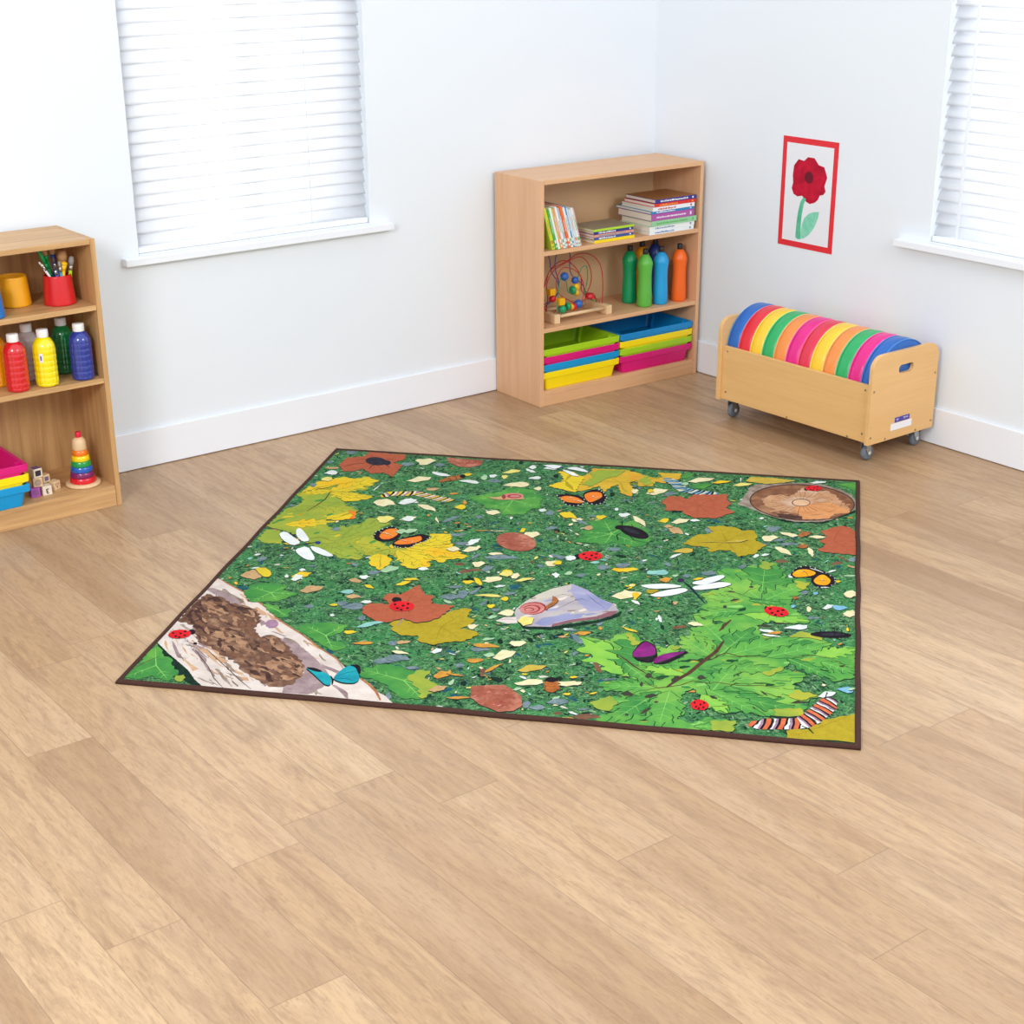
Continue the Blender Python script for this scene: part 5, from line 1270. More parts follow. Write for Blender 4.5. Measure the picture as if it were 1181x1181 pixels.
SMOOTH = {'stone', 'stone_blue', 'stone_red', 'nut', 'wing_white', 'purple', 'teal', 'butter_yellow', 'log_mauve', 'ring_tan', 'ring_orange', 'bark_grey', 'log_tan', 'orange', 'black'}
VEIN = {'leaf_green': 'leaf_vein', 'leaf_bright': 'leaf_dark', 'rust': 'rust_vein', 'mustard': 'mustard_vein', 'leaf_yellow': 'mustard', 'leaf_orange': 'mustard'}
def pip(x, y, P):
    c = False; j = len(P)-1
    for i in range(len(P)):
        if (P[i][1] > y) != (P[j][1] > y) and x < (P[j][0]-P[i][0])*(y-P[i][1])/(P[j][1]-P[i][1])+P[i][0]: c = not c
        j = i
    return c
def stroke(name, a, b, w):
    dx, dy = b[0]-a[0], b[1]-a[1]; l = math.hypot(dx, dy) or 1; nx, ny = -dy/l*w/2, dx/l*w/2
    motif(name, 0, [(a[0]+nx, a[1]+ny), (a[0]-nx, a[1]-ny), (b[0]-nx*.3, b[1]-ny*.3), (b[0]+nx*.3, b[1]+ny*.3)], False)
def veins(name, P):
    n = len(P); cx = sum(p[0] for p in P)/n; cy = sum(p[1] for p in P)/n
    R_ = [math.hypot(p[0]-cx, p[1]-cy) for p in P]; mx = max(R_)
    if mx < .05 or mx > .45: return
    for i in range(n):
        if R_[i] >= R_[i-1] and R_[i] >= R_[(i+1) % n] and R_[i] > .5*mx:
            b = (cx+(P[i][0]-cx)*.86, cy+(P[i][1]-cy)*.86)
            stroke(VEIN[name], (cx, cy), b, .0036)
            for f in (.4, .62):
                q = (cx+(P[i][0]-cx)*f, cy+(P[i][1]-cy)*f); ux, uy = (P[i][0]-cx)*.16, (P[i][1]-cy)*.16
                for sg in (-1, 1):
                    e = (q[0]+ux-sg*uy, q[1]+uy+sg*ux)
                    if pip(e[0], e[1], P): stroke(VEIN[name], q, e, .002)
def mottle(P, names, count, size, elong, ang, rnd):
    xs = [p[0] for p in P]; ys = [p[1] for p in P]; k = 0; tries = 0
    while k < count and tries < count*8:
        tries += 1
        x, y = rnd.uniform(min(xs), max(xs)), rnd.uniform(min(ys), max(ys))
        if not pip(x, y, P): continue
        L = size*rnd.uniform(.4, 1.2); w = L/elong; a = ang+rnd.uniform(-.35, .35); n = 9
        Q = [(x+(L*math.cos(2*PI*i/n)*math.cos(a)-w*math.sin(2*PI*i/n)*math.sin(a))*rnd.uniform(.6, 1.25),
              y+(L*math.cos(2*PI*i/n)*math.sin(a)+w*math.sin(2*PI*i/n)*math.cos(a))*rnd.uniform(.6, 1.25)) for i in range(n)]
        if all(pip(u, v, P) for u, v in Q): motif(rnd.choice(names), 0, Q, False); k += 1
rj = random.Random(5)
def area2(P): return sum(P[i][0]*P[(i+1) % len(P)][1]-P[(i+1) % len(P)][0]*P[i][1] for i in range(len(P)))
def motif(name, jag, pts, shadow=True):
    raw = pts
    if jag:
        out = []; s = 1 if area2(pts) > 0 else -1; n = len(pts); step = .008 if jag < 3 else .0125
        for i in range(n):
            a, b = pts[i], pts[(i+1) % n]; dx, dy = b[0]-a[0], b[1]-a[1]; l = math.hypot(dx, dy)
            out.append(a)
            k = max(1, int(l/step))
            for q in range(1, k):
                o = (1 if q % 2 else -1)*jag*(.0006 if jag < 3 else .00125)*rj.uniform(.2, 1.4)*s
                out.append((a[0]+dx*q/k+dy/l*o, a[1]+dy*q/k-dx/l*o))
        pts = out
    if name in SMOOTH and len(raw) > 4 and (name != 'black' or abs(area2(raw)) > .0012):
        for _ in range(1 if name == 'wing_white' else 2):
            o2 = []
            for i in range(len(pts)):
                a, b = pts[i], pts[(i+1) % len(pts)]
                o2 += [(a[0]*.78+b[0]*.22, a[1]*.78+b[1]*.22), (a[0]*.22+b[0]*.78, a[1]*.22+b[1]*.78)]
            pts = o2
    elif not jag and name in SHADED and len(pts) < 16:
        o2 = []
        for i in range(len(pts)):
            a, b = pts[i], pts[(i+1) % len(pts)]; l = math.hypot(b[0]-a[0], b[1]-a[1])*.13
            o2 += [a, ((a[0]+b[0])/2+rj.uniform(-l, l), (a[1]+b[1])/2+rj.uniform(-l, l))]
        pts = o2
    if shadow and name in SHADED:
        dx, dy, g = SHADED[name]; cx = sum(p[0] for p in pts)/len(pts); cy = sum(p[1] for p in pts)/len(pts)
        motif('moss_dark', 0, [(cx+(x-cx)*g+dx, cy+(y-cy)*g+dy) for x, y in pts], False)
    pts = [inside(*q) for q in pts]
    z = lift(pts)
    bm = bmesh.new(); vs = []
    for x, y in pts:
        if not vs or (vs[-1].co-Vector((x, y, 0))).length > 2e-4: vs.append(bm.verts.new((x, y, 0)))
    if len(vs) > 3 and (vs[0].co-vs[-1].co).length < 2e-4: bm.verts.remove(vs.pop())
    if len(vs) < 3: bm.free(); return
    f = bm.faces.new(vs); f.normal_update()
    if f.normal.z < 0: f.normal_flip()
    bmesh.ops.triangulate(bm, faces=[f]); bm.verts.index_update()
    V = [(v.co.x, v.co.y, z) for v in bm.verts]; F = [[v.index for v in q.verts] for q in bm.faces]; bm.free()
    for t3 in F:
        a, b, c = (V[i] for i in t3)
        if (b[0]-a[0])*(c[1]-a[1])-(b[1]-a[1])*(c[0]-a[0]) < 0: t3.reverse()
    tri = sum(abs((V[b][0]-V[a][0])*(V[c][1]-V[a][1])-(V[b][1]-V[a][1])*(V[c][0]-V[a][0])) for a, b, c in F)
    if tri > abs(area2(pts))*1.002:         # a stroke that folds over itself: separate its pieces by a hair
        for k, t3 in enumerate(F): pile.add([(V[i][0], V[i][1], z+(k % 6)*1.1e-6) for i in t3], [(0, 1, 2)], IDX[name])
    else: pile.add(V, F, IDX[name])
def oak_leaf(name, rim, a, b, w):
    dx, dy = b[0]-a[0], b[1]-a[1]; l = math.hypot(dx, dy); N = 30; ph = a[0]*50
    def outline(g, e):
        A = []; B = []
        for i in range(N+1):
            u = i/N; hw = w*l*.5*math.sin(PI*u**.75)**.8*(1-.30*math.cos(2*PI*4.5*u))*g+e
            uu = u-.05*math.cos(2*PI*4.5*u)
            for s, LL in ((1, A), (-1, B)):
                j = 1+.14*math.sin(i*2.1+s*2+ph)
                LL.append((a[0]+dx*uu-dy/l*hw*s*j, a[1]+dy*uu+dx/l*hw*s*j))
        return A+B[::-1]
    motif(rim, 0, outline(1.03, .0035), False); motif(name, 0, outline(1, .001), False)
    vn = rim if rim != 'leaf_dark' else 'leaf_vein'
    stroke(vn, a, (a[0]+dx*.85, a[1]+dy*.85), .003)
    for k in (.25, .45, .63):
        for s in (1, -1):
            c = (a[0]+dx*k, a[1]+dy*k); stroke(vn, c, (c[0]+dx*.1-dy/l*s*w*l*.36, c[1]+dy*.1+dx/l*s*w*l*.36), .002)
rl = random.Random(21); LOG_A = -.743; LOGB = []
def frag(name, x, y, L, w, a, n=6):
    ca, sa = math.cos(a), math.sin(a)
    P = []
    for i in range(n):
        u = 2*PI*(i+rl.uniform(-.25, .25))/n; p, q_ = L*math.cos(u), w*math.sin(u)
        P.append((x+p*ca-q_*sa, y+p*sa+q_*ca))
    z = lift(P); P = [(u, v, z) for u, v in P]
    pile.add(P, [tuple(range(n))], IDX[name])
for k in range(11000):
    x, y = rl.uniform(-.965, .965), rl.uniform(-.985, .965)
    c_l = math.sin(x*9.1+2*math.sin(y*4))+math.sin(y*11.3-x*5+1)
    name = rl.choice(['moss_light', 'moss_mid', 'moss_vivid', 'moss_dark', 'moss_dark', 'moss_mid', 'moss_pale', 'moss_dark'] if c_l > -.3 else ['moss_dark', 'moss_dark', 'moss_mid', 'teal_dark', 'moss_light', 'moss_grey'])
    L = rl.uniform(.004, .013); frag(name, x, y, L, L*rl.uniform(.15, .45), rl.uniform(0, PI), 5)
# loose scraps of leaf, bark and grit strewn through the printed moss
for k in range(2300):
    x, y = rl.uniform(-.98, .98), rl.uniform(-.98, .98)
    if math.sin(x*5.1+1)+math.sin(y*6.3-x*2)+rl.uniform(-1.2, 1.2) < -.2: continue
    m = rl.choice(['grey_blue', 'grey_blue', 'pale_green', 'moss_dark', 'moss_dark', 'moss_dark', 'white', 'cream', 'yellow_pale', 'brown', 'teal_pale', 'tan', 'teal_dark', 'teal_dark', 'log_pale', 'amber', 'leaf_yellow', 'moss_grey'])
    big = 1.0 if m in ('moss_dark', 'teal_dark', 'grey_blue') else .62
    L = rl.uniform(.004, .024)*big; w = L*rl.uniform(.12, .6); a = rl.uniform(0, PI); n = rl.choice((5, 6, 7))
    P = [(x+(L*math.cos(2*PI*i/n)*math.cos(a)-w*math.sin(2*PI*i/n)*math.sin(a))*rl.uniform(.7, 1.2),
          y+(L*math.cos(2*PI*i/n)*math.sin(a)+w*math.sin(2*PI*i/n)*math.cos(a))*rl.uniform(.7, 1.2)) for i in range(n)]
    motif(m, 0, P)
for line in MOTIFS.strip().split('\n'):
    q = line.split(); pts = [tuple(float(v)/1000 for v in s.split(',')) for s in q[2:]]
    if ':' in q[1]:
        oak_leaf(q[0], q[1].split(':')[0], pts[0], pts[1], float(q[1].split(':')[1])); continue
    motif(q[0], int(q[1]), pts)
    big = abs(area2(pts))/2
    if q[0] in VEIN and big > .004: veins(q[0], pts)
    if q[0] == 'log_pale' and big > .05: mottle(pts, ['log_mauve', 'log_pale', 'log_warm', 'bark_grey'], 150, .07, 12, LOG_A, rl)
    if q[0] == 'log_brown': LOGB.append(pts)
    if q[0] == 'mauve' and LOGB and len(LOGB) == 1:
        mottle(LOGB[0], ['log_dark', 'log_tan', 'brown', 'log_brown', 'log_brown', 'brown'], 260, .03, 3.6, LOG_A, rl); LOGB.append(None)
    if q[0] == 'leaf_bright': mottle(pts, ['leaf_green', 'leaf_green', 'leaf_dark', 'yellow_green', 'leaf_vein'], 150, .022, 2.4, .4, rl)
    if q[0] == 'yellow_green' and big > .05: mottle(pts, ['leaf_green', 'mustard', 'leaf_yellow'], 60, .022, 2.2, .9, rl)
    if q[0] == 'stone': mottle(pts, ['stone_blue', 'stone', 'bark_grey', 'log_pale', 'stone'], 60, .022, 2.5, .7, rl)
    if q[0] == 'nut' and big > .003: mottle(pts, ['shell', 'red_dark', 'rust'], 40, .007, 2.5, .7, rl)
    if q[0] == 'ring_brown' and big > .03: mottle(pts, ['ring_tan', 'log_brown', 'ring_brown'], 60, .02, 3, .2, rl)
print('RUG LAYERS', max(LAYER.values()))
pile.build('printed_pile', rmats, rug, normals=False)
bd = MB(); ring = []; rb = random.Random(3)
for i in range(4):
    a, b = CR[i], CR[(i+1) % 4]
    for k in range(0, 40):
        u = k/40; wob = .0016*math.sin(k*.9+i*2)*math.sin(PI*u)
        nx, ny = (b[1]-a[1])/2, -(b[0]-a[0])/2
        ring.append((a[0]+(b[0]-a[0])*u-nx*wob, a[1]+(b[1]-a[1])*u-ny*wob))
prof = [(-.0095, .0102), (-.004, .0122), (.002, .0112), (.006, .0065), (.0055, .0006), (-.0095, .0006)]     # across the edge, height
N = len(ring); vs = []
for i, (x, y) in enumerate(ring):
    p, q = ring[i-1], ring[(i+1) % N]
    a1 = Vector((x-p[0], y-p[1])).normalized(); a2 = Vector((q[0]-x, q[1]-y)).normalized()
    nrm = Vector((-(a1.y+a2.y), a1.x+a2.x)).normalized(); sc = 1/max(.5, nrm.dot(Vector((-a1.y, a1.x))))
    for o, h in prof: vs.append((x+nrm.x*o*sc, y+nrm.y*o*sc, h))
fs = []; K = len(prof)
for i in range(N):
    j = (i+1) % N
    for k in range(K): fs.append((i*K+k, j*K+k, j*K+(k+1) % K, i*K+(k+1) % K))
bd.add(vs, fs, 0, True)
tb = NT('dark_brown_binding'); tb.fin(tb.mix(tb.noise(tb.coord(), 240, 2), lin((58, 36, 32)), lin((84, 58, 50))), .9, .15); tb.bump(tb.noise(tb.coord(), 300, 2), .4, .001)
bd.build('edge_binding', tb.m, rug)

# ------------------------------------------------------------------ paint pots and brushes (left bookcase, top shelf)
RED = plain('red_plastic', (214, 34, 40), .28, .5, .02); YEL = plain('amber_plastic', (243, 172, 26), .28, .5, .02); BLU = plain('blue_plastic', (22, 116, 196), .28, .5, .02)
def pot(label, mat, x, y, z, rb=.054, rt=.0455, h=.1):
    t = thing('paint_pot', label, 'paint pot', (x, y, z), 0, 'paint pots on the left bookcase')
    m = MB(); m.lathe([(rb-.004, .0), (rb, .002), (rb*.98+rt*.02, .006), (rt+.0006, h-.004), (rt, h), (rt-.0035, h), (rt-.004, h-.004), (rb-.005, .006), (0, .006)], 40)
    m.build('pot_body', mat, t); return t
TOPZ = .7253
pot('red tapered pot full of brushes standing on the top shelf of the oak bookcase', RED, -.684, -.226, TOPZ)
pot('empty amber yellow tapered pot standing on the top shelf of the oak bookcase', YEL, -.812, -.152, TOPZ)
pot('blue tapered pot cut off by the left edge, on the oak bookcase top shelf', BLU, -.950, -.272, TOPZ)
def P(name, rgb, rough=.35): return plain(name, rgb, rough)
def brush(kind, label, foot, tip, hcol, bcol, r=.0032, head=.03, hr=.005, grp='brushes in the red pot'):
    """handle, metal ferrule and a bristle or sponge head; stands head up"""
    r *= 1.2; hr *= 1.15
    a, b = Vector(foot), Vector(tip); d = (b-a).normalized()
    t = thing(kind, label, 'paintbrush', foot, 0, grp)
    L = (b-a).length; q = lambda s: d*s
    m = MB(); m.tube([q(0), q(L*.5), q(L-head-.018)], [r*.8, r*1.15, r]); m.build('handle', P(*hcol), t)
    m = MB(); m.tube([q(L-head-.018), q(L-head)], [r*1.15, hr]); m.build('ferrule', plain('ferrule_metal', (196, 198, 200), .25, .5, .02, metal=.8) if kind == 'paintbrush' else P(*hcol), t)
    m = MB(); m.tube([q(L-head), q(L-head*.55), q(L-.003), q(L)], [hr, hr*1.25, hr*.9, hr*.3]); m.build('bristles', P(*bcol, .8), t)
    return t
fx, fy, fz = -.684, -.226, TOPZ+.008
def in_pot(dx, dy, tx, ty, tz): return (fx+dx, fy+dy, fz), (fx+tx, fy+ty, TOPZ+tz)
G_ = ('green_enamel', (18, 160, 84)); NV = ('navy_enamel', (36, 66, 160)); YE = ('yellow_enamel', (250, 196, 20)); PU = ('violet_enamel', (122, 86, 170)); SK = ('sky_enamel', (60, 150, 214)); WH = ('white_enamel', (236, 236, 238)); LM = ('lime_enamel', (186, 222, 50)); BK = ('black_enamel', (36, 36, 40))
brush('paintbrush', 'thin white-handled brush leaning far left out of the red pot', *in_pot(.02, .0, -.062, -.01, .152), WH, ('white_bristle', (228, 228, 222)), .0022, .012, .0024)
brush('paintbrush', 'second thin white brush leaning left beside it in the red pot', *in_pot(.018, -.01, -.058, -.022, .146), WH, ('white_bristle', (228, 228, 222)), .0022, .01, .0024)
brush('paint_stick', 'tall green tool leaning left in the red pot, its tip slanting highest left', *in_pot(.018, .008, -.052, .008, .186), G_, G_, .0042, .05, .0048)
brush('sponge_brush', 'green-handled dabber with a tan sponge head in the red pot', *in_pot(.006, .024, -.03, .026, .193), G_, ('tan_bristle', (190, 146, 104)), .005, .03, .0085)
brush('sponge_brush', 'navy-handled brush with a tall tan bristle head in the red pot', *in_pot(0, .006, .0, .02, .2), NV, ('tan_bristle', (206, 176, 140)), .006, .035, .0085)
brush('paintbrush', 'violet-handled brush low at the left of the red pot', *in_pot(.01, -.01, -.02, -.03, .14), PU, ('dark_bristle', (70, 62, 66)), .0038, .02, .004)
brush('paintbrush', 'black-ferruled sky blue brush leaning left in the middle of the red pot', *in_pot(.012, -.006, -.018, -.024, .164), SK, ('dark_bristle', (70, 62, 66)), .0038, .022, .004)
brush('paintbrush', 'sky blue brush with grey bristles at the centre front of the red pot', *in_pot(.014, -.014, -.002, -.034, .15), SK, ('grey_bristle', (150, 150, 150)), .0036, .02, .004)
brush('paint_stick', 'yellow tool with a round yellow head at the right of the red pot', *in_pot(-.006, .004, .034, .01, .172), YE, YE, .005, .026, .008)
brush('sponge_brush', 'yellow-handled dabber with a fat brown bristle head in the red pot', *in_pot(0, -.004, .022, -.012, .18), YE, ('brown_bristle', (178, 134, 92)), .0065, .036, .012)
brush('paint_stick', 'short yellow cross-topped tool at the front of the red pot', *in_pot(0, -.012, .018, -.03, .146), YE, YE, .005, .012, .0085)
brush('paintbrush', 'lime-handled flat brush with grey bristles leaning right out of the red pot', *in_pot(.027, -.005, .05, -.018, .158), LM, ('grey_bristle', (168, 158, 140)), .005, .03, .007)
brush('paintbrush', 'pink-tipped green brush standing in the blue pot at the left edge', (-.948, -.272, TOPZ+.008), (-.908, -.262, TOPZ+.176), G_, ('pink_bristle', (232, 120, 120)), .004, .03, .008, 'brushes in the blue pot')
brush('paintbrush', 'second pink-tipped brush in the blue pot, leaning left out of frame', (-.940, -.280, TOPZ+.008), (-.955, -.29, TOPZ+.17), G_, ('pink_bristle', (232, 120, 120)), .004, .03, .008, 'brushes in the blue pot')

# ------------------------------------------------------------------ ready-mix paint bottles (left bookcase, middle shelf)
CAPW = plain('white_cap', (240, 240, 240), .35, .4, .02)
def paint_bottle(label, rgb, x, y, name, rz=0):
    t = thing('paint_bottle', label, 'paint bottle', (x-.002, y, .4693), rz, 'paint bottles on the left bookcase')
    m = MB(); prof = [(.032, .0), (.0365, .003), (.038, .010)]
    nz = 6
    for i in range(nz*6+1):
        u = i/(nz*6); z = .012+u*.118; prof.append((.0386-.0013*abs(math.cos(u*nz*PI)**8), z))
    prof += [(.0380, .134), (.0345, .146), (.0265, .160), (.0195, .166), (.0165, .168), (.0165, .174)]
    def waffle(a, z, i):
        if z < .012 or z > .131: return 1
        return 1-.035*abs(math.cos(a*7))**8
    m.lathe(prof, 112, mod=waffle); m.build('bottle_body', plain(name, rgb, .2, .6, .03, coat=.8), t)
    c = MB()
    c.lathe([(.0192, .1675), (.0197, .169), (.0197, .190), (.0186, .1935), (.006, .194), (0, .194)], 48, mod=lambda a, z, i: 1+.012*math.cos(a*24) if .169 < z < .189 else 1)
    c.build('bottle_cap', CAPW, t)
    return t
paint_bottle('red paint bottle with white cap at the front of the oak bookcase middle shelf', (214, 22, 36), -.882, -.283, 'red_paint')
paint_bottle('orange-yellow paint bottle with white cap cut off by the left edge', (246, 158, 16), -.912, -.185, 'orange_paint')
paint_bottle('clear greyish paint bottle standing behind the yellow one', (196, 186, 190), -.795, -.176, 'white_paint')
paint_bottle('bright yellow paint bottle with white cap on the oak bookcase', (246, 226, 12), -.780, -.284, 'yellow_paint')
paint_bottle('dark green paint bottle with white cap standing behind the blue one', (8, 122, 66), -.668, -.168, 'green_paint')
bb = paint_bottle('deep blue paint bottle with white cap nearest the oak bookcase side', (38, 56, 150), -.652, -.284, 'blue_paint')
m = MB(); vs = []; fs = []
for i in range(7):
    a = -.25+i*.09; vs += [(.0392*math.cos(a), .0392*math.sin(a), .045), (.0392*math.cos(a), .0392*math.sin(a), .112)]
for i in range(6): fs.append((i*2, i*2+2, i*2+3, i*2+1))
m.add(vs, fs, 0, True); lb = m.build('bottle_label', plain('pink_label', (222, 52, 110), .4), bb, normals=False); lb['label'] = 'pink side label'
yb = [o for o in SC.objects if o.get('label', '').startswith('bright yellow paint')][0]
m = MB(); vs = []; fs = []
for i in range(5):
    a = R(222)+i*.08; vs += [(.0392*math.cos(a), .0392*math.sin(a), .088), (.0392*math.cos(a), .0392*math.sin(a), .118)]
for i in range(4): fs.append((i*2, i*2+2, i*2+3, i*2+1))
m.add(vs, fs, 0, True); lb = m.build('bottle_label', plain('white_label', (232, 232, 240), .4), yb, normals=False); lb['label'] = 'small white label with blue print'
m = MB(); vs = []
for i in range(3):
    a = R(226)+i*.08; vs += [(.0394*math.cos(a), .0394*math.sin(a), .094), (.0394*math.cos(a), .0394*math.sin(a), .110)]
m.add(vs, [(0, 2, 3, 1), (2, 4, 5, 3)], 0, True); m.build('label_print', plain('violet_ink', (120, 110, 190), .5), lb, normals=False)

# ------------------------------------------------------------------ shallow trays
def tray_mesh(L, D, H, ribs=False):
    """nesting tray: tapered body, stepped flange with dropped lip and notched corners"""
    m = MB(); ww = .0022
    def rr(hx, hy, r, n=4): return rrect(-hx, hx, -hy, hy, r, n)
    rings = [(L/2-.030, D/2-.014, .010, 0), (L/2-.028, D/2-.0125, .014, .003), (L/2-.018, D/2-.0055, .016, H-.031), (L/2-.011, D/2-.005, .012, H-.029), (L/2-.010, D/2-.0045, .012, H-.0265), (L/2-.0025, D/2-.0020, .009, H-.0262), (L/2-.001, D/2-.001, .009, H-.0245), (L/2, D/2, .009, H-.0015), (L/2-.0015, D/2-.0015, .009, H),
             (L/2-.010, D/2-.0045, .010, H), (L/2-.012, D/2-.006, .012, H-.003), (L/2-.0195, D/2-.0085, .014, H-.030), (L/2-.0300, D/2-.0155, .012, .004), (L/2-.033, D/2-.018, .009, .0025)]
    K = None; vs = []
    for hx, hy, r, z in rings:
        p = rr(hx, hy, r); K = len(p); vs += [(x, y, z) for x, y in p]
    fs = []
    for i in range(len(rings)-1):
        for k in range(K): fs.append((i*K+k, i*K+(k+1) % K, (i+1)*K+(k+1) % K, (i+1)*K+k))
    fs.append(tuple(range(K))[::-1]); e = (len(rings)-1)*K; fs.append(tuple(range(e, e+K)))
    m.add(vs, fs)
    for sx in (-1, 1):      # stiffening ribs inside the corners
        for sy in (-1, 1):
            if ribs: m.prism([(sx*(L/2-.010), H-.004), (sx*(L/2-.030), H-.004), (sx*(L/2-.038), .004), (sx*(L/2-.026), .004)], sy*(D/2-.050)-.004, sy*(D/2-.050)+.004, 'y')
    return m
TRC = {'lime': (166, 212, 30), 'magenta': (220, 18, 122), 'cyan': (0, 152, 214), 'yellow': (254, 226, 10), 'azure': (8, 138, 206)}
tray_data = tray_mesh(.424, .298, .077); top_tray = tray_mesh(.424, .298, .077, True)
def tray(label, col, x, y, z, rz, grp):
    t = thing('storage_tray', label, 'storage tray', (x, y, z), rz, grp)
    o = (top_tray if 'top of' in label else tray_data).build('tray_body', plain('tray_'+col, TRC[col], .33, .5, .02), t)
    return t
rz = -.0206; c_, s_ = math.cos(rz), math.sin(rz)
def inR(u, v, z): return (1.3153+u*c_-v*s_, -.3357+u*s_+v*c_, z)      # a place inside the corner bookcase
pit = .0335
for k, (c, lab) in enumerate((('yellow', 'yellow tray at the bottom of the left stack in the beech bookcase'), ('cyan', 'blue tray second from the bottom of the left stack in the beech bookcase'), ('magenta', 'magenta tray under the lime one in the left stack of the beech bookcase'), ('lime', 'open lime green tray on top of the left stack in the beech bookcase'))):
    tray(lab, c, *inR(.231, .158, .0658+k*pit), rz, 'trays in the left stack of the beech bookcase')
for k, (c, lab) in enumerate((('magenta', 'magenta tray at the bottom of the right stack in the beech bookcase'), ('lime', 'lime tray second from the bottom of the right stack in the beech bookcase'), ('yellow', 'yellow tray under the blue one in the right stack of the beech bookcase'), ('azure', 'open blue tray on top of the right stack in the beech bookcase'))):
    tray(lab, c, *inR(.658, .158, .0658+k*pit), rz, 'trays in the right stack of the beech bookcase')
for k, (c, lab) in enumerate((('cyan', 'blue tray at the bottom of the stack in the oak bookcase by the left edge'), ('yellow', 'yellow tray in the middle of the stack in the oak bookcase'), ('magenta', 'magenta tray on top of the stack in the oak bookcase'))):
    tray(lab, c, -1.118, -.193, .0774+k*.036, .01, 'trays in the oak bookcase')

# ------------------------------------------------------------------ ring stacker and alphabet blocks
BIRCH = wood('pale_birch', (232, 200, 158), (212, 174, 130), 'z', .4, 1, .4)
st = thing('ring_stacker', 'wooden cone ring stacker in rainbow colours on the bottom shelf of the oak bookcase', 'stacking toy', (-.683, -.246, .0773))
m = MB(); m.lathe([(.057, 0), (.061, .003), (.061, .009), (.057, .012), (0, .012)], 48); m.build('base_disc', BIRCH, st)
z = .0122
for i, (nm, rgb) in enumerate((('red', (220, 22, 40)), ('plum', (130, 30, 96)), ('blue', (30, 96, 190)), ('green', (18, 156, 74)), ('yellow', (248, 218, 10)), ('orange', (246, 124, 24)))):
    r0 = .0465-i*.0036; r1 = r0-.0032
    m = MB(); m.lathe([(r0-.0015, z), (r0, z+.0015), (r1+.0004, z+.0180), (r1-.0012, z+.0195), (.006, z+.0195), (.006, z)], 48)
    o = m.build('ring', plain('ring_'+nm, rgb, .22, .5, .02, coat=.4), st); o['label'] = nm+' ring'
    z += .0198
m = MB(); m.lathe([(.0240, z), (.0252, z+.002), (.0240, z+.024), (.0220, z+.034), (.0165, z+.042), (.009, z+.0445), (0, z+.0447)], 40); m.build('cone_top', BIRCH, st)
m = MB(); m.lathe([(.009, z+.0435), (.0098, z+.046), (.0098, z+.062), (.0085, z+.064), (0, z+.0645)], 24); m.build('peg_knob', plain('pink_red_knob', (226, 30, 66), .3), st)
BLK = .0325
def block(label, x, y, z, rz, face, ink, glyph=None, top=None, size=BLK):
    t = thing('toy_block', label, 'toy block', (x, y, z), rz, 'wooden play blocks')
    h = size/2
    m = MB(); m.box(-h, h, -h, h, 0, size); m.build('block_body', face, t, bevel=.0018)
    if top is not None:
        m = MB(); m.box(-h+.002, h-.002, -h+.002, h-.002, size, size+.0003); m.build('painted_top', top, t)
    if glyph == 'three':
        cu = bpy.data.curves.new('three', 'FONT'); cu.body = '3'; cu.size = .025; cu.offset = .0005; cu.align_x = 'CENTER'; cu.align_y = 'CENTER'; cu.extrude = .0002
        tmp = bpy.data.objects.new('tmp', cu); COL.objects.link(tmp)
        bpy.context.view_layer.update()
        me = bpy.data.meshes.new_from_object(tmp.evaluated_get(bpy.context.evaluated_depsgraph_get()))
        bpy.data.objects.remove(tmp); bpy.data.curves.remove(cu)
        o = bpy.data.objects.new('numeral', me); COL.objects.link(o); me.materials.clear(); me.materials.append(ink)
        o.parent = t; o.location = (0, -h-.0003, h); o.rotation_euler = (PI/2, PI, 0)
    elif glyph == 'square':
        m = MB(); m.box(-h+.006, h-.006, -h-.0004, -h, .0065, size-.0065); m.build('printed_square', ink, t)
    elif glyph == 'triangle':
        m = MB()
        q = [(-.010, .024), (.010, .024), (0, .007)]; q2 = [(-.0068, .0221), (.0068, .0221), (0, .0108)]
        m.prism(q, -h-.0004, -h, 'y', 0, [q2]); m.build('printed_triangle', ink, t)
    elif glyph == 'scroll':
        m = MB()
        for r in (.011, .0075, .004): m.prism([(r*math.cos(k*PI/8), h+r*math.sin(k*PI/8)) for k in range(16)], -h-.0004, -h, 'y', 0, [[((r-.0014)*math.cos(k*PI/8), h+(r-.0014)*math.sin(k*PI/8)) for k in range(16)]])
        m.build('printed_scroll', ink, t)
    return t
NAT = wood('natural_block', (226, 196, 156), (206, 172, 130), 'z', .5, 2, .4); INK = plain('dark_ink', (44, 38, 50), .6); INKV = plain('grey_violet_ink', (110, 94, 130), .6)
PURP = plain('purple_block', (176, 86, 176), .5); DPUR = plain('dull_purple', (104, 82, 122), .6)
bz = .0773
block('purple play block lying at the front left of the block pile', -.866, -.259, bz, -.12, PURP, INKV, 'scroll')
block('pale play block showing a black numeral, at the front of the block pile', -.826, -.262, bz, -.06, plain('whitewood', (232, 218, 196), .5), INK, 'three')
block('play block showing a triangle outline, beside the ring stacker', -.786, -.232, bz, .45, NAT, plain('brown_ink', (150, 104, 74), .6), 'triangle')
block('play block with a grey scroll print, second layer of the pile', -.850, -.252, bz+BLK+.0004, -.2, NAT, INKV, 'scroll')
block('plain wooden block standing behind the scroll block', -.812, -.212, bz, .3, NAT, INKV, None)
block('plain wooden block in the second layer, right of the scroll block', -.8145, -.226, bz+BLK+.0004, .25, NAT, INKV, 'square', None, .028)
block('topmost play block of the pile with a dark square and purple top', -.850, -.250, bz+2*BLK+.0008, .1, plain('whitewood', (232, 218, 196), .5), INK, 'square', DPUR)

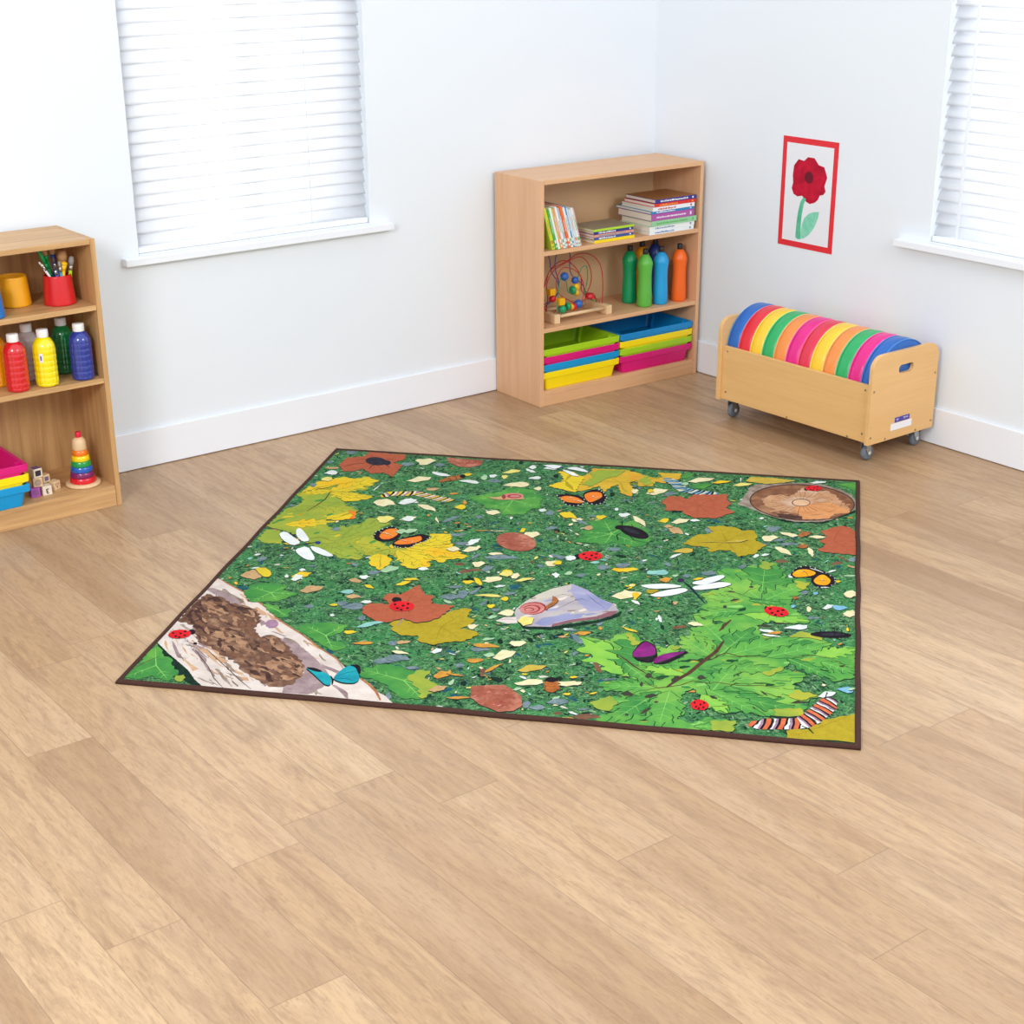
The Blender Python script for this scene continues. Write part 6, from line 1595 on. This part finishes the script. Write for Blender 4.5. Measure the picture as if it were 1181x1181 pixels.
# ------------------------------------------------------------------ squeezy paint bottles (corner bookcase, middle shelf)
CAPB = plain('black_cap', (34, 34, 38), .35)
def squeezy(label, rgb, x, y, name):
    t = thing('squeezy_bottle', label, 'paint bottle', (x, y, .3368), 0, 'squeezy bottles in the beech bookcase')
    m = MB(); m.lathe([(.028, 0), (.0315, .003), (.0330, .010), (.0330, .05), (.0305, .10), (.0296, .13), (.0304, .155), (.0330, .180), (.0338, .188), (.0330, .194), (.0260, .212), (.0185, .224), (.0125, .228), (.0115, .230)], 48)
    m.build('bottle_body', plain(name, rgb, .38, .5, .03), t)
    m = MB(); m.lathe([(.0118, .2302), (.0122, .232), (.0118, .250), (.0105, .2535), (.004, .254), (0, .254)], 32, mod=lambda a, z, i: 1+.02*math.cos(a*20)); m.build('nozzle_cap', CAPB, t)
    return t
squeezy('dark green squeezy bottle with black cap, leftmost of the row', (0, 150, 92), 1.935, -.188, 'dark_green_squeezy')
squeezy('light green squeezy bottle with black cap at the front of the shelf', (96, 184, 70), 1.940, -.283, 'light_green_squeezy')
squeezy('sky blue squeezy bottle with black cap in the middle of the row', (34, 160, 222), 2.028, -.290, 'sky_blue_squeezy')
squeezy('orange squeezy bottle with black cap, rightmost of the row', (246, 106, 28), 2.133, -.296, 'orange_squeezy')
squeezy('amber yellow squeezy bottle half hidden behind the light green one', (236, 164, 20), 2.040, -.150, 'amber_squeezy')
squeezy('navy blue squeezy bottle half hidden behind the sky blue one', (28, 58, 140), 2.128, -.140, 'navy_squeezy')

# ------------------------------------------------------------------ bead maze
mz = thing('bead_maze', 'wooden bead maze with red, blue and green wires on the beech bookcase', 'bead maze', (1.42, -.30, .3369), rz)
for nm, x in (('foot', 0.0), ('foot', .283)):
    m = MB(); m.prism([(x, .0), (x+.030, 0), (x+.030, .040), (x, .040)], 0, .16, 'y'); m.build('foot', BIRCH, mz, bevel=.003)
for y in (.018, .142):
    m = MB(); m.tube([(.0302, y, .027), (.2828, y, .027)], .0075, 16); m.build('dowel', BIRCH, mz)
def smooth(P, n=8):
    out = []; P = [Vector(q) for q in P]; N = len(P)
    for i in range(N-1):
        a = P[max(0, i-1)]; b = P[i]; c = P[i+1]; d = P[min(N-1, i+2)]
        for k in range(n):
            t = k/n; out.append(.5*((2*b)+(c-a)*t+(2*a-5*b+4*c-d)*t*t+(3*b-a-3*c+d)*t**3))
    out.append(P[-1]); return out
WR = plain('red_wire', (178, 28, 42), .3); WB = plain('blue_wire', (54, 64, 160), .3); WG = plain('green_wire', (50, 140, 92), .3)
def wire(mat, pts, col):
    m = MB(); m.tube(smooth(pts), .0021, 8); o = m.build('wire', mat, mz); o['label'] = col+' wire'
wire(WR, [(.298, .05, .040), (.300, .05, .12), (.293, .052, .19), (.268, .055, .235), (.225, .06, .262), (.165, .06, .268), (.115, .065, .245), (.03, .07, .215), (.005, .07, .16), (-.03, .07, .10), (.012, .07, .0398)], 'red')
wire(WR, [(.298, .09, .040), (.285, .09, .07), (.240, .085, .075), (.262, .085, .13), (.262, .085, .175), (.235, .08, .225), (.190, .08, .25), (.12, .08, .235), (.05, .08, .205), (.018, .08, .15), (.028, .085, .09), (.018, .085, .0398)], 'red')
wire(WR, [(.018, .03, .040), (.07, .03, .075), (.14, .03, .045), (.175, .035, .075), (.187, .04, .13), (.165, .045, .185), (.12, .045, .215), (.075, .05, .22), (.045, .05, .17), (.055, .045, .12), (.10, .04, .085), (.16, .04, .065), (.235, .05, .078), (.295, .06, .0398)], 'red')
wire(WR, [(.015, .12, .040), (.03, .12, .13), (.07, .12, .205), (.13, .12, .235), (.19, .12, .21), (.235, .12, .15), (.24, .12, .09), (.294, .12, .0398)], 'red')
wire(WB, [(.010, .10, .040), (-.012, .10, .16), (-.02, .10, .23), (-.008, .11, .275), (.03, .11, .28), (.055, .11, .255), (.058, .10, .2), (.085, .09, .15), (.07, .08, .10), (.02, .14, .0398)], 'blue')
wire(WB, [(.294, .14, .040), (.26, .14, .11), (.19, .12, .16), (.165, .11, .20), (.165, .11, .262), (.14, .115, .28), (.10, .115, .27), (.085, .11, .215), (.10, .10, .14), (.08, .10, .09), (.012, .11, .0398)], 'blue')
wire(WG, [(.024, .02, .040), (.035, .025, .09), (.045, .03, .15), (.065, .04, .185), (.095, .045, .16), (.11, .05, .115), (.14, .055, .12), (.165, .06, .16), (.195, .065, .205), (.225, .07, .205), (.235, .075, .15), (.228, .08, .08), (.296, .08, .0398)], 'green')
BC = {'b': ('blue bead', (40, 96, 176)), 'r': ('red bead', (200, 30, 40)), 'y': ('yellow bead', (240, 180, 16)), 'g': ('green bead', (20, 150, 96))}
for c, x, y, zz, s, sh in (('b', .085, .045, .186, .0165, 'o'), ('b', .155, .06, .158, .0145, 'o'), ('y', .160, .058, .130, .014, 'o'), ('g', .138, .055, .118, .0165, 'd'), ('y', .158, .055, .106, .013, 'o'), ('y', .018, .05, .128, .013, 'c'), ('r', .026, .05, .098, .014, 'o'), ('y', .050, .025, .088, .0135, 'c'), ('g', .050, .012, .056, .0155, 'o'), ('g', .085, .02, .062, .0145, 'd'), ('y', .108, .025, .056, .012, 'd'), ('r', .122, .028, .054, .0145, 'o'), ('b', .150, .03, .062, .0175, 'o'), ('r', .236, .06, .080, .0145, 'r')):
    m = MB(); s *= 1.1
    if sh == 'o': m.ball((x, y, zz), s)
    elif sh == 'c': m.box(x-s, x+s, y-s, y+s, zz-s, zz+s)
    elif sh == 'd': m.lathe([(s*.7, -s*.5), (s, -s*.3), (s, s*.3), (s*.7, s*.5)], 24, (x, y, zz), axis='x')
    else: m.lathe([(s*1.2, -s*.7), (s*1.35, -s*.4), (s*1.1, s*.6), (s*.8, s*.7)], 24, (x, y, zz))
    o = m.build('bead', plain('bead_'+c, BC[c][1], .3, .5, .02), mz, bevel=(.003 if sh == 'c' else 0)); o['label'] = BC[c][0]

# ------------------------------------------------------------------ books
PAPER = plain('book_paper', (236, 230, 214), .85, .1, .05, 300)
MARK = plain('spine_lettering', (238, 238, 240), .6)
def book(label, grp, L, H, D, rgb, name, loc, rx=(0, 0, 0), cover=None, marks=1, mark=None, trim=None):
    """lying book: L along x (spine length), H thickness, D depth to the back; the spine faces -y"""
    t = thing('book', label, 'book', loc, 0, grp); t.rotation_euler = rx
    c = .0011 if H < .014 else .0016
    m = MB(); m.box(0, L, 0, D, 0, c); m.box(0, L, 0, D, H-c, H); m.box(0, L, 0, c*1.2, c, H-c)
    if cover: m.box(.002, L-.002, .004, D-.002, H, H+.0003, 1)
    m.build('cover', [plain('cover_'+name, rgb, .3, .5, .04)]+([plain('art_'+name, cover, .35, .4, .25, 25)] if cover else []), t)
    m = MB(); m.box(.002, L-.002, c*1.2+.0002, D-.003, c+.0002, H-c-.0002); m.build('pages', PAPER, t)
    if marks:
        r = random.Random(len(label)+int(L*1000)); m = MB(); x = L*.12; e = L*(.55 if marks == 1 else .8)
        h = min(.3*H, .004)
        while x < e:
            w = r.uniform(.002, .007); m.box(x, min(x+w, e), -.0004, -.0001, H/2-h, H/2+h*r.uniform(.2, 1)); x += w+r.uniform(.001, .003)
        m.box(L*.9, L*.9+.008, -.0004, -.0001, H*.25, H*.75)
        m.build('spine_print', mark or MARK, t)
    return t
SH = .6599
g1 = 'books leaning in a row on the beech bookcase'
cols = [('lime', (190, 214, 60)), ('yellow', (240, 226, 60)), ('green', (70, 170, 84)), ('white', (232, 236, 232)), ('lime', (190, 214, 60)), ('salmon', (244, 150, 120)), ('white', (232, 236, 232)), ('greyblue', (160, 190, 196)), ('orange', (240, 112, 52)), ('orange', (240, 112, 52)), ('white', (232, 236, 232)), ('blue', (60, 140, 200)), ('white', (240, 240, 244)), ('ice', (214, 228, 236)), ('white', (240, 240, 244)), ('rose', (232, 176, 196))]
an = R(16.5); bt = .0092
nth = ['first', 'second', 'third', 'fourth', 'fifth', 'sixth', 'seventh', 'eighth', 'ninth', 'tenth', 'eleventh', 'twelfth', 'thirteenth', 'fourteenth', 'fifteenth', 'last']
MK2 = plain('orange_band', (236, 110, 60), .5); MK3 = plain('green_band', (90, 176, 80), .5)
for i, (nm, rgb) in enumerate(cols):
    # upright book: built standing with the spine to the front, then leant to the left
    u = .0695+i*(bt+.0002)/math.cos(an)
    H = .178+.004*math.sin(i*2.3) - (0.012 if i > 11 else 0); D = .15
    t = thing('book', '%s slim %s picture book from the left in the leaning row' % (nth[i], {'greyblue': 'grey-blue', 'ice': 'pale blue', 'rose': 'pink and white', 'salmon': 'salmon pink'}.get(nm, nm)), 'book', inR(u, .012+.004*math.sin(i*1.7), SH+.0002), 0, g1)
    t.rotation_euler = (0, -an, rz)
    m = MB(); c = .0009; m.box(0, c, 0, D, 0, H); m.box(bt-c, bt, 0, D, 0, H); m.box(c, bt-c, 0, c, 0, H)
    m.build('cover', plain('cover_'+nm, rgb, .3, .5, .04), t)
    m = MB(); m.box(c+.0002, bt-c-.0002, c+.0002, D-.002, .001, H-.002); m.build('pages', PAPER, t)
    m = MB(); m.box(.0015, bt-.0015, -.0004, -.0001, .026, .040); m.box(.0018, bt-.0018, -.0004, -.0001, .008, .016)
    m.box(.0036, bt-.0036, -.0004, -.0001, .07, .12+.01*(i % 3))
    m.build('spine_print', (MK2, MARK, MK3)[(i*5+i//3) % 3] if nm not in ('orange', 'salmon') else MARK, t)
g2 = 'books lying in the short stack'
z = SH+.0002
for i, (L, H, rgb, nm, lab, cov, mk) in enumerate((
    (.222, .0125, (246, 214, 20), 'sunny', 'yellow-spined book at the bottom of the short stack', None, None),
    (.215, .0115, (52, 84, 158), 'denim', 'blue-spined book second from the bottom of the short stack', None, None),
    (.218, .0105, (232, 150, 130), 'coral', 'coral and white spined book in the middle of the short stack', None, plain('teal_band', (70, 160, 170), .5)),
    (.216, .0120, (38, 52, 132), 'indigo', 'navy-spined book under the topmost of the short stack', None, None),
    (.222, .0095, (176, 216, 44), 'limegreen', 'lime-edged book with a brown picture cover topping the short stack', (150, 140, 120), None))):
    p = inR(.286+(.003, .006, .003, .005, 0)[i], .010+(0, .004, .002, .005, .001)[i], z)
    book(lab, g2, L, H, .165, rgb, nm, p, (0, 0, rz), cov, 1 if i in (1, 3) else 0 if i in (0, 4) else 2, mk)
    z += H+.0005
g3 = 'books lying in the tall stack'
z = SH+.0002
for i, (u, L, H, D, rgb, nm, lab, cov, mk, n) in enumerate((
    (.592, .255, .0165, .20, (236, 240, 244), 'snow', 'white spined book at the bottom of the tall stack', None, plain('blue_ink', (90, 130, 180), .5), 1),
    (.594, .258, .0175, .20, (240, 242, 240), 'milk', 'white spined book with a small print, second from the bottom of the tall stack', None, plain('blue_ink', (90, 130, 180), .5), 1),
    (.598, .262, .0230, .20, (150, 206, 160), 'mint', 'mint green spined book in the tall stack', None, plain('green_band', (90, 176, 80), .5), 2),
    (.600, .246, .0290, .225, (176, 84, 164), 'orchid', 'thick purple spined book in the tall stack', None, None, 2),
    (.600, .248, .0110, .235, (40, 140, 200), 'sea', 'thin blue spined book above the thick purple one', None, None, 1),
    (.606, .240, .0170, .21, (234, 238, 242), 'chalk', 'white spined book below the red one in the tall stack', None, plain('red_ink', (200, 60, 60), .5), 1),
    (.616, .236, .0140, .205, (220, 42, 34), 'scarlet', 'red spined book second from the top of the tall stack', None, plain('orange_ink', (250, 160, 60), .5), 1),
    (.624, .234, .0155, .20, (54, 52, 140), 'royal', 'navy spined book with a brown picture cover topping the tall stack', (168, 116, 70), None, 2))):
    book(lab, g3, L, H, D, rgb, nm, inR(u, .006+.003*math.sin(i*2), z), (0, 0, rz), cov, n, mk)
    z += H+.0005

# ------------------------------------------------------------------ cushion trolley
TB = wood('birch_ply_side', (226, 182, 120), (206, 158, 98), 'y', .4, .8, .35); TE = wood('birch_ply_end', (228, 184, 124), (208, 162, 102), 'x', .4, .8, .3)
TX, TY, TR = 1.8135, -1.688, .0104
cart = thing('cushion_trolley', 'birch plywood trolley on castors filled with round cushions against the right-hand wall', 'trolley', (TX, TY, 0), TR)
CW, CL, CZ = .384, .804, .078          # local x: depth towards the wall, local y: along the wall
for y0, nm in ((0, 'near'), (CL-.018, 'far')):
    m = MB(); hl = rrect(.149, .236, .333, .366, .0165, 6)
    m.prism(rrect(0, CW, CZ, .4215, .055, 7, (0, 0, 1, 1)), y0, y0+.018, 'y', 0, [hl]); m.build('end_panel', TE, cart, bevel=.002)
m = MB(); m.box(.012, .028, .0183, CL-.0183, CZ+.004, .306); m.build('side_panel', TB, cart, bevel=.0015)
m = MB(); m.box(CW-.018, CW-.003, .0183, CL-.0183, CZ+.004, .306); m.build('side_panel', TB, cart, bevel=.0015)
m = MB(); m.box(.0283, CW-.0183, .0183, CL-.0183, CZ+.028, CZ+.043); m.build('base_panel', TB, cart)
STEEL = plain('zinc_steel', (176, 182, 188), .3, .5, .03, metal=.85); TYRE = plain('grey_rubber', (108, 118, 128), .55, .4, .05); SCR = plain('screw_head', (150, 126, 92), .35, .5, .02, metal=.5)
for i, (x, y) in enumerate(((.05, .048), (CW-.05, .048), (.05, CL-.048), (CW-.05, CL-.048))):
    m = MB(); m.box(x-.024, x+.024, y-.022, y+.022, CZ+.0005, CZ+.0036)
    m.lathe([(.014, CZ-.010), (.016, CZ-.006), (.016, CZ+.0005)], 20, (x, y, 0))
    for sy in (-1, 1): m.prism([(x-.012, CZ-.008), (x+.012, CZ-.008), (x+.020, .030), (x+.016, .022), (x+.004, .022), (x-.010, .045)], y+sy*.0135-.001, y+sy*.0135+.001, 'y')
    ca = m.build('caster', STEEL, cart)
    m = MB(); wx = x+.010
    m.lathe([(.008, -.0105), (.024, -.0105), (.0285, -.0075), (.0295, -.003), (.0295, .003), (.0285, .0075), (.024, .0105), (.008, .0105)], 36, (wx, y, .0299), axis='y'); m.build('caster_wheel', TYRE, ca)
    m = MB(); m.lathe([(.006, -.0155), (.0075, -.0145), (.0075, .0145), (.006, .0155)], 16, (wx, y, .0299), axis='y'); m.build('axle_cap', plain('pale_axle', (216, 216, 210), .4), ca)
    if i in (1, 2):
        m = MB(); m.box(x+.006, x+.034, y-.010, y+.010, .052, .058); m.build('brake_pedal', plain('black_pedal', (40, 42, 46), .4), ca, bevel=.002)
for (x, z) in ((.014, .107), (.014, .287), (CW-.014, .108), (CW-.014, .30), (.10, CZ+.009), (.28, CZ+.009)):
    m = MB(); m.lathe([(.0042, -.0008), (.0042, 0)], 14, (x, 0, z), axis='y'); m.build('screw', SCR, cart)
for (y, z) in ((.040, .115), (.040, .286), (CL-.045, .115), (CL-.045, .286), (.11, CZ+.010), (.42, CZ+.010)):
    m = MB(); m.lathe([(.0042, -.0008), (.0042, 0)], 14, (.0118, y, z), axis='x'); m.build('screw', SCR, cart)
m = MB(); m.prism([(.150, .141), (.237, .141), (.237, .161), (.150, .161)], -.0006, -.0001, 'y'); o = m.build('maker_sticker', plain('violet_sticker', (70, 62, 160), .4), cart); o['label'] = 'violet sticker with small pale print'
m = MB()
for (a, b2, c, d) in ((.158, .172, .1515, .1545), (.160, .170, .1475, .149), (.200, .216, .1525, .1555), (.202, .212, .1485, .150), (.219, .226, .150, .1555)): m.box(a, b2, -.0010, -.0006, c, d)
m.build('sticker_print', plain('pale_print', (200, 200, 236), .5), o)
m = MB(); m.prism([(.128, .112), (.252, .112), (.252, .139), (.128, .139)], -.0006, -.0001, 'y'); o = m.build('paper_label', plain('white_sticker', (240, 240, 246), .5), cart); o['label'] = 'blank white strip label'

CC = {'royal blue': (22, 98, 184), 'red': (224, 34, 52), 'yellow': (246, 200, 46), 'green': (36, 170, 96), 'orange': (238, 142, 66), 'magenta': (226, 24, 132), 'raspberry red': (222, 44, 74)}
row = [('royal blue', 'far-end'), ('red', 'first'), ('yellow', 'first'), ('green', 'first'), ('orange', 'first'), ('magenta', 'first'), ('raspberry red', ''), ('yellow', 'second'), ('orange', 'second'), ('green', 'second'), ('magenta', 'second'), ('royal blue', 'near-end')]
labs = ['royal blue round cushion at the far left end of the trolley', 'red round cushion second from the left in the trolley', 'yellow round cushion between the red and green ones at the left', 'green round cushion fourth from the left in the trolley', 'orange round cushion between green and magenta in the left half', 'magenta round cushion in the middle of the trolley, left of the raspberry one', 'raspberry red round cushion in the middle of the trolley', 'yellow round cushion right of the raspberry one', 'orange round cushion in the right half, left of the green one', 'green round cushion in the right half of the trolley', 'magenta round cushion beside the near royal blue one', 'royal blue round cushion nearest the front handle end']
pc = (CL-.0366-.002)/12
for i, (cn, _) in enumerate(row):
    yy = CL-.0183-.001-pc*(i+.5)
    cx, cz, r, h = CW/2+.005, .2900, .1665, pc/2-.0006
    lx = TX+cx*math.cos(TR)-yy*math.sin(TR); ly = TY+cx*math.sin(TR)+yy*math.cos(TR)
    t = thing('round_cushion', labs[i], 'cushion', (lx, ly, cz-r-.001), TR, 'round cushions in the trolley')
    mat = plain('vinyl_'+cn.replace(' ', '_'), CC[cn], .34, .5, .05, 20, coat=.15)
    m = MB(); m.lathe([(0, -h), (r-.03, -h), (r-.010, -h+.0008), (r-.0035, -h+.004), (r-.001, -h*.5), (r, 0), (r-.001, h*.5), (r-.0035, h-.004), (r-.010, h-.0008), (r-.03, h), (0, h)], 72, (0, 0, r+.001), axis='y', mod=lambda a, z, i: 1+.0025*math.sin(a*7+i))
    m.build('cushion_cover', mat, t)
    edge = plain('piping_'+cn.replace(' ', '_'), tuple(min(255, int(v*.85+62)) for v in CC[cn]), .3)
    for sg in (-1, 1):
        m = MB(); m.tube([((r-.0030)*math.cos(k*PI/36), sg*(h-.0018), r+.001+(r-.0030)*math.sin(k*PI/36)) for k in range(72)], .0021, 6, closed=True); m.build('piping', edge, t)

# ------------------------------------------------------------------ flower painting on the right-hand wall
PX = WX-.0004
pt = thing('flower_painting', "child's painting of a red flower in a red card border, taped to the right-hand wall", 'painting', (PX, -.936, .866), -PI/2)
# local x runs to the right along the wall (towards the camera), local z up, -y into the room
def ov(y, z): return (-(y+.936), z-.866)
m = MB(); m.prism([(-.151, -.212), (.147, -.212), (.147, .232), (-.151, .232)], -.0012, 0, 'y'); o = m.build('card_border', plain('red_card', (224, 40, 52), .6), pt); o['label'] = 'red card border'
m = MB(); m.prism([(-.128, -.188), (.124, -.188), (.124, .208), (-.128, .208)], -.0018, -.0013, 'y'); m.build('paper', plain('white_paper', (232, 234, 240), .8, .2, .01), pt)
def wash(name, a, b):
    t = NT(name); n = t.noise(t.coord(), 22, 4, .6, .6)
    t.fin(t.mix(t.ramp(n, [(.35, (0, 0, 0, 1)), (.65, (1, 1, 1, 1))]), lin(a), lin(b)), .7, .2); return t.m
pet = [(-.905, .868), (-.880, .862), (-.858, .870), (-.846, .892), (-.852, .915), (-.848, .945), (-.852, .985), (-.875, 1.012), (-.905, 1.008), (-.925, 1.025), (-.960, 1.025), (-.985, 1.0), (-1.015, .995), (-1.034, .955), (-1.022, .920), (-1.030, .900), (-1.020, .886), (-1.000, .880), (-.992, .862), (-.975, .848), (-.950, .840), (-.930, .846), (-.916, .860)]
m = MB(); m.prism([ov(*q) for q in pet], -.0021, -.0018, 'y'); m.build('painted_petals', wash('red_wash', (206, 26, 58), (170, 16, 46)), pt)
m = MB(); m.prism([ov(-.937+.024*math.cos(k*PI/7), .945+.024*math.sin(k*PI/7)) for k in range(14)], -.0023, -.0021, 'y'); m.build('painted_centre', wash('maroon_wash', (120, 20, 44), (96, 30, 46)), pt)
m = MB(); m.prism([ov(*q) for q in [(-.912, .862), (-.898, .840), (-.889, .800), (-.884, .750), (-.882, .695), (-.895, .688), (-.912, .691), (-.908, .740), (-.910, .790), (-.917, .835), (-.928, .858)]], -.0022, -.0019, 'y'); m.build('painted_stem', wash('green_wash', (70, 176, 140), (110, 196, 160)), pt)
m = MB(); m.prism([ov(*q) for q in [(-.908, .692), (-.913, .745), (-.925, .780), (-.950, .802), (-.980, .812), (-1.003, .815), (-.998, .785), (-.980, .745), (-.955, .715), (-.930, .697)]], -.0024, -.0021, 'y'); m.build('painted_leaf', wash('pale_green_wash', (120, 206, 176), (160, 220, 196)), pt)

# ------------------------------------------------------------------ camera
cam = bpy.data.cameras.new('camera'); co = bpy.data.objects.new('camera', cam); COL.objects.link(co)
f_, cy_, pit_, rol_, yaw_ = 1804.0043, 622.6121, 0.3815, -0.0058, 0.6515
fw = Vector((math.sin(yaw_)*math.cos(pit_), math.cos(yaw_)*math.cos(pit_), -math.sin(pit_)))
r0 = Vector((math.cos(yaw_), -math.sin(yaw_), 0)); u0 = r0.cross(fw)
r1 = r0*math.cos(rol_)+u0*math.sin(rol_); u1 = -r0*math.sin(rol_)+u0*math.cos(rol_)
co.matrix_world = Matrix(((r1.x, u1.x, -fw.x, -2.6456), (r1.y, u1.y, -fw.y, -5.3252), (r1.z, u1.z, -fw.z, 1.952), (0, 0, 0, 1)))
cam.sensor_width = 36; cam.sensor_fit = 'HORIZONTAL'; cam.lens = f_/1181*36; cam.shift_y = (cy_-590.5)/1181; cam.clip_start = .1
SC.camera = co

# ------------------------------------------------------------------ light
w = bpy.data.worlds.new('overcast_sky'); SC.world = w; w.use_nodes = True
bg = w.node_tree.nodes['Background']; bg.inputs[0].default_value = (.90, .95, 1, 1); bg.inputs[1].default_value = .98
def area(name, loc, target, sx, sy, power, col):
    l = bpy.data.lights.new(name, 'AREA'); l.shape = 'RECTANGLE'; l.size = sx; l.size_y = sy; l.energy = power; l.color = col
    o = bpy.data.objects.new(name, l); COL.objects.link(o); o.location = loc
    o.rotation_euler = (Vector(target)-Vector(loc)).to_track_quat('-Z', 'Y').to_euler(); return o
area('softbox_left', (-3.6, -3.6, 2.6), (.6, -.8, .3), 1.0, 1.0, 80, (1, .985, .96))
area('softbox_right', (.9, -5.2, 2.7), (0, -.5, .3), 1.0, 1.0, 48, (1, .985, .96))
area('daylight_left_window', (.2, 1.3, 1.5), (.2, 0, 1.4), 1.6, 1.6, 46, (.95, .98, 1))
area('daylight_right_window', (WX+1.3, -2.1, 1.5), (WX, -2.1, 1.4), 1.8, 1.6, 66, (.95, .98, 1))
SC.view_settings.view_transform = 'Standard'; SC.view_settings.look = 'None'; SC.view_settings.gamma = 1
SC.view_settings.use_curve_mapping = False; SC.view_settings.exposure = .17
